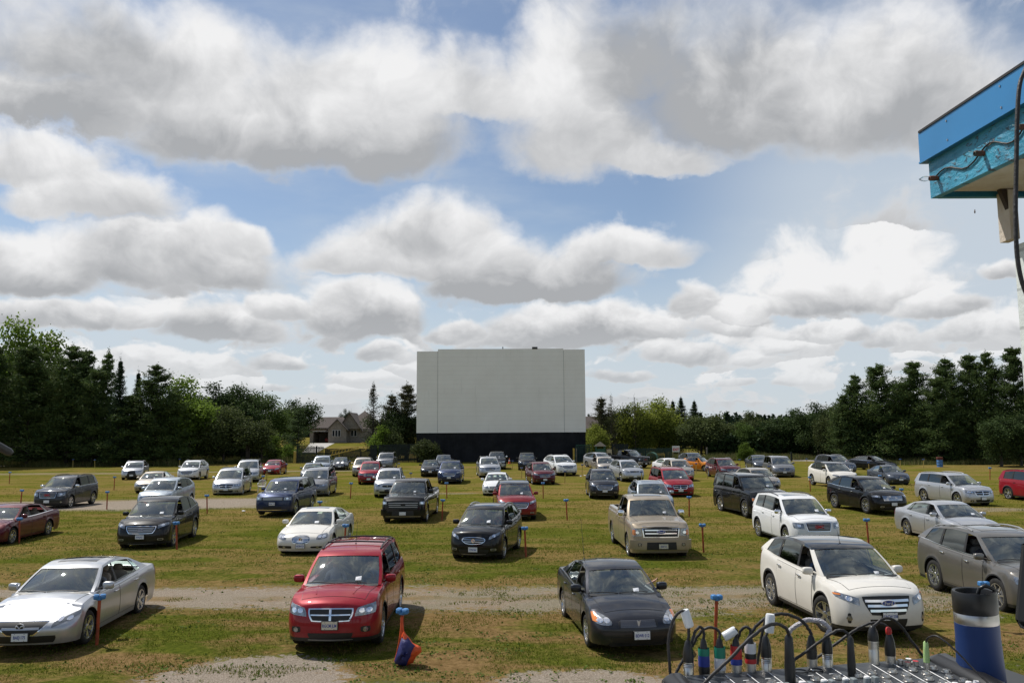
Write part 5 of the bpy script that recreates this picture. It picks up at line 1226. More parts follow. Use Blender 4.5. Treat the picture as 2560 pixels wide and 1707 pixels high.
TREES = [ # source px of the trunk, px of the top, half width px, distance, prototype, object name, label
 (10, 806, 78, 119, 'lime', 'deciduous_tree', 'light green leafy tree, tallest at the far left edge, behind the dark pines'),
 (-55, 845, 90, 104, 'pineA', 'pine_tree', 'tall dark pine at the left edge of the photo, cut off'),
 (70, 868, 95, 108, 'pineC', 'pine_tree', 'broad dark pine, second from the left edge'),
 (128, 840, 72, 121, 'lime', 'deciduous_tree', 'light green leafy crown rising between the left pines'),
 (168, 868, 70, 110, 'pineB', 'pine_tree', 'dark pine in front of the light green crown on the left'),
 (205, 878, 60, 112, 'pineA', 'pine_tree', 'dark pine left of the pointed sparse pine'),
 (262, 884, 34, 110, 'pineS', 'pine_tree', 'sparse pointed pine standing out on the left skyline'),
 (294, 904, 36, 107, 'spruceA', 'spruce_tree', 'dark narrow spruce right of the sparse pine'),
 (232, 925, 60, 108, 'pineC', 'pine_tree', 'lower dark pine below the sparse pointed pine'),
 (340, 934, 33, 109, 'spruceA', 'spruce_tree', 'narrow spruce in the gap of the left tree line'),
 (388, 916, 62, 108, 'pineB', 'pine_tree', 'dark pine with a bushy top left of the yellow green tree'),
 (320, 990, 66, 108, 'pineA', 'pine_tree', 'low dark pine under the narrow spruces'),
 (436, 985, 55, 109, 'pineC', 'pine_tree', 'pine with light side branches at the right end of the left pines'),
 (472, 946, 74, 113, 'lime', 'deciduous_tree', 'yellow green round tree right of the left pines'),
 (536, 961, 58, 124, 'decB', 'deciduous_tree', 'dark leafy tree behind the yellow green round tree'),
 (598, 968, 64, 126, 'decB', 'deciduous_tree', 'dark leafy tree left of the round green tree near the house'),
 (560, 1016, 58, 114, 'olive', 'deciduous_tree', 'lower green tree right of the yellow green round tree'),
 (652, 990, 62, 132, 'decA', 'deciduous_tree', 'round green tree left of the dark maple'),
 (620, 1045, 40, 113, 'oliveS', 'deciduous_tree', 'thin twiggy tree above the left board fence'),
 (655, 1050, 30, 114, 'oliveS', 'deciduous_tree', 'thin twiggy tree left of the young pine'),
 (732, 1002, 52, 150, 'decB', 'maple_tree', 'dark round maple left of the house'),
 (745, 1018, 34, 122, 'young', 'pine_tree', 'young pine with layered branches in front of the dark maple'),
 (684, 1086, 30, 117, 'bush', 'bush', 'bright leafy bush at the foot of the young pine'),
 (722, 1110, 26, 116, 'bush', 'bush', 'low vine covered bush left of the dark fence'),
 (863, 1024, 9, 260, 'decB', 'deciduous_tree', 'small dark tree just behind the house roof'),
 (932, 958, 27, 124, 'cedarA', 'cedar_tree', 'tall thin see-through cedar in front of the house'),
 (980, 988, 36, 127, 'cedarC', 'cedar_tree', 'cedar between the thin cedar and the screen'),
 (1015, 963, 36, 128, 'cedarB', 'cedar_tree', 'cedar touching the left edge of the screen'),
 (972, 1030, 48, 126, 'decB', 'deciduous_tree', 'dark leafy tree below the cedars left of the screen'),
 (1018, 1020, 42, 127, 'decB', 'deciduous_tree', 'dark leafy tree at the lower left corner of the screen'),
 (955, 1064, 26, 121, 'bush', 'bush', 'bright green bush below the thin cedar'),
 (990, 1072, 25, 122, 'bushD', 'bush', 'green bush left of the screen base'),
 (1067, 1098, 30, 111, 'bushD', 'bush', 'round bush in front of the black base of the screen'),
 (1504, 996, 34, 122, 'cedarC', 'cedar_tree', 'cedar just right of the screen'),
 (1528, 984, 22, 123, 'cedarD', 'cedar_tree', 'half bare cedar with a dead top right of the screen'),
 (1546, 1018, 34, 126, 'olive', 'deciduous_tree', 'olive green tree behind the half bare cedar'),
 (1490, 1062, 28, 120, 'will', 'bush', 'pale green shrub beside the right edge of the screen'),
 (1588, 988, 16, 123, 'cedarD', 'cedar_tree', 'bare tipped cedar in front of the yellow green willow'),
 (1588, 1010, 40, 125, 'will', 'willow_tree', 'yellow green willow, the left half of a pair'),
 (1648, 999, 52, 127, 'will', 'willow_tree', 'tall yellow green willow, the right half of a pair'),
 (1684, 1004, 30, 160, 'spruceB', 'spruce_tree', 'dark spruce right behind the willow'),
 (1706, 995, 32, 160, 'spruceB', 'spruce_tree', 'tallest dark spruce of the clump right of the willow'),
 (1737, 1004, 34, 160, 'spruceB', 'spruce_tree', 'dark spruce at the right end of the clump behind the willow'),
 (1697, 1027, 22, 128, 'blue', 'spruce_tree', 'blue grey spruce between the willow and the olive tree'),
 (1752, 1038, 54, 122, 'olive', 'deciduous_tree', 'broad olive green tree behind the dark blue crossover'),
 (1812, 1050, 38, 124, 'oliveS', 'deciduous_tree', 'loose green tree right of the broad olive tree'),
 (1860, 1058, 34, 122, 'decA', 'deciduous_tree', 'green tree behind the bright leafy bush'),
 (1878, 1030, 30, 138, 'oliveS', 'deciduous_tree', 'taller green tree above the bright leafy bush'),
 (1908, 1052, 36, 122, 'olive', 'deciduous_tree', 'dark green tree above the grey silver minivan'),
 (1945, 1046, 42, 121, 'decB', 'deciduous_tree', 'dark leafy tree right of the grey silver minivan'),
 (1993, 1024, 46, 121, 'decB', 'deciduous_tree', 'dark leafy tree in the middle of the right tree line'),
 (2045, 1010, 46, 116, 'decB', 'deciduous_tree', 'dark leafy tree left of the first tall right pine'),
 (2090, 1012, 40, 112, 'olive', 'deciduous_tree', 'leafy tree at the foot of the first tall right pine'),
 (2146, 940, 46, 106, 'pineB', 'pine_tree', 'narrow leaning pine, first tall one of the right tree line'),
 (2112, 990, 40, 106, 'pineB', 'pine_tree', 'short pine left of the narrow leaning pine'),
 (2206, 915, 68, 104, 'pineC', 'pine_tree', 'big pine with horizontal branches on the right'),
 (2255, 960, 60, 106, 'pineA', 'pine_tree', 'dark pine between the big pine and the row of tops on the right'),
 (2292, 907, 58, 103, 'pineA', 'pine_tree', 'pine behind the blue barrel, left of its higher neighbour'),
 (2345, 945, 58, 100, 'pineC', 'pine_tree', 'spreading pine right above the blue barrel'),
 (2374, 900, 54, 102, 'pineB', 'pine_tree', 'pine right of the blue barrel with a rounded top'),
 (2432, 890, 52, 101, 'pineA', 'pine_tree', 'tall dark pine third from the right edge'),
 (2476, 884, 50, 100, 'pineB', 'pine_tree', 'tall dark pine second from the right edge'),
 (2545, 872, 62, 98, 'pineA', 'pine_tree', 'tallest pine of the right tree line, beside the white wall'),
 (2500, 1045, 46, 92, 'decB', 'deciduous_tree', 'low leafy tree in front of the right pines'),
 (2550, 1040, 40, 93, 'decB', 'deciduous_tree', 'low leafy tree at the right edge under the pines'),
 (2625, 872, 62, 96, 'pineC', 'pine_tree', 'dark pine just past the right edge of the photo'),
 (2720, 880, 66, 95, 'pineB', 'pine_tree', 'dark pine second past the right edge of the photo'),
 (2820, 870, 66, 94, 'pineA', 'pine_tree', 'dark pine third past the right edge of the photo'),
 (-140, 830, 80, 106, 'pineB', 'pine_tree', 'dark pine just past the left edge of the photo'),
 (-240, 835, 85, 105, 'pineC', 'pine_tree', 'dark pine second past the left edge of the photo'),
 (1861, 1106, 17, 110, 'bush', 'bush', 'bright yellow green bush standing alone by the gravel loop'),
]
for px_, top, hw_, D, k, nm, lab in TREES if not NOTREE else []:
    (crown, trunk), Hp, Rp = proto(k); b = at(px_, 1100, D); zg = gz(b.x, D); H = at(px_, top, D).z-zg; Rr = hw_/FPX*D
    root = thing(nm, lab, 'bush' if nm == 'bush' else 'tree', (b.x, D, zg), rnd.uniform(0, 6.28), 'trees around the field')
    sx = Rr/Rp*1.06; sx = min(max(sx, H/Hp*.55), H/Hp*1.7); root.scale = (sx, sx, H/Hp)
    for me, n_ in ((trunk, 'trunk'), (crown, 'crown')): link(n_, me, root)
# second line behind, closing the gaps: dark pines left and right, seen only through gaps
def far_forest():
    rs = np.random.RandomState(5); VV = []; vals = []
    rows = [(px_, D, rs.uniform(5.0, 8.0)) for px_, D in [(x, rs.uniform(230, 330)) for x in np.arange(1450, 2300, 5.5)]]
    rows += [(x, rs.uniform(330, 420), rs.uniform(5, 8)) for x in np.arange(560, 1500, 9)]
    for px_, D, h in rows:
        b = at(px_, 1060, D); R_ = rs.uniform(1.7, 2.8); n = 150; t = rs.random(n)**1.2
        spire = rs.random() < .6
        an = rs.uniform(0, 6.28, n); q = R_*((1-t)**.9 if spire else np.sqrt(np.maximum(0, 1-(2*t-.9)**2))*1.2)*rs.uniform(.5, 1, n)
        C = np.stack([b.x+np.cos(an)*q, D+np.sin(an)*q, 1.3+h*t], 1); V, v = cards(C, 1.5, rs, .2, .6); VV.append(V); vals.append(v*.6)
    o = link('distant_forest', leafmesh('distant_forest', np.concatenate(VV), np.concatenate(vals), SPRUCEM)); tag(o, 'low dark line of far spruce tops above the right side of the field', 'forest', kind='stuff')
def back_thicket():
    """undergrowth and inner branches under the two pine woods, too dense to count"""
    rs = np.random.RandomState(8); VV = []; vals = []
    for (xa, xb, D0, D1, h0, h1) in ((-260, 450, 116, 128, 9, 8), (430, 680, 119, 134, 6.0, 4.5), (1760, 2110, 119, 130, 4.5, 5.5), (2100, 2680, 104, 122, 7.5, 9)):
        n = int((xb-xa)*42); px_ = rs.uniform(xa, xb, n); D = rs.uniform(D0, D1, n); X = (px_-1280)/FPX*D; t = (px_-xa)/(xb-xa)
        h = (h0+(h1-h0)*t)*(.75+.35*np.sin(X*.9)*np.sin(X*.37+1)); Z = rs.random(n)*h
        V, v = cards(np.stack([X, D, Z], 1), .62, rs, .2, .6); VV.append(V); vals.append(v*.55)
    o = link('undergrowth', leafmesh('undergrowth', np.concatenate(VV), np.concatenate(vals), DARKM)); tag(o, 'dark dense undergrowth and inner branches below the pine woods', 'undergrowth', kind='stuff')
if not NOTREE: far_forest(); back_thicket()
# ------------------------------------------------------------------ grass
def grassmesh(name, X, Y, Z, h, wd, rs, m, lean=.5, val=None):
    n = len(X); a = rs.uniform(0, 6.28, n); c, s_ = np.cos(a)*wd/2, np.sin(a)*wd/2; l = rs.normal(size=(n, 2))*(h*lean)[:, None]
    V = np.zeros((n, 3, 3)); V[:, 0] = np.stack([X-c, Y-s_, Z-.01], 1); V[:, 1] = np.stack([X+c, Y+s_, Z-.01], 1); V[:, 2] = np.stack([X+l[:, 0], Y+l[:, 1], Z+h], 1)
    me = bpy.data.meshes.new(name); me.vertices.add(n*3); me.vertices.foreach_set('co', V.astype(np.float32).ravel())
    me.loops.add(n*3); me.loops.foreach_set('vertex_index', np.arange(n*3, dtype=np.int32)); me.polygons.add(n)
    me.polygons.foreach_set('loop_start', np.arange(0, n*3, 3, dtype=np.int32)); me.polygons.foreach_set('loop_total', np.full(n, 3, np.int32))
    at_ = me.attributes.new('v', 'FLOAT', 'FACE'); at_.data.foreach_set('value', (val if val is not None else rs.random(n)).astype(np.float32)); me.materials.append(m); me.update(calc_edges=True); return me
GRASSM = leafmat('grass_blade', (.075, .098, .010), (.155, .18, .022), (.27, .20, .07), .9, .35, .0)
TALLM = leafmat('tall_grass', (.065, .085, .022), (.17, .17, .06), (.25, .19, .10), .85)
def vnoise(X, Y, sc_, seed):
    """cheap smooth value noise for placement"""
    rs = np.random.RandomState(seed); T = rs.random((64, 64)); x = X/sc_; y = Y/sc_; xi = np.floor(x).astype(int); yi = np.floor(y).astype(int); fx = x-xi; fy = y-yi; fx = fx*fx*(3-2*fx); fy = fy*fy*(3-2*fy)
    g_ = lambda a, b: T[a % 64, b % 64]
    return (g_(xi, yi)*(1-fx)+g_(xi+1, yi)*fx)*(1-fy)+(g_(xi, yi+1)*(1-fx)+g_(xi+1, yi+1)*fx)*fy
def near_grass():
    rs = np.random.RandomState(3); n = 330000
    D = 11.5+58*rs.random(n)**1.55; X = rs.uniform(-.66, .66, n)*D
    a = vnoise(X, D*1.6, 1.1, 1)*.6+vnoise(X, D, .35, 2)*.4
    lane = (np.abs(D-22.2) < 1.7) & (X < 12); b1 = (((X+4.7)/1.9)**2+((D-15.1)/1.5)**2 < 1.0) | (((X+6.6)/2.4)**2+((D-13.9)/.9)**2 < 1); b2 = ((X-1.1)/1.75)**2+((D-14.7)/.95)**2 < 1; b3 = (np.abs(D-52.5-.1*X) < 3.4) & (X < -14)
    keep = a > .38+.34*lane*(1-.55*(X > -1))+.34*(b1 | b2)+.5*b3
    keep &= rs.random(n) > np.clip((D-34)/34, 0, 1); X, D, a = X[keep], D[keep], a[keep]; n = len(X); h = (.010+.026*np.clip(a-.35, 0, .5)/.5)*rs.uniform(.6, 1.6, n)*(1+D/60)
    o = link('grass', grassmesh('grass', X, D, ground_z(X, D), h, .012+.0006*D, rs, GRASSM, .7)); tag(o, 'short mown grass and dry thatch between the parked cars', 'grass', kind='stuff')
    # clover and plantain rosettes
    n = 52000; D = 11.5+26*rs.random(n)**1.3; X = rs.uniform(-.66, .66, n)*D; a = vnoise(X, D*1.3, .9, 9)*.55+vnoise(X, D, .25, 10)*.45
    k = (a > .60) & (rs.random(n) > ((np.abs(D-22.2) < 1.7) | (((X+4.7)/1.9)**2+((D-15.1)/1.5)**2 < 1))*.6); X, D = X[k], D[k]; Z = ground_z(X, D)+rs.uniform(.008, .03, len(X)); V, v = cards(np.stack([X, D, Z], 1), .055, rs, .9, .8)
    o = link('clover', leafmesh('clover', V, v, leafmat('clover_leaf', (.055, .095, .012), (.13, .20, .035), sp=.1))); tag(o, 'broad clover and plantain leaves in the front grass', 'weeds', kind='stuff')
def tall_grass():
    rs = np.random.RandomState(4); X = []; Y = []
    for (xa, xb, ya, yb, n) in ((-90, -40, 106, 116, 16000), (-45, -27, 113, 121, 9000), (12, 42, 112, 121, 30000), (40, 75, 96, 112, 24000), (-33, -20, 116, 121, 6000)):
        X.append(rs.uniform(xa, xb, n)); Y.append(rs.uniform(ya, yb, n))
    X = np.concatenate(X); Y = np.concatenate(Y); a = vnoise(X, Y, 2.2, 6); h = (.25+.75*a)*rs.uniform(.6, 1.3, len(X))
    o = link('tall_grass', grassmesh('tall_grass', X, Y, ground_z(X, Y), h, .07, rs, TALLM, .22)); tag(o, 'uncut tall grass along the outer side of the gravel loop', 'grass', kind='stuff')
if not NOTREE: near_grass(); tall_grass()
# ------------------------------------------------------------------ the cinema screen
SCRP = bpy.data.materials.new('screen_panel_paint'); SCRP.use_nodes = True
def _scr():
    nt = SCRP.node_tree; b = nt.nodes['Principled BSDF']; g = G(nt); tc = g.n('ShaderNodeTexCoord'); x, y, z = g.sep(tc.outputs['Object'])
    n_ = g.noise(tc.outputs['Object'], .35, 5, .6); sp_ = g.noise(tc.outputs['Object'], 2.2, 4, .7)
    c = g.mix(g.ramp(n_, .3, .7), (.86, .83, .76), (.91, .885, .82)); c = g.mix(g.mul(g.ramp(sp_, .62, .74), .5), c, (.93, .90, .83))
    seam = g.m('FRACT', g.mul(z, 1/.62)); c = g.mix(g.mul(g.ramp(seam, .955, .985), .5), c, (.60, .58, .54)); st_ = g.noise(g.comb(g.mul(x, 1.6), 0.0, g.mul(z, .18)), 1.0, 5, .7); c = g.mix(g.mul(g.ramp(st_, .55, .8), .28), c, (.46, .44, .38))
    g.ln(c, b.inputs['Base Color']); b.inputs['Roughness'].default_value = .75
_scr()
SCRB = pmat('screen_base_black', (.010, .011, .014), .8, var=.4, scale=.6); SEAM = pmat('seam_grey', (.30, .30, .29), .8)
def screen():
    D = 113.0; a = at(1040.5, 1085, D); b = at(1465, 1075, D); zt = at(1252, 872, D).z; zb = at(1252, 1081, D).z
    t = thing('cinema_screen', 'huge blank grey white drive-in screen on a black base', 'cinema screen', ((a.x+b.x)/2, D, 0)); W_ = b.x-a.x; h = zt-zb
    k = (1094-1040.5)/424.5; xs = [-W_/2, -W_/2+W_*k, -W_/2+W_*(1411-1040.5)/424.5, W_/2]
    for i, (dz_, dy_) in enumerate(((-.28, .06), (.0, 0), (-.12, .05))):
        mb = MB(); mb.box(((xs[i]+xs[i+1])/2, dy_+.15, zb+(h+dz_)/2), (xs[i+1]-xs[i]-.03, .3, h+dz_)); mb.build('screen_panel', SCRP, t)
    mb = MB()
    for x in xs[1:3]: mb.box((x, .10, zb+h/2-.1), (.05, .16, h-.3))
    mb.build('panel_seam', SEAM, t)
    mb = MB(); mb.box((0, .35, zb/2-.1), (W_-.1, .5, zb+.15)); 
    for i in range(60): mb.box((-W_/2+.1+(W_-.2)*i/59, .07, zb/2-.1), (.05, .06, zb))
    for x in np.linspace(-W_/2+.6, W_/2-.6, 9): mb.box((x, 1.4, zt/2-.3), (.2, 1.6, zt-.8))
    mb.build('screen_base', SCRB, t)
    p = at(1337, 869, D); tag(o := MB_box('rooftop_box', (p.x, D+.2, zt+.10), (.75, .5, .30), BLACK), 'small black box sitting on top of the screen', 'box')
    p = at(1257, 869, D); mb = MB(); mb.sell((0, 0, .12), (.16, .34, .2), .9, 10, 6); mb.sell((0, -.14, .27), (.11, .14, .12), 1, 8, 5); mb.tube([(0, .15, .12), (0, .36, .05)], [.05, .02], 6); mb.tube([(0, 0, 0), (0, 0, .1)], .015, 4)
    o = mb.build('bird', pmat('bird_black', (.02, .02, .022), .7), smooth=60); o.location = (p.x, D+.15, zt); tag(o, 'small dark bird perched on the top edge of the screen', 'bird')
def MB_box(name, c, d, m, b=.02):
    mb = MB(); mb.rbox((0, 0, 0), d, b); o = mb.build(name, m); o.location = c; return o
screen()
# ------------------------------------------------------------------ houses
BRICK = pmat('house_brick', (.25, .215, .175), .9, var=.3, scale=3, bump=.4); ROOF = pmat('roof_shingle', (.105, .085, .075), .95, var=.35, scale=5, bump=.4); TRIM = pmat('house_trim', (.16, .135, .115), .7); WIN = pmat('window_glass', (.012, .014, .018), .06)
WFR = pmat('window_frame', (.5, .48, .45), .6); CONC = pmat('driveway_concrete', (.42, .40, .37), .9, var=.2, scale=1)
def house():
    D = 196.0; s = FPX/D; z0 = gz(-30, D); X = lambda px_: (px_-1280)/FPX*D; Z = lambda py: at(900, py, D).z-z0
    cx = X(850); t = thing('house', 'grey brick bungalow with brown shingle roof and open double garage', 'house', (cx, D, z0))
    L_ = lambda px_: X(px_)-cx
    ze = Z(1069); zr = Z(1041)
    # garage wing with door opening
    x0, x1 = L_(776), L_(832); g0, g1 = L_(785), L_(828); zg = Z(1078)
    mb = MB(); mb.box(((x0+g0)/2, 3, ze/2), (g0-x0, 6, ze)); mb.box(((g1+x1)/2, 3.0, ze/2), (x1-g1, 6, ze)); mb.box(((g0+g1)/2, 3, (ze+zg)/2), (g1-g0, 6, ze-zg)); mb.box(((g0+g1)/2, 5.8, zg/2), (g1-g0, .3, zg))
    # gabled front and long wing
    f0, f1 = L_(828), L_(872); w1 = L_(938); zf = ze-.25
    mb.box(((f0+f1)/2, 1.0, zf/2), (f1-f0, 7, zf)); mb.box(((f1+w1)/2, 3.4, zf/2), (w1-f1, 7, zf))
    pk = Z(1049); mb.add([(f0, -2.5, zf), (f1-.1, -2.5, zf), ((f0+f1)/2, -2.5, pk)], [(0, 1, 2)])
    mb.build('wall', BRICK, t)
    def gable(name, a, b, y0, y1, zl, zh, over=.5):
        mb = MB(); c = (a+b)/2; th = .22
        for sx, e in ((1, b+over), (-1, a-over)):
            k = (zh-zl)/((b-a)/2); ze_ = zl-k*over
            mb.add([(c, y0-over, zh), (e, y0-over, ze_), (e, y1, ze_), (c, y1, zh), (c, y0-over, zh+th), (e, y0-over, ze_+th), (e, y1, ze_+th), (c, y1, zh+th)], [(0, 1, 2, 3), (4, 5, 6, 7), (0, 1, 5, 4), (1, 2, 6, 5)])
        return mb
    r = gable('roof', f0, f1, -2.5, 8, zf, pk).build('roof', ROOF, t)
    r = gable('roof', L_(850), L_(905), -1.2, 8, zf, Z(1033)).build('roof', ROOF, t)
    mb = MB(); mb.add([(L_(850), -1.2, zf), (L_(905), -1.2, zf), (L_(877.5), -1.2, Z(1033))], [(0, 1, 2)]); mb.build('gable_wall', BRICK, t)
    def hip(a, b, y0, y1, zl, zh, ins):
        mb = MB(); ym = (y0+y1)/2; o_ = .6
        mb.add([(a-o_, y0-o_, zl), (b+o_, y0-o_, zl), (b+o_, y1, zl), (a-o_, y1, zl), (a+ins, ym, zh), (b-ins, ym, zh)], [(0, 1, 5, 4), (1, 2, 5), (2, 3, 4, 5), (3, 0, 4), (0, 3, 2, 1)]); mb.box(((a+b)/2, y0-o_, zl-.1), (b-a+1.2, .12, .25)); return mb
    hip(x0, L_(860), 0, 9, ze, zr, .9).build('roof', ROOF, t); hip(L_(855), w1, 1, 16, zf, Z(1024), 4.0).build('roof', ROOF, t)
    mb = MB(); mb.box((L_(866), -2.2, (zf)/2), (.3, .3, zf)); mb.build('porch_post', TRIM, t)
    for px_ in (841, 848, 855): 
        mb = MB(); mb.box((L_(px_), -2.56, Z(1082.5)), (.62, .1, 1.55)); f = mb.build('window', WFR, t); mb = MB(); mb.box((L_(px_), -2.62, Z(1082.5)), (.46, .04, 1.38)); mb.build('pane', WIN, f)
    for px_ in (882, 890): 
        mb = MB(); mb.box((L_(px_), -.14, Z(1082.5)), (.66, .1, 1.5)); f = mb.build('window', WFR, t); mb = MB(); mb.box((L_(px_), -.20, Z(1082.5)), (.50, .04, 1.34)); mb.build('pane', WIN, f)
    mb = MB(); mb.box(((g0+g1)/2, -.02, zg+.1), (g1-g0+.3, .12, .2)); mb.build('garage_door_frame', WFR, t)
    mb = MB(); mb.sell((0, 0, .6), (2.0, 1.2, .9), .5, 12, 6); o = mb.build('garden_tractor', pmat('tractor_red', (.35, .05, .03), .5), smooth=50); o.location = (cx+L_(818), D+2.6, z0); tag(o, 'small red machine inside the open garage', 'tractor')
    pts = [unproj(*p, 1.4) for p in ((752, 1104), (832, 1101.5))]
    mb = MB(); q = [at(756, 1120, 150), at(792, 1117, 150), at(838, 1101, 193), at(776, 1101, 193)]
    rows = []
    for k in range(11):
        e = k/10; a = q[0].lerp(q[3], e); b = q[1].lerp(q[2], e); rows.append([(a.x*(1-f)+b.x*f, a.y*(1-f)+b.y*f, gz(a.x*(1-f)+b.x*f, a.y*(1-f)+b.y*f)+.02) for f in (0, .5, 1)])
    mb.grid(rows, flip=True); o = mb.build('driveway', CONC); o['kind'] = 'structure'
    # second house seen beside the right edge of the screen
    D2 = 190.0; z0 = gz(18, D2); xx = lambda px_: (px_-1280)/FPX*D2; c2 = xx(1462); zz = lambda py: at(1470, py, D2).z-z0
    t = thing('house', 'brown roofed house peeking out beside the right edge of the screen', 'house', (c2, D2, z0))
    mb = MB(); a, b = xx(1425)-c2, xx(1500)-c2; mb.box(((a+b)/2, 4, zz(1074)/2), (b-a, 8, zz(1074))); mb.build('wall', pmat('red_brick', (.16, .07, .05), .9, var=.3), t); hip(a, b, 0, 8, zz(1072), zz(1040), 1.0).build('roof', ROOF, t)
    mb = MB(); mb.box((b-2, -.06, zz(1085)), (1.2, .1, 1.2)); f = mb.build('window', WFR, t); mb = MB(); mb.box((b-2, -.13, zz(1085)), (1.0, .05, 1.0)); mb.build('pane', WIN, f)
house()
# ------------------------------------------------------------------ fences
FD = pmat('fence_dark_green', (.012, .020, .019), .8, var=.4, scale=2); FG = pmat('fence_green', (.018, .045, .036), .75, var=.3, scale=2); FW = pmat('weathered_wood', (.22, .19, .15), .9, var=.4, scale=3)
def fence(label, p0, p1, D0, D1, top0, top1, m, gap=.02, missing=0.0, step=.16, seed=0):
    a = at(p0, 1140, D0); b = at(p1, 1140, D1); h0 = at(p0, top0, D0).z; h1 = at(p1, top1, D1).z; rs = np.random.RandomState(seed)
    L = math.hypot(b.x-a.x, b.y-a.y); t = thing('fence', label, 'fence', (a.x, a.y, 0), math.atan2(b.y-a.y, b.x-a.x)); n = int(L/step); mb = MB()
    for i in range(n):
        if rs.random() < missing: continue
        f = i/n; hh = h0+(h1-h0)*f+rs.uniform(-.03, .03); mb.box((i*step+step/2, 0, hh/2), (step-gap, .025, hh), M=Matrix.Rotation(rs.uniform(-.012, .012), 3, 'Y'))
    mb.build('boards', m, t); mb = MB()
    for z in (.35, .5*(h0+h1)-.3): mb.box((L/2, .05, z), (L, .05, .09))
    mb.build('rail', m, t)
    for i in range(int(L/2.6)+1):
        mb = MB(); mb.box((min(i*2.6, L), .1, h0*.5), (.11, .11, h0*1.0)); mb.build('post', m, t)
fence('old dark board fence with light showing through, behind the small red sedan', 602, 672, 116, 116, 1117, 1118, FD, .05, .04, seed=1)
fence('dark green board fence with slanting top left of the yellow ladder', 742, 812, 112, 113, 1114, 1116, FD, .05, .02, seed=2)
fence('low dark board fence behind the yellow ladder', 812, 942, 118, 117, 1121, 1121, FD, .03, .05, seed=3)
fence('tall dark board fence reaching the left end of the screen', 926, 1052, 114, 113.4, 1112, 1108, FD, .035, .07, seed=4)
fence('green board fence panel behind the playground hut', 1532, 1573, 112, 112, 1109, 1109, FD, .015, 0, seed=5)
fence('long green fence with pale posts behind the big pipe', 1566, 1682, 113, 112, 1121, 1119, FG, .03, .0, seed=6)
fence('green picket screen of the swing yard right of the screen', 1443, 1478, 112, 112, 1112, 1112, FG, .09, 0, .2, seed=7)
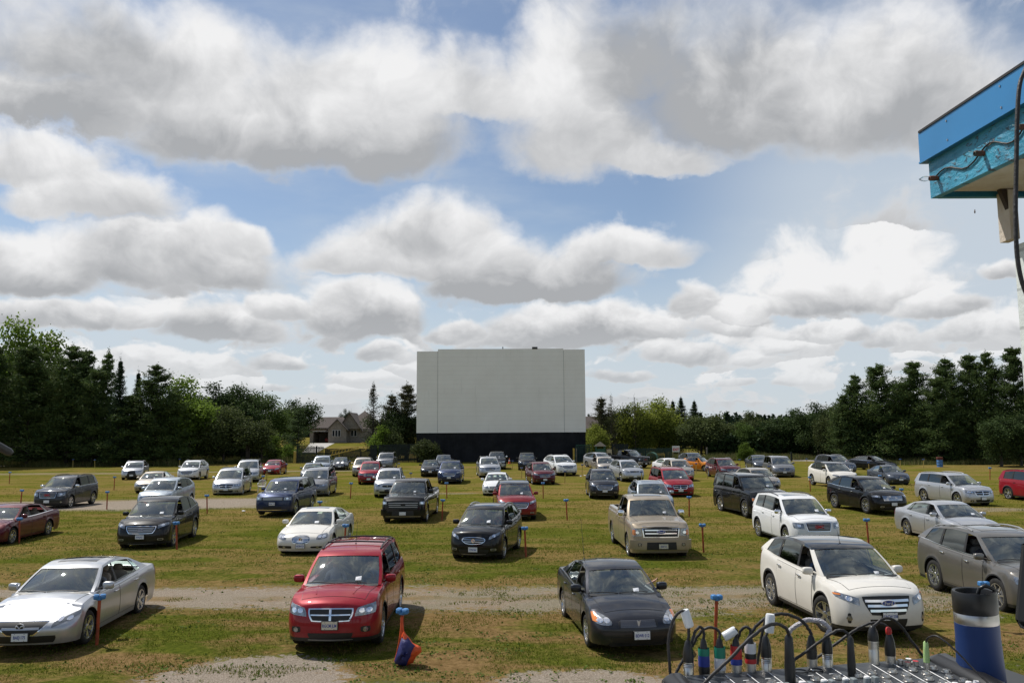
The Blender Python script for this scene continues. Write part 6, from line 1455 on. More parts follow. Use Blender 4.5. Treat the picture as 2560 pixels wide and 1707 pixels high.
# ------------------------------------------------------------------ playground
YEL = pmat('yellow_paint', (.55, .38, .06), .5, var=.25, scale=5); GRN = pmat('play_green', (.02, .10, .06), .5); TANR = pmat('tan_roof', (.34, .27, .18), .8, var=.2)
def play():
    D = 109.0; s = D/FPX
    p = at(1501, 1150, D); t = thing('play_hut', 'green playground hut with a tan pyramid roof', 'playhouse', (p.x, D, 0)); w_ = 28*s; zt = at(1501, 1103, D).z; ze = at(1501, 1115, D).z
    mb = MB(); mb.add([(-w_*.52, -w_*.5, ze), (w_*.52, -w_*.5, ze), (w_*.52, w_*.5, ze), (-w_*.52, w_*.5, ze), (0, 0, zt)], [(0, 1, 4), (1, 2, 4), (2, 3, 4), (3, 0, 4), (0, 3, 2, 1)]); mb.build('roof', TANR, t)
    for sx in (-1, 1):
        for sy in (-1, 1): mb = MB(); mb.box((sx*w_*.38, sy*w_*.38, ze/2), (.12, .12, ze)); mb.build('post', GRN, t)
    mb = MB(); mb.box((0, 0, 1.0), (w_*.8, w_*.8, .12)); mb.box((0, -w_*.38, 1.4), (w_*.8, .06, .7)); mb.build('deck', GRN, t)
    p = at(1523, 1150, D); t = thing('play_cottage', 'small cream play cottage with a red door beside the hut', 'playhouse', (p.x, D, 0)); h = at(1523, 1123, D).z
    mb = MB(); mb.box((0, 0, h/2), (.72, .7, h), tp=.9); mb.build('wall', pmat('cream_plastic', (.50, .42, .26), .6), t); mb = MB(); mb.box((0, -.36, h*.55), (.38, .05, h*.35)); mb.build('window', BLACK, t); mb = MB(); mb.box((0, -.37, h*.18), (.42, .06, h*.34)); mb.build('door', pmat('play_red', (.35, .03, .03), .5), t)
    # big pipe
    p = at(1630, 1163, 106); t = thing('play_pipe', 'big green corrugated pipe lying on its side in the grass', 'pipe', (p.x, 106, 0), R(-14)); r = 13.5*106/FPX
    mb = MB(); mb.lathe([(r, 0), (r, .15), (r*.97, .2), (r*1.0, .6), (r*.97, .9), (r, 1.3), (r*.97, 1.6), (r, 2.4), (r*.9, 2.4), (r*.9, 0), (r, 0)], 28, M=Matrix.Translation((0, -.6, r*.92)) @ Matrix.Rotation(R(-90), 4, 'X')); mb.build('pipe_shell', GRN, t, 40)
    mb = MB(); mb.lathe([(r*1.0, 0), (r*1.06, 0), (r*1.06, .1), (r*1.0, .1)], 28, M=Matrix.Translation((0, -.66, r*.92)) @ Matrix.Rotation(R(-90), 4, 'X')); mb.build('rim_band', pmat('pale_green', (.16, .30, .26), .5), t, 40)
    p = at(1652, 1150, 108); t = thing('goal_frame', 'thin yellow play frame right of the big pipe', 'play frame', (p.x, 108, 0)); mb = MB(); mb.tube([(-.5, 0, 0), (-.5, 0, 1.1), (.5, 0, 1.1), (.5, 0, 0)], .03, 6); mb.build('frame', YEL, t); mb = MB(); mb.tube([(-.5, 0, .9), (.5, 0, .9)], .02, 6); mb.build('crossbar', YEL, t)
    # swing frame with dangling swings
    p = at(1460, 1150, 110); t = thing('swing_set', 'green swing frame with hanging chains right of the screen base', 'swing set', (p.x, 110, 0)); zt = at(1460, 1112, 110).z; mb = MB(); mb.tube([(-1.2, 0, 0), (-1.0, 0, zt), (1.0, 0, zt), (1.2, 0, 0)], .05, 6); mb.build('frame', GRN, t)
    for x in (-.7, -.35, .1, .5): mb = MB(); mb.tube([(x, 0, zt), (x+.05, 0, zt*.55)], .025, 5); mb.tube([(x+.25, 0, zt), (x+.2, 0, zt*.55)], .02, 5); mb.box((x+.12, 0, zt*.54), (.3, .12, .04)); mb.build('swing', FG, t)
    for px_, w_, lab in ((1434.5, .22, 'short yellow post right of the screen base'), (1441, .14, 'pale post at the end of the swing yard')):
        p = at(px_, 1150, 109); o = MB_box('post', (p.x, 109, .9), (w_, w_, 1.9), YEL if w_ > .2 else FW); tag(o, lab, 'post')
    # yellow sliding ladder lying on the fence
    a = at(826, 1138, 108); b = at(897, 1121, 110); t = thing('slide_ladder', 'yellow play slide ladder leaning over the low dark fence', 'ladder', (0, 0, 0))
    for off, nm in ((.0, 'rail'), (.62, 'rail')):
        mb = MB(); mb.tube([a+Vector((0, 0, off)), b+Vector((0, 0, off*.35))], .06, 6); mb.build(nm, YEL, t)
    for i in range(9):
        f = (i+.5)/9; q = a.lerp(b, f); mb = MB(); mb.tube([q, q+Vector((.12, 0, .62*(1-f)+.22*f))], .035, 5); mb.build('rung', YEL, t)
    mb = MB(); c = at(907, 1120, 110); pts = [c+Vector((math.cos(a_)*.55, 0, math.sin(a_)*.55+.2)) for a_ in np.linspace(-2.0, 2.6, 12)]; mb.tube(pts, .04, 6); mb.build('hoop', YEL, t)
    for f in (.02, .3): q = a.lerp(b, f); mb = MB(); mb.tube([(q.x, q.y+.1, 0), q], .05, 6); mb.build('leg', YEL, t)
    # EXIT sign
    p = at(1690, 1128, 109); t = thing('exit_sign', 'white board sign with red EXIT lettering by the green fence', 'sign', (p.x, 109, 0)); zc_ = at(1690, 1122, 109).z; w_ = 18*109/FPX; h = 15*109/FPX
    mb = MB(); mb.rbox((0, 0, zc_), (w_, .05, h), .01); bd = mb.build('board', pmat('sign_white', (.62, .62, .62), .5), t); text('EXIT', .46, REDP, bd, (0, -.03, zc_-.08), sx=.85, bold=.02)
    for sx in (-1, 1): mb = MB(); mb.box((sx*w_*.4, .05, zc_/2), (.07, .07, zc_)); mb.build('post', FW, t)
play()
def barrel():
    x, y = unproj(2353.5, 1166); t = thing('waste_barrel', 'blue steel drum used as a bin with a rusty red top', 'barrel', (x, y+.3, gz(x, y)))
    mb = MB(); mb.lathe([(.001, 0), (.31, 0), (.325, .02), (.31, .05), (.31, .27), (.325, .29), (.31, .31), (.31, .55), (.325, .57), (.31, .59), (.31, .82)], 24); mb.build('drum', pmat('barrel_blue', (.06, .18, .42), .45, var=.25, scale=4), t, 40)
    mb = MB(); mb.lathe([(.32, .80), (.34, .84), (.34, 1.06), (.30, 1.10), (.28, 1.02), (.001, 1.02)], 24); mb.build('lid', pmat('rust_red', (.13, .035, .025), .8, var=.4, scale=6), t, 40)
barrel()
# ------------------------------------------------------------------ speaker poles
PORA = pmat('pole_orange', (.46, .075, .018), .6, col2=(.20, .045, .020), scale=5, bump=.3); PYEL = pmat('pole_yellow', (.50, .36, .10), .6, var=.3, scale=9); PBL = pmat('speaker_blue', (.055, .22, .50), .5, var=.25, scale=12); PBL2 = pmat('speaker_dark_blue', (.025, .075, .25), .5, var=.25, scale=12)
def pole_proto(name, pole, head):
    t = thing(name, 'x', 'speaker pole', (0, 0, 0), group='speaker poles across the field')
    mb = MB(); mb.tube([(0, 0, -.25), (0, 0, .90)], .036, 10); mb.build('pole', pole, t, 40)
    mb = MB(); mb.rbox((0, 0, .925), (.12, .12, .06), .012); mb.build('bracket', head, t)
    for sx in (-1, 1):
        mb = MB(); mb.rbox((sx*.066, 0, .962), (.118, .13, .10), .016); mb.rbox((sx*.066, -.066, .962), (.08, .02, .055), .006); mb.build('hook', head, t)
    return t
PP = {'o': pole_proto('speaker_pole', PORA, PBL), 'y': pole_proto('speaker_pole', PYEL, PBL2)}
POLES = [
 ('o', 242, 1607, 'orange pole with a bright blue head in front of the silver sedan at the left'), ('o', 48, 1355, 'orange pole with a blue head in front of the dark maroon sedan'), ('o', 442, 1373, 'orange pole at the front wheel of the black crossover on the left'),
 ('o', 267, 1273, 'orange pole between the dark grey SUV and the black crossover'), ('o', 518, 1283, 'orange pole alone on the grass left of the navy boxy wagon'), ('o', 51, 1268, 'orange pole behind the dark maroon sedan, on the gravel'),
 ('o', 285, 1223, 'orange pole left of the champagne sedan'), ('o', 23, 1207, 'farthest orange pole at the left edge'), ('y', 182, 1168, 'thick yellow stake on the left gravel loop'), ('y', 237, 1169, 'thin yellow pole on the left loop beside the thick stake'),
 ('y', 449, 1166, 'yellow pole behind the white crossover on the left'), ('y', 520, 1199, 'yellow pole at the rear wheel of the white crossover on the left'), ('y', 667, 1201, 'yellow pole between the silver minivans and the small red sedan'), ('o', 657, 1222, 'red pole beside the white plastic chair'),
 ('y', 716, 1182, 'yellow pole at the tail of the small red sedan'), ('o', 876, 1245, 'orange pole on open grass right of the grey silver minivan'), ('o', 800, 1303, 'orange pole hidden behind the pearl white sedan, head only'), ('o', 861, 1383, 'orange pole between the pearl white sedan and the bright red crossover'),
 ('y', 875, 1174, 'yellow pole right of the black coupe'), ('y', 1028, 1212, 'yellow pole behind the black pickup, only its head showing'), ('y', 998, 1180, 'yellow pole at the tail of the grey SUV by the fence'), ('o', 1105, 1297, 'orange pole beside the rear wheel of the black pickup'),
 ('o', 1117, 1245, 'orange pole in front of the navy crossover'), ('o', 1418, 1297, 'orange pole left of the beige pickup on open grass'), ('o', 1358, 1245, 'orange pole below the maroon crossover'), ('o', 1315, 1392, 'orange pole at the rear of the small black crossover'),
 ('y', 1412, 1206, 'yellow pole in front of the white SUV'), ('y', 1281, 1175, 'yellow pole beside the traffic cone'), ('y', 1304, 1195, 'yellow pole left of the maroon crossover'), ('y', 1455, 1187, 'yellow pole in the gap right of the white SUV'),
 ('y', 1605, 1208, 'yellow pole at the nose of the silver crossover with black cladding'), ('o', 1723, 1288, 'orange pole right behind the beige pickup'), ('o', 1759, 1380, 'orange pole right of the nose of the beige pickup'), ('o', 1788, 1610, 'orange pole with a bright blue head rising behind the mixer cables'),
 ('y', 1740, 1183, 'yellow pole beside the orange convertible'), ('y', 1769, 1194, 'yellow pole at the rear wheel of the maroon crossover on the right'), ('y', 1851, 1169, 'yellow pole left of the dark blue grey sedan'), ('y', 1923, 1191, 'yellow pole at the front wheel of the grey silver minivan on the right'),
 ('y', 2017, 1167, 'yellow pole left of the dark crossover by the right loop'), ('o', 2026, 1226, 'orange pole at the rear wheel of the cream white crossover'), ('o', 2172, 1360, 'orange pole right of the roof of the front white crossover'), ('o', 2254, 1266, 'orange pole behind the nose of the black crossover with slats'),
 ('o', 2201, 1222, 'orange pole at the nose of the small dark blue grey sedan'), ('y', 2173, 1180, 'yellow pole in front of the long black sedan'), ('y', 2251, 1169, 'yellow pole just right of the long black sedan'), ('y', 2309, 1170, 'yellow pole left of the blue barrel'),
 ('o', 2475, 1199, 'orange pole left of the red SUV at the right edge'), ('o', 2462, 1572, 'orange pole hidden behind the travel mug, blue head only'), ('o', 2465, 1258, 'orange pole behind the silver crossover on the right, head only'), ('o', 1003, 1648, 'orange pole in the front row with the orange and blue bag hanging on it'),
]
usedp = set()
for k, px_, py, lab in POLES:
    x, y = unproj(px_, py); t = PP[k] if k not in usedp else copy_tree(PP[k]); usedp.add(k)
    t.location = (x, y, gz(x, y)); t.rotation_euler = (rnd.uniform(-.04, .04), rnd.uniform(-.055, .055), rnd.uniform(-.4, .4)); t.scale = (.92, .92, 1); t['label'] = lab
for px_, py, top, m, lab in ((61, 1150, 1128, FW, 'weathered fence post in the dark under the left pines'), (299, 1153, 1131, PBL2, 'blue post under the left pines'), (510, 1146, 1128, FW, 'grey post by the tall grass on the left'), (640, 1150, 1137, FW, 'short stub post near the small red sedan'), (682, 1146, 1130, FW, 'carved grey post left of the dark fence'),
    (2442, 1150, 1126, FW, 'weathered wood post right of the blue barrel'), (2203, 1150, 1126, FW, 'thin grey post under the big pine'), (1979, 1152, 1130, FD, 'dark post in the tall grass on the right'), (1768, 1148, 1118, FW, 'thin pale post below the broad olive tree')):
    D_ = unproj(px_, py)[1]; p = at(px_, py, D_); h = at(px_, top, D_).z; o = MB_box('post', (p.x, D_, h/2), (.20, .16, h), m); tag(o, lab, 'post')
p = at(737, 1157, unproj(737, 1157)[1]); h = at(737, 1128, p.y).z; o = MB_box('post', (p.x, p.y, h/2), (.33, .25, h), YEL); tag(o, 'thick yellow wooden post left of the dark fence', 'post')
def cone():
    x, y = unproj(1273.5, 1159); t = thing('traffic_cone', 'orange traffic cone with a white band in front of the screen', 'traffic cone', (x, y, 0)); mb = MB(); mb.lathe([(.17, .03), (.06, .52), (.03, .72), (.001, .72)], 16); mb.box((0, 0, .015), (.42, .42, .03)); mb.build('body', pmat('cone_orange', (.60, .12, .03), .5), t, 40); mb = MB(); mb.lathe([(.100, .36), (.075, .50)], 16); mb.build('band', WHITEP, t, 40)
cone()
def plastic_chair():
    x, y = unproj(652, 1229); t = thing('plastic_chair', 'white plastic garden chair beside the navy boxy wagon', 'chair', (x, y+.2, gz(x, y)), R(8)); m = pmat('white_plastic', (.75, .75, .74), .4)
    mb = MB(); mb.rbox((0, 0, .43), (.48, .46, .035), .01); mb.build('seat', m, t)
    mb = MB(); pts = [(-.23, .22, .43), (-.25, .27, .70), (-.18, .30, .86), (0, .31, .90), (.18, .30, .86), (.25, .27, .70), (.23, .22, .43)]; mb.tube(pts, .022, 6)
    for i in range(5): q = -.14+.07*i; mb.tube([(q, .22, .43), (q*1.1, .30, .86)], .014, 5)
    mb.build('backrest', m, t, 50)
    for sx in (-1, 1):
        for sy in (-1, 1): mb = MB(); mb.tube([(sx*.2, sy*.19, .43), (sx*.26, sy*.26, 0)], [.026, .018], 6); mb.build('leg', m, t, 50)
        mb = MB(); mb.tube([(sx*.24, .25, .64), (sx*.28, 0, .66), (sx*.26, -.2, .62), (sx*.24, -.22, .43)], .02, 6); mb.build('armrest', m, t, 50)
plastic_chair()
for px_, py, lab in ((609, 1277, 'crumpled white paper on the grass left of the navy boxy wagon'), (1452, 1189, 'white scrap of litter near the yellow pole'), (1462, 1188, 'second white scrap of litter, nearest the silver crossover')):
    x, y = unproj(px_, py); mb = MB(); mb.sell((0, 0, .03), (.22, .14, .07), 1.3, 8, 4); o = mb.build('paper_scrap', PAPER, smooth=30); o.location = (x, y, gz(x, y)); tag(o, lab, 'litter')
# bag on the front pole
def bag():
    x, y = unproj(1003, 1648); BO = pmat('bag_orange', (.75, .10, .02), .55, bump=.5, bscale=18); BB = pmat('bag_blue', (.02, .022, .12), .55, bump=.5, bscale=18)
    t = thing('drawstring_bag', 'orange and navy nylon bag hanging from the front orange pole', 'bag', (x+.06, y-.14, gz(x, y)))
    def blobm(pts, d=.12):
        """pillow from an outline in XZ with gathered folds"""
        mb = MB(); n = len(pts); c = Vector((sum(p[0] for p in pts)/n, 0, sum(p[1] for p in pts)/n)); vs = []; fs = []
        K = 6
        for s_ in (-1, 1):
            o_ = len(vs)
            for k in range(K+1):
                f = k/K; yb = s_*d*math.sqrt(max(0, 1-f*f))
                for i, p in enumerate(pts): w_ = 1+.05*math.sin(i*2.4+k); vs.append((c.x+(p[0]-c.x)*f*w_, yb*(1+.22*math.sin(i*1.9+k*1.1)), c.z+(p[1]-c.z)*f*w_))
            for k in range(K):
                for i in range(n): j = (i+1) % n; fs.append((o_+k*n+i, o_+k*n+j, o_+(k+1)*n+j, o_+(k+1)*n+i))
        mb.add(vs, fs); return mb
    blobm([(-.06, .50), (.0, .60), (.10, .52), (.17, .40), (.26, .36), (.34, .33), (.33, .24), (.24, .14), (.18, .04), (.05, .0), (-.04, .0), (-.08, .04), (.0, .2)], .13).build('bag_side', BO, t, 80)
    blobm([(-.03, .52), (.09, .50), (.17, .42), (.22, .36), (.16, .20), (.10, .06), (.05, .01), (-.06, .005), (-.15, .04), (-.16, .10), (-.11, .28)], .16).build('bag_front', BB, t, 80).location = (0, -.055, 0)
    for dx_ in (0, .025): mb = MB(); mb.tube([(-.06+dx_, .05, .86), (-.05+dx_, -.02, .7), (-.08+dx_, -.03, .45), (-.13+dx_, -.03, .2), (-.17+dx_, -.02, .08)], .010, 5); mb.build('strap', BO, t, 60)
    mb = MB(); mb.tube([(-.06, .1, .87), (0, 0, .62), (.06, .0, .52)], .010, 5); mb.build('strap', BO, t, 60)
bag()
# leaflets tucked on the windscreens
SHORT = {'mazda': None}
k_ = 0
for key, c in CAROBJ.items():
    if key in ('mazda', 'allure', 'lexus_rx', 'terrain_black', 'escape_red', 'sedan_black', 'sedan_grey', 'suv_lightblue', 'crv_grey', 'caravan_silver', 'lexus_nx', 'van_silver', 'escape_silver', 'outback', 'ridgeline', 'sedan_dark', 'suv_black', 'mini', 'charger', 'towncountry', 'edge_white_far'): continue
    rk = random.Random(key); cc = rk.uniform(.22, .50); f0 = rk.uniform(.06, .13)
    if key in ('journey_red', 'pontiac', 'edge_white'): cc, f0 = {'journey_red': (.42, .12), 'pontiac': (.36, .07), 'edge_white': (.40, .06)}[key]
    hf = rk.uniform(.07, .11)
    a = c.fp(cc-hf*.8, f0); b = c.fp(cc+hf*.8, f0); e = c.fp(cc+hf*.9, f0+hf+rk.uniform(-.02, .03)); d = c.fp(cc-hf*.8, f0+hf); off = Vector((0, -.03, .02))
    mb = MB(); mb.add([a+off, b+off, e+off+Vector((0, -.01, .01)), d+off], [(0, 1, 2, 3)]); mb.add([a+off*.9, b+off*.9, e+off*.9+Vector((0, -.01, .01)), d+off*.9], [(3, 2, 1, 0)])
    mb.v = [tuple(c.root.matrix_basis @ Vector(v)) for v in mb.v]
    lb = c.root['label'].split(',')[0].replace(' with ', '|').split('|')[0].split(' behind ')[0]
    o = mb.build('leaflet', PAPER); o['category'] = 'leaflet'; o['group'] = 'leaflets tucked on the windscreens'; o['label'] = ('white leaflet on the windscreen of the '+' '.join(c.root['label'].replace(',', '').split()[:8]))
# ------------------------------------------------------------------ people (one continuous skinned body, seated)
SKIN = pmat('skin', (.46, .26, .18), .55, var=.1); HAIRB = pmat('hair_brown', (.05, .03, .018), .7); HAIRG = pmat('hair_grey', (.38, .36, .33), .7); SLACK = pmat('trousers', (.05, .055, .07), .85)
def skinned(verts, edges, rad, name, mats, classify, sub=1):
    me = bpy.data.meshes.new('skeleton'); me.from_pydata(verts, edges, []); ob = bpy.data.objects.new('skeleton', me); COL.objects.link(ob)
    md = ob.modifiers.new('Skin', 'SKIN'); md.use_smooth_shade = True
    for i, r in enumerate(rad):
        sv = me.skin_vertices[0].data[i]; sv.radius = r if isinstance(r, tuple) else (r, r); sv.use_root = (i == 0)
    s2 = ob.modifiers.new('Subsurf', 'SUBSURF'); s2.levels = sub; s2.render_levels = sub
    dg = bpy.context.evaluated_depsgraph_get(); out = bpy.data.meshes.new_from_object(ob.evaluated_get(dg)); out.name = name
    bpy.data.objects.remove(ob); out.materials.clear()
    for m in mats: out.materials.append(m)
    for p in out.polygons: p.material_index = classify(p.center); p.use_smooth = True
    return out
def person_mesh(shirt, pose=0):
    """pose 0: hands on the wheel; 1: hands in the lap; 2: left arm (local +x) out of the window; 3: right arm (local -x) on the sill"""
    V = [(0, .02, .0), (0, .06, .16), (0, .11, .34), (0, .12, .44), (0, .10, .515), (0, .075, .60), (0, .07, .69)]; Rd = [(.15, .11), (.135, .10), (.16, .105), (.12, .08), .055, (.072, .088), (.062, .075)]
    E = [(i, i+1) for i in range(6)]
    def chain(start, pts, rs):
        p = start
        for q, r in zip(pts, rs): V.append(q); Rd.append(r); E.append((p, len(V)-1)); p = len(V)-1
        return p
    for s in (-1, 1):
        chain(0, [(s*.09, -.05, -.01), (s*.12, -.28, .03), (s*.13, -.46, .05), (s*.13, -.58, -.15), (s*.13, -.68, -.32), (s*.13, -.80, -.34)], [.085, .075, .062, .052, .042, .035])
        if (pose == 2 and s > 0): arm = [(.17, .11, .42), (.25, .08, .36), (.38, .04, .30), (.52, .02, .34), (.60, .0, .38)]; hd = Vector((.60, .0, .38)); d = Vector((.8, -.1, .55)).normalized(); side = Vector((0, 1, 0))
        elif (pose == 3 and s < 0): arm = [(-.17, .11, .42), (-.25, .06, .34), (-.40, .00, .26), (-.44, -.14, .27), (-.45, -.26, .285)]; hd = Vector((-.45, -.26, .285)); d = Vector((-.1, -1, -.15)).normalized(); side = Vector((-1, 0, 0))
        elif pose == 1: arm = [(s*.17, .11, .42), (s*.22, .06, .28), (s*.23, -.02, .15), (s*.15, -.16, .12), (s*.09, -.25, .11)]; hd = Vector(arm[-1]); d = Vector((-s*.5, -.8, -.1)).normalized(); side = Vector((s, 0, 0))
        else: arm = [(s*.17, .11, .42), (s*.22, .04, .30), (s*.23, -.08, .20), (s*.19, -.24, .28), (s*.165, -.34, .34)]; hd = Vector(arm[-1]); d = Vector((-s*.2, -.6, .75)).normalized(); side = Vector((s, 0, 0))
        w_ = chain(3, arm, [.052, .045, .038, .031, .024])
        pm = hd+d*.05; V.append(tuple(pm)); Rd.append((.036, .016)); E.append((w_, len(V)-1)); pi = len(V)-1
        nrm = d.cross(side).normalized()
        for k in range(4):
            b = pm+d*.035+side*(.030-.020*k); ln = (.062, .072, .068, .052)[k]; cu = .4+.15*k
            chain(pi, [tuple(b), tuple(b+d*ln*.5+nrm*.010*cu), tuple(b+d*ln*.85+nrm*.03*cu)], [.0085, .0080, .0068])
        b = pm-d*.01+side*.034; chain(pi, [tuple(b+side*.012), tuple(b+side*.026+d*.035)], [.010, .008])
    sh = lambda c: 1 if (c.z > .525 or (c.y < -.16 and c.z > .10 and abs(c.x) < .27) or abs(c.x) > .36 or (pose == 3 and c.x < -.34) or (pose == 1 and c.y < -.20 and c.z > .09)) else (2 if (c.z < .07 or (c.y < -.12 and c.z < .10)) else 0)
    me = skinned(V, E, Rd, 'body', [shirt, SKIN, SLACK, BLACK], sh, 1)
    bm = bmesh.new(); bm.from_mesh(me)
    def ball(c, d, mi):
        r = bmesh.ops.create_uvsphere(bm, u_segments=8, v_segments=6, radius=.5, matrix=Matrix.Translation(c) @ Matrix.Diagonal((*d, 1)))
        for v in r['verts']:
            for f in v.link_faces: f.material_index = mi; f.smooth = True
    ball((0, -.022, .645), (.026, .042, .038), 1)
    for s in (-1, 1): ball((s*.030, -.008, .672), (.022, .016, .012), 3); ball((s*.078, .08, .655), (.018, .035, .055), 1)
    ball((0, -.010, .605), (.045, .014, .010), 3)
    bm.to_mesh(me); bm.free(); return me
def hair_mesh(m, long_):
    mb = MB(); rows = []
    for i in range(8):
        ph = math.pi/2*(1-i/7*(1.25 if long_ else .95)); row = []
        for k in range(17):
            th = math.pi*2*k/16; fr = max(0, -math.sin(th)); lim = 1-.25*fr
            row.append((math.cos(th)*.088*math.cos(ph*lim if ph > 0 else ph), .078+math.sin(th)*.100*math.cos(ph), .665+.095*math.sin(ph*(1+.0*fr))+(.055*fr if i > 4 else 0)-(.05 if long_ and i > 6 else 0)*(1-fr)))
        rows.append(row)
    mb.grid(rows); return mb.mesh('hair', [m], 80)
SH = {k: pmat('shirt_'+k, c, .85, bump=.2, bscale=20) for k, c in dict(blue=(.10, .17, .30), white=(.62, .58, .57), orange=(.62, .26, .10), pink=(.55, .32, .32), dark=(.05, .05, .06), green=(.15, .25, .16), grey=(.25, .25, .26), red=(.35, .05, .05)).items()}
PM = {}
def person(car, side, shirt, pose, label, hair=HAIRB, long_=False):
    c = CAROBJ.get(car)
    if c is None: return
    ca = c.F['uc']*c.L+.10-c.L/2; bz = c.F['zc']*c.H; seat = bz-1.03+.60
    k = (shirt, pose)
    if k not in PM: PM[k] = person_mesh(SH[shirt], pose)
    room = c.H-.10-seat; s_ = min(.98, room/.80)
    o = link('person', PM[k]); o.matrix_world = c.root.matrix_basis @ Matrix.Translation((side*.37, ca+1.00, seat+.05)) @ Matrix.Diagonal((s_, s_, s_, 1))
    o.rotation_euler = c.root.rotation_euler; tag(o, label, 'person', 'people sitting in the parked cars')
    h = link('hair', hair_mesh(hair, long_), o)
person('journey_red', -1, 'white', 1, 'passenger in a white top in the bright red crossover in the front row', HAIRG, True)
person('journey_red', 1, 'blue', 0, 'driver in a blue plaid shirt in the bright red crossover in the front row')
person('pontiac', -1, 'grey', 1, 'passenger in a grey top in the dark grey compact sedan', HAIRG, True)
person('pontiac', 1, 'dark', 2, 'driver of the dark grey compact sedan reaching a hand out of the window')
person('encore', -1, 'orange', 1, 'passenger in an orange top in the small black crossover', HAIRB, True)
person('encore', 1, 'red', 0, 'driver in a red top in the small black crossover')
person('edge_white', -1, 'blue', 1, 'passenger in a light blue shirt in the front white crossover', HAIRG)
person('lexus_rx', -1, 'dark', 1, 'passenger in dark clothes in the warm grey crossover')
person('chrysler200', -1, 'white', 3, 'person in white with an arm on the window sill of the silver sedan')
person('yukon', -1, 'dark', 1, 'passenger in dark clothes in the large black SUV')
person('lucerne', -1, 'grey', 1, 'passenger in grey in the pearl white full-size sedan', HAIRG)
person('mazda', -1, 'green', 1, 'passenger in the silver sedan at the left edge', HAIRB, True)
person('mazda', 1, 'grey', 0, 'driver in grey in the silver sedan at the left edge', HAIRG)
person('mkx', -1, 'dark', 1, 'passenger in the black crossover with the slatted split grille')
# ------------------------------------------------------------------ projection deck in the foreground
TW = pmat('table_white', (.72, .72, .70), .45, var=.1); MIXM = pmat('mixer_grey', (.050, .055, .060), .42, .2, bump=.1, bscale=60); CAB = pmat('cable_black', (.022, .020, .021), .5, var=.5, scale=25, bump=.2, bscale=90); STEEL = pmat('connector_steel', (.62, .60, .57), .34, 1.0); KNG = pmat('knob_grey', (.20, .23, .24), .5)
BLKS = pmat('satin_black', (.014, .014, .015), .35)
ZP = 3.88; TA = R(12.4)
def frame(ox, oy):
    c, s = math.cos(TA), math.sin(TA)
    return lambda u, v, z: Vector((ox+c*u+s*v, oy+s*u-c*v, z))
F_ = frame(.285, 1.465)      # u along the back edge, v towards the operator
def deck():
    t = thing('deck', 'timber projection deck below the foreground table', 'deck', (0, 0, 0)); mb = MB()
    for i in range(34): mb.box((.4, -3+.145*i, 3.05), (6.2, .138, .04))
    mb.build('boards', FW, t)
    for x in (-2.5, .4, 3.2):
        for y in (-2.9, 1.6): mb = MB(); mb.box((x, y, 1.5), (.14, .14, 3.05)); mb.build('post', FW, t)
deck()
def table():
    t = thing('table', 'white topped folding table carrying the mixer and the mug', 'table', (.95, 1.0, 3.07), TA)
    mb = MB(); mb.rbox((0, .20, .72), (1.75, .80, .035), .012); mb.build('tabletop', TW, t)
    for sx in (-1, 1):
        for sy in (-1, 1): mb = MB(); mb.tube([(sx*.75, .20+sy*.33, .71), (sx*.78, .20+sy*.35, 0)], .016, 8); mb.build('leg', SATIN, t)
table()
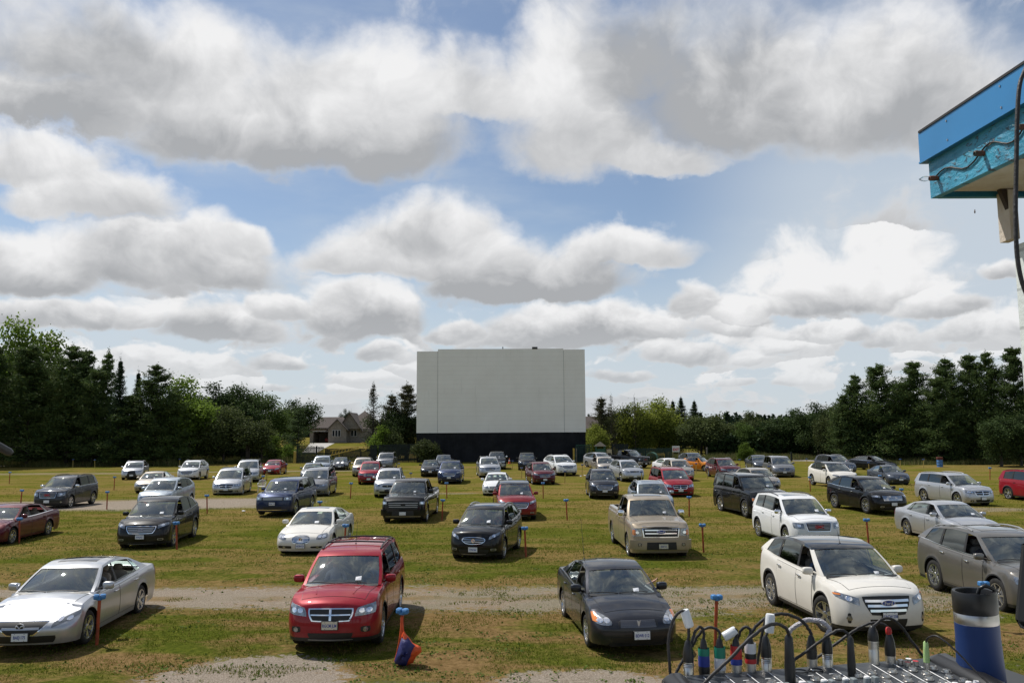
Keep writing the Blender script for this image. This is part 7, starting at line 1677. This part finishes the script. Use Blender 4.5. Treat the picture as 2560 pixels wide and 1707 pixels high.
def mixer():
    t = thing('audio_mixer', 'dark grey audio mixing console with rows of steel sockets and white lines', 'audio mixer', tuple(F_(.243, .22, 3.80)), TA)
    inv = t.matrix_basis.inverted(); q = lambda u, v, z: inv @ F_(u, v, z)
    zp = lambda v: ZP-.10*v
    mb = MB(); W_ = .487; D_ = .44
    mb.add([q(0, 0, zp(0)), q(W_, 0, zp(0)), q(W_, D_, zp(D_)), q(0, D_, zp(D_)), q(0, 0, 3.805), q(W_, 0, 3.805), q(W_, D_, 3.805), q(0, D_, 3.805)], [(0, 1, 2, 3), (4, 7, 6, 5), (0, 4, 5, 1), (1, 5, 6, 2), (2, 6, 7, 3), (3, 7, 4, 0)]); mb.build('panel', MIXM, t)
    for u in (-.018, W_+.012):
        mb = MB(); pts = [q(u, v, zp(v)-.012+(.004 if v > .01 else -.004)) for v in (-.006, .02, .2, D_+.01)]; mb.tube(pts, [.016, .024, .024, .018], 10); mb.build('side_cheek', BLKS, t, 60)
    mb = MB(); n = 12; Mr = None
    for i in range(1, n):
        u = W_*i/n-.004; a, b = q(u, .012, zp(.012)+.0008), q(u, .30, zp(.30)+.0008); mb.tube([a, b], .0007, 4)
    mb.tube([q(W_*.60, .16, zp(.16)+.0008), q(W_, .16, zp(.16)+.0008)], .0006, 4); mb.build('panel_lines', WHITEP, t)
    Mt = inv.to_3x3(); up = Vector((0, 0, 1))
    def at_(u, v): return Matrix.Translation(q(u, v, zp(v)))
    rs = random.Random(4); jm = MB(); jm.lathe([(.0085, 0), (.0085, .0012), (.0068, .0016), (.0062, .0052), (.0042, .0056), (.0036, .001), (.001, .001)], 14); jme = jm.mesh('socket', [STEEL], 40)
    km = MB(); km.lathe([(.006, 0), (.0055, .009), (.0045, .0115), (.001, .012)], 12, mis=[0, 1, 1]); kme = km.mesh('knob', [KNG, WHITEP], 40)
    sm = MB(); sm.rbox((0, 0, .006), (.008, .012, .013), .001); sme = sm.mesh('switch_cap', [KNG])
    for i in range(12):
        u0 = W_*(i+.5)/12-.004
        rows = [(jme, .055, .002), (kme, .083, 0), (jme, .108, -.003), (kme, .135, 0), (kme, .160, 0), (kme, .185, 0), (kme, .21, 0)] if i < 8 else [(jme, .048, -.006), (jme, .066, .007), (jme, .088, -.006), (jme, .106, .007), (kme, .133, -.006), (kme, .133, .008), (jme, .155, 0), (kme, .185, 0)]
        for me, v, du in rows: o = link(me.name.split('.')[0], me, t); o.location = q(u0+du, v, zp(v))
        if i < 8: o = link('switch_cap', sme, t); o.location = q(u0+.012, .088, zp(.088))
    rm = MB(); rm.lathe([(.005, 0), (.005, .008), (.001, .008)], 10, mis=[0, 1])
    for i, (u, v) in enumerate(((.415, .018), (.433, .016), (.420, .030), (.438, .028))): o = link('phono_socket', rm.mesh('phono_socket', [STEEL, WHITEP if i < 2 else REDP], 40), t); o.location = q(u, v, zp(v))
    for i in range(12): mb = MB(); u0 = W_*(i+.5)/12; c = q(u0, .038, zp(.038)+.001); mb.box(c, (.010, .002, .0006)); mb.build('print', WHITEP, t)
    for u in (.215, .245): mb = MB(); mb.tube([q(u+math.cos(a)*.013, .018+math.sin(a)*.010, zp(.018)+.001) for a in np.linspace(0, 6.283, 17)], .0012, 5, cap=False); mb.build('blank_socket', BLKS, t)
mixer()
def plug(label, bx, by, h_metal, h_boot, bands, cable, r=.0088, metal=True, D0=None, cm=CAB, cr=.0026, boot=BLKS, tip=None, base=None, slim=False, tagp=None, depth=0.0):
    x, y = unproj(bx, by, ZP-.004); t = thing('cable_plug', label, 'audio plug', (x, y, ZP-.006), 0, 'audio plugs standing in the mixer')
    z = 0; mb = MB()
    if metal and h_metal > 0:
        pr = [(r, 0), (r, h_metal)]
        if h_metal > .02: pr = [(r, 0), (r, h_metal*.66)]+[(r*(1.04 if k % 2 else .95), h_metal*(.68+.05*k)) for k in range(6)]+[(r, h_metal)]
        mb.lathe(pr, 18); mb.build('shell', STEEL, t, 50)
    mb = MB(); k = .55 if not slim else .8
    mb.lathe([(r*1.04, h_metal), (r*1.06, h_metal+h_boot*.3), (r*.92, h_metal+h_boot*.6), (r*k, h_metal+h_boot*.93), (r*k*.6, h_metal+h_boot), (.001, h_metal+h_boot)], 18); mb.build('boot', boot, t, 50)
    for (z0, z1, m) in bands: mb = MB(); mb.lathe([(r*1.12, z0), (r*1.15, (z0+z1)/2), (r*1.10, z1)], 18); mb.build('tape_band', m, t, 50)
    top = Vector((0, 0, h_metal+h_boot-.002)); pts = [top]; w0 = Vector((x, y, ZP-.006))
    for i, (px_, py) in enumerate(cable):
        d = y+(D0 if D0 is not None else .0)+depth*(i+1)/len(cable); pts.append(at(px_, py, d)-w0)
    sm = []
    for i in range(len(pts)-1):          # Catmull-Rom smoothing
        p0, p1, p2, p3 = pts[max(i-1, 0)], pts[i], pts[i+1], pts[min(i+2, len(pts)-1)]
        for q in range(5): f = q/5; sm.append(.5*((2*p1)+(p2-p0)*f+(2*p0-5*p1+4*p2-p3)*f*f+(3*p1-p0-3*p2+p3)*f**3))
    sm.append(pts[-1]); rk = random.Random(label); sm = [p_ if i_ < 2 else p_+Vector((rk.uniform(-1, 1), rk.uniform(-1, 1), rk.uniform(-1, 1)))*cr*.22 for i_, p_ in enumerate(sm)]; mb = MB(); mb.tube(sm, cr, 8); mb.build('cable', cm, t, 60)
    if tip: mb = MB(); mb.sell(top+Vector((-.001, 0, .004)), (.011, .011, .016), .8, 10, 6); mb.build('red_tip', tip, t, 60)
    if tagp:
        a, b = [at(*p, y+.004)-w0 for p in tagp]; mb = MB(); mb.tube([a, a.lerp(b, .1), a.lerp(b, .9), b], [.0070, .0082, .0082, .0075], 12); mb.build('cable_tag', pmat('clear_sleeve', (.66, .68, .70), .3), t, 60)
    return t
TG = pmat('tape_green', (.01, .20, .13), .5); TB = pmat('tape_blue', (.015, .035, .25), .5); TR = pmat('tape_red', (.45, .02, .02), .5); TWH = pmat('tape_white', (.62, .62, .64), .45); WRAP = pmat('clear_wrap', (.45, .43, .46), .2, bump=.6, bscale=120)
plug('black plug with a long clear sleeve, first at the mixer left end', 1722, 1689, .026, .036, [], [(1722, 1570), (1714, 1530), (1698, 1530), (1680, 1556), (1671, 1610), (1676, 1690), (1680, 1740)], tagp=((1711, 1524), (1724, 1566)))
plug('plug wrapped in green and blue tape', 1761, 1684, .0, .062, [(.004, .016, BLKS), (.016, .034, TB), (.034, .046, TG)], [(1759, 1578), (1750, 1566), (1737, 1580), (1722, 1625), (1700, 1662), (1686, 1690)], metal=False, depth=-.01)
plug('plug wrapped in green and white tape', 1801, 1684, .012, .050, [(.010, .030, TWH), (.030, .048, TG)], [(1799, 1580), (1783, 1568), (1762, 1571), (1744, 1590), (1730, 1615)], depth=.02)
plug('plug wrapped in red and blue tape with a clear sleeve beside it', 1842, 1683, .018, .044, [(.018, .028, TB), (.028, .050, TR)], [(1841, 1580), (1838, 1572), (1826, 1580), (1812, 1591)], tagp=((1840, 1574), (1809, 1592)))
plug('plug wrapped in white, black and red tape', 1878, 1681, .020, .042, [(.019, .027, TR), (.027, .036, BLKS), (.036, .053, TWH)], [(1876, 1575), (1866, 1566), (1853, 1575), (1845, 1595), (1840, 1620)], depth=.015)
plug('black plug with ringed steel shell and an upright clear sleeve', 1917, 1679, .028, .036, [], [(1921, 1570), (1921, 1540), (1914, 1548), (1903, 1600), (1893, 1660)], tagp=((1926, 1534), (1923, 1580)), depth=.02)
plug('thick long black jack plug with a cable sweeping down to the left', 1976, 1702, .0, .078, [], [(1968, 1573), (1948, 1560), (1922, 1562), (1880, 1590), (1830, 1640), (1780, 1688), (1740, 1730)], r=.0085, metal=False, slim=True, cr=.0029, depth=-.10)
plug('black plug with steel shell whose cable arches high to the left', 2031, 1671, .020, .040, [], [(2024, 1575), (2000, 1548), (1962, 1534), (1922, 1540), (1890, 1565), (1868, 1598), (1852, 1625)], cr=.0029, depth=.03)
plug('black plug with a cable wrapped in clear shiny tape', 2070, 1669, .028, .032, [], [(2074, 1572), (2056, 1554), (2022, 1549), (1992, 1562), (1972, 1580)], cm=WRAP, cr=.0042, depth=.02)
plug('slim black jack plug right of the clear wrapped one', 2130, 1686, .0, .066, [], [(2124, 1590), (2108, 1575), (2086, 1578), (2058, 1597), (2018, 1627), (1982, 1650)], r=.0066, metal=False, slim=True, depth=.03)
plug('tall plug with a long plain steel shell', 2186, 1662, .045, .026, [], [(2190, 1560), (2206, 1547), (2228, 1546), (2252, 1565), (2282, 1606), (2312, 1642), (2346, 1658)], r=.0088, depth=.02)
plug('black plug with a red tip at the right end of the mixer', 2227, 1660, .018, .040, [], [(2214, 1563), (2192, 1556), (2160, 1562), (2124, 1584), (2080, 1615), (2040, 1645)], r=.0088, tip=TR, depth=.03)
plug('small lime green mini plug with a thin cable to the right', 2318, 1672, .014, .036, [], [(2322, 1592), (2344, 1590), (2384, 1620), (2430, 1668), (2470, 1706), (2500, 1740)], r=.0050, boot=pmat('lime_plastic', (.38, .55, .22), .5), slim=True, cr=.0016, depth=-.12)
def mug():
    D = 1.50; c = at(2437, 1475, D); R_ = .0357; zt = c.z; t = thing('travel_mug', 'steel travel mug with a ribbed blue sleeve and black lid', 'travel mug', (c.x+.003, D, 3.807)); h = zt-3.807; t.rotation_euler = (0, R(-1.3), 0)
    mb = MB(); mb.lathe([(R_*.9, 0), (R_*1.08, .004), (R_*1.08, .050), (R_*1.02, .052)], 40); mb.lathe([(R_*.99, h-.055), (R_*1.0, h-.053), (R_*1.0, h-.038), (R_*.98, h-.037)], 40); mb.lathe([(.001, 0), (R_*.9, 0)], 40); mb.lathe([(R_*.95, .04), (R_*.93, h-.04)], 30); mb.build('steel_body', pmat('brushed_steel', (.50, .48, .46), .32, 1.0, bump=.08, bscale=8), t, 50)
    pr = [(R_*1.07, .052)]
    for i in range(34):
        z = .053+(h-.055-.054)*i/33; f = i/33; rr = R_*(1.075-.085*min(1, f*1.3)); pr += [(rr, z), (rr*1.008, z+.0008)]
    mb = MB(); mb.lathe(pr+[(R_*.99, h-.055)], 40); mb.build('sleeve', pmat('silicone_blue', (.006, .035, .15), .5), t, 50)
    mb = MB(); mb.lathe([(R_*.98, h-.038), (R_*1.01, h-.036), (R_*1.01, h-.003), (R_*.97, h), (R_*.84, h-.001), (R_*.80, h-.010), (.001, h-.010)], 40); l = mb.build('lid', BLKS, t, 40)
    mb = MB(); mb.tube([(.006, 0, h-.008), (.008, -.004, h+.004), (.018, -.006, h+.009), (.032, -.006, h+.002), (.038, -.004, h-.004)], .0035, 8); mb.build('lid_loop', BLKS, l, 60)
mug()
def laptop_case():
    t = thing('black_case', 'flat black equipment case between the mixer and the mug', 'case', tuple(F_(.60, .16, 3.81)), TA); mb = MB(); mb.rbox((0, 0, .018), (.14, .40, .036), .008); mb.build('case_body', BLKS, t); mb = MB(); mb.box((0, -.2, .02), (.05, .01, .012)); mb.build('latch', SATIN, t)
laptop_case()
def music_stand():
    a = at(2575, 1470, 1.22); t = thing('music_stand', 'black plastic stand head at the right edge beside the travel mug', 'stand', (a.x+.03, a.y, 3.07))
    z = a.z-3.07; mb = MB(); mb.rbox((.015, 0, z), (.12, .03, .130), .012, M=Matrix.Rotation(R(9), 3, 'Y')); mb.build('head', BLKS, t, 40); mb = MB(); mb.tube([(.02, .02, z), (.02, .03, .05)], .012, 8); mb.build('pole', BLKS, t); mb = MB(); mb.lathe([(.14, 0), (.13, .02), (.001, .03)], 20); mb.build('base', BLKS, t)
music_stand()
def boom():
    a = at(28, 1133, 1.3); b = at(-120, 1050, 1.22); c = at(-700, 760, .95); t = thing('microphone_boom', 'end of a black microphone boom poking in at the left edge', 'microphone stand', (c.x, c.y, 3.07)); w0 = Vector((c.x, c.y, 3.07))
    mb = MB(); mb.tube([a-w0, a.lerp(b, .06)-w0, b-w0, c-w0], [.0045, .0066, .0066, .0066], 12); mb.build('boom_arm', BLKS, t, 50); mb = MB(); mb.tube([(0, 0, 0), c-w0], .012, 10); mb.build('pole', BLKS, t); mb = MB(); mb.lathe([(.15, 0), (.14, .02), (.001, .03)], 20); mb.build('base', BLKS, t)
boom()
# ------------------------------------------------------------------ concession building corner on the right
def fascia_mat():
    m = bpy.data.materials.new('peeling_blue_paint'); m.use_nodes = True; nt = m.node_tree; b = nt.nodes['Principled BSDF']; g = G(nt); tc = g.n('ShaderNodeTexCoord'); x, y, z = g.sep(tc.outputs['Object'])
    st = g.comb(g.mul(x, 8), g.mul(y, 14), g.mul(z, 34)); n_ = g.noise(st, 1.0, 6, .68, .8); n2 = g.noise(tc.outputs['Object'], 3.0, 4, .6)
    f = g.mul(g.ramp(n_, .56, .59), g.ramp(n2, .42, .50)); c = g.mix(g.ramp(n2, .3, .7), (.022, .22, .36), (.045, .33, .50)); c = g.mix(f, c, (.02, .07, .11)); f2 = g.mul(g.ramp(n_, .66, .69), g.ramp(n2, .52, .58)); c = g.mix(f2, c, (.42, .34, .27))
    g.ln(c, b.inputs['Base Color']); b.inputs['Roughness'].default_value = .42; bp = g.n('ShaderNodeBump'); bp.inputs['Strength'].default_value = 1.0; bp.inputs['Distance'].default_value = .012; g.ln(n_, bp.inputs['Height']); g.ln(bp.outputs[0], b.inputs['Normal']); return m
OX = at(2325, 480, 4.3).x+.02
def building():
    t = thing('concession_building', 'white block building with a peeling blue roof fascia at the upper right', 'building', (OX, 0, 0)); ox = OX
    Yc = 4.3; zt, zm, zb_ = at(2312, 330, Yc).z, at(2314, 402, Yc).z, at(2325, 495, Yc).z; Y0 = -3.0; slope = lambda v_: (v_[0], v_[1], v_[2]+.033*(v_[1]-Yc))
    BL = pmat('fascia_blue_metal', (.028, .22, .50), .38, var=.12, scale=2)
    mb = MB(); ly = Yc+.03-Y0
    mb.box((-.035, (Yc+.03+Y0)/2, (zt+zm)/2), (.03, ly, zt-zm)); mb.box((-.028, (Yc+.03+Y0)/2, zm-.004), (.05, ly+.01, .010)); mb.box((1.5, Yc+.02, (zt+zm)/2), (3.0, .03, zt-zm)); mb.v = [slope(v_) for v_ in mb.v]; mb.build('fascia_flashing', BL, t)
    for y in (-1.5, .4, 2.25):
        mb = MB(); mb.box((-.052, y, (zt+zm)/2), (.006, .03, zt-zm-.01)); mb.v = [slope(v_) for v_ in mb.v]; mb.build('flashing_joint', BL, t)
    mb = MB()
    for y in np.arange(-2.4, 4.3, .46):
        for z_ in (zm+.03, zt-.03): mb.box((-.0515, y, z_), (.004, .008, .008))
    mb.v = [slope(v_) for v_ in mb.v]; mb.build('nail_heads', SATIN, t)
    mb = MB(); mb.box((0, (Yc+Y0)/2-.004, (zm+zb_)/2), (.04, Yc-Y0, zm-zb_+.01)); mb.box((1.5, Yc-.02, (zm+zb_)/2), (2.96, .04, zm-zb_+.01)); mb.v = [slope(v_) for v_ in mb.v]; mb.build('fascia_board', fascia_mat(), t)
    SOF = pmat('soffit_white', (.80, .79, .75), .8, col2=(.55, .48, .40), scale=2.2, bump=.4); mb = MB(); mb.box((.75, (Yc+Y0)/2-.045, zb_+.022), (1.44, Yc-Y0-.09, .02))
    mb.v = [slope(v_) for v_ in mb.v]; mb.build('soffit', SOF, t)
    for y in np.arange(-2.6, 4.2, .62): mb = MB(); mb.box((.25, y, zb_+.008), (.44, .012, .008)); mb.v = [slope(v_) for v_ in mb.v]; mb.build('soffit_joint', pmat('joint_brown', (.16, .10, .07), .9) if y < -2.5 else bpy.data.materials['joint_brown'], t)
    mb = MB(); mb.box((1.5, (Yc+Y0)/2+.02, zt+.004), (3.11, ly-.03, .012)); mb.v = [slope(v_) for v_ in mb.v]; mb.build('roof', pmat('roof_black', (.02, .02, .022), .8), t)
    xw = at(2545, 760, 4.22).x-ox; WB = bpy.data.materials.new('painted_block'); WB.use_nodes = True; nt = WB.node_tree; b = nt.nodes['Principled BSDF']; g = G(nt); tc = g.n('ShaderNodeTexCoord'); x, y, z = g.sep(tc.outputs['Object'])
    br = g.n('ShaderNodeTexBrick'); g.ln(g.comb(g.add(y, x), z, 0), br.inputs['Vector']); br.inputs['Scale'].default_value = 1; br.inputs['Brick Width'].default_value = .4; br.inputs['Row Height'].default_value = .2; br.inputs['Mortar Size'].default_value = .008
    br.inputs['Color1'].default_value = (.70, .74, .72, 1); br.inputs['Color2'].default_value = (.64, .69, .67, 1); br.inputs['Mortar'].default_value = (.45, .48, .47, 1); g.ln(br.outputs['Color'], b.inputs['Base Color']); b.inputs['Roughness'].default_value = .7
    bp = g.n('ShaderNodeBump'); bp.inputs['Strength'].default_value = .6; bp.inputs['Distance'].default_value = .02; g.ln(g.add(g.mul(br.outputs['Fac'], -1.0), g.mul(g.noise(tc.outputs['Object'], 30, 3), .3)), bp.inputs['Height']); g.ln(bp.outputs[0], b.inputs['Normal'])
    mb = MB(); mb.box((xw+1.3, (4.22+Y0)/2, zb_/2-.14), (2.6, 4.22-Y0, zb_-.28)); mb.build('wall', WB, t)
    z6 = at(2535, 603, 4.2).z; mb = MB(); mb.box((xw-.028, 4.205, (z6+zb_)/2+.003), (.045, .10, zb_-z6)); mb.build('corner_trim', SOF, t)
    mb = MB(); mb.add([(xw-.052, 4.16, zb_+.01), (xw-.088, 4.16, zb_+.01), (xw-.050, 4.16, zb_-.10), (xw-.052, 4.19, zb_+.01), (xw-.088, 4.19, zb_+.01), (xw-.050, 4.19, zb_-.10)], [(0, 1, 2), (5, 4, 3), (0, 3, 4, 1), (1, 4, 5, 2), (2, 5, 3, 0)]); mb.build('bracket', pmat('bracket_brown', (.05, .035, .03), .8), t)
    # festoon lamps
    BULB = glassmat('clear_bulb', (.96, .96, .96), .7, 1.35); SOCK = pmat('socket_green', (.025, .045, .03), .6, col2=(.20, .06, .03), scale=30); pts = []
    fest = thing('string_lights', 'old string of clear bulbs tacked along the blue fascia', 'string lights', (OX-.03, 3.5, zb_)); W0 = Vector((OX-.03, 3.5, zb_))
    for px_, py in ((2338, 446), (2452, 384), (2563, 318), (2700, 236), (2860, 140)):
        D = (OX-.035)/at(px_, py, 1.0).x; p = at(px_, py, D); q = p-W0
        mb = MB(); mb.lathe([(.001, .03), (.012, .028), (.014, .0), (.013, -.018), (.009, -.02)], 14, M=Matrix.Translation(q+Vector((-.012, 0, .0))) @ Matrix.Rotation(R(90), 4, 'Y')); s_ = mb.build('socket', SOCK, fest, 40)
        mb = MB(); mb.lathe([(.008, 0), (.0125, .012), (.0145, .026), (.011, .042), (.005, .054), (.001, .058)], 14, M=Matrix.Translation(q+Vector((-.028, .0, .0))) @ Matrix.Rotation(R(-96), 4, 'Y')); mb.build('bulb', BULB, s_, 60)
        pts.append(q+Vector((-.004, .02, .01)))
    sm = []
    for i in range(len(pts)-1):
        for k in range(8): f = k/8; p = pts[i].lerp(pts[i+1], f); p.z += .028*math.sin(f*math.pi*2)-.012*math.sin(f*math.pi); p.x = .004; sm.append(p)
    mb = MB(); mb.tube(sm, .0042, 6); mb.build('wire', CAB, fest, 60)
building()
def hanging_cable():
    P = [(2600, 60), (2566, 165), (2549, 215), (2543, 300), (2541, 410), (2539, 520), (2541, 610), (2549, 680), (2566, 735), (2600, 800)]; pts = [at(*p, 1.5) for p in P]; mb = MB(); sm = []
    for i in range(len(pts)-1):
        p0, p1, p2, p3 = pts[max(i-1, 0)], pts[i], pts[i+1], pts[min(i+2, len(pts)-1)]
        for q in range(6): f = q/6; sm.append(.5*((2*p1)+(p2-p0)*f+(2*p0-5*p1+4*p2-p3)*f*f+(3*p1-p0-3*p2+p3)*f**3))
    mb.tube(sm, .0040, 8); o = mb.build('hanging_cable', CAB, smooth=60); tag(o, 'black cable looping down at the right edge in front of the building', 'cable')
hanging_cable()
p = at(2437, 530, 4.0); mb = MB(); mb.sell((0, 0, 0), (.007, .006, .016), .9, 8, 5); mb.sell((.001, 0, .010), (.004, .004, .008), .9, 6, 4); o = mb.build('insect', pmat('insect_brown', (.12, .07, .05), .7), smooth=60); o.location = p; tag(o, 'tiny brown insect in the air below the blue fascia', 'insect')
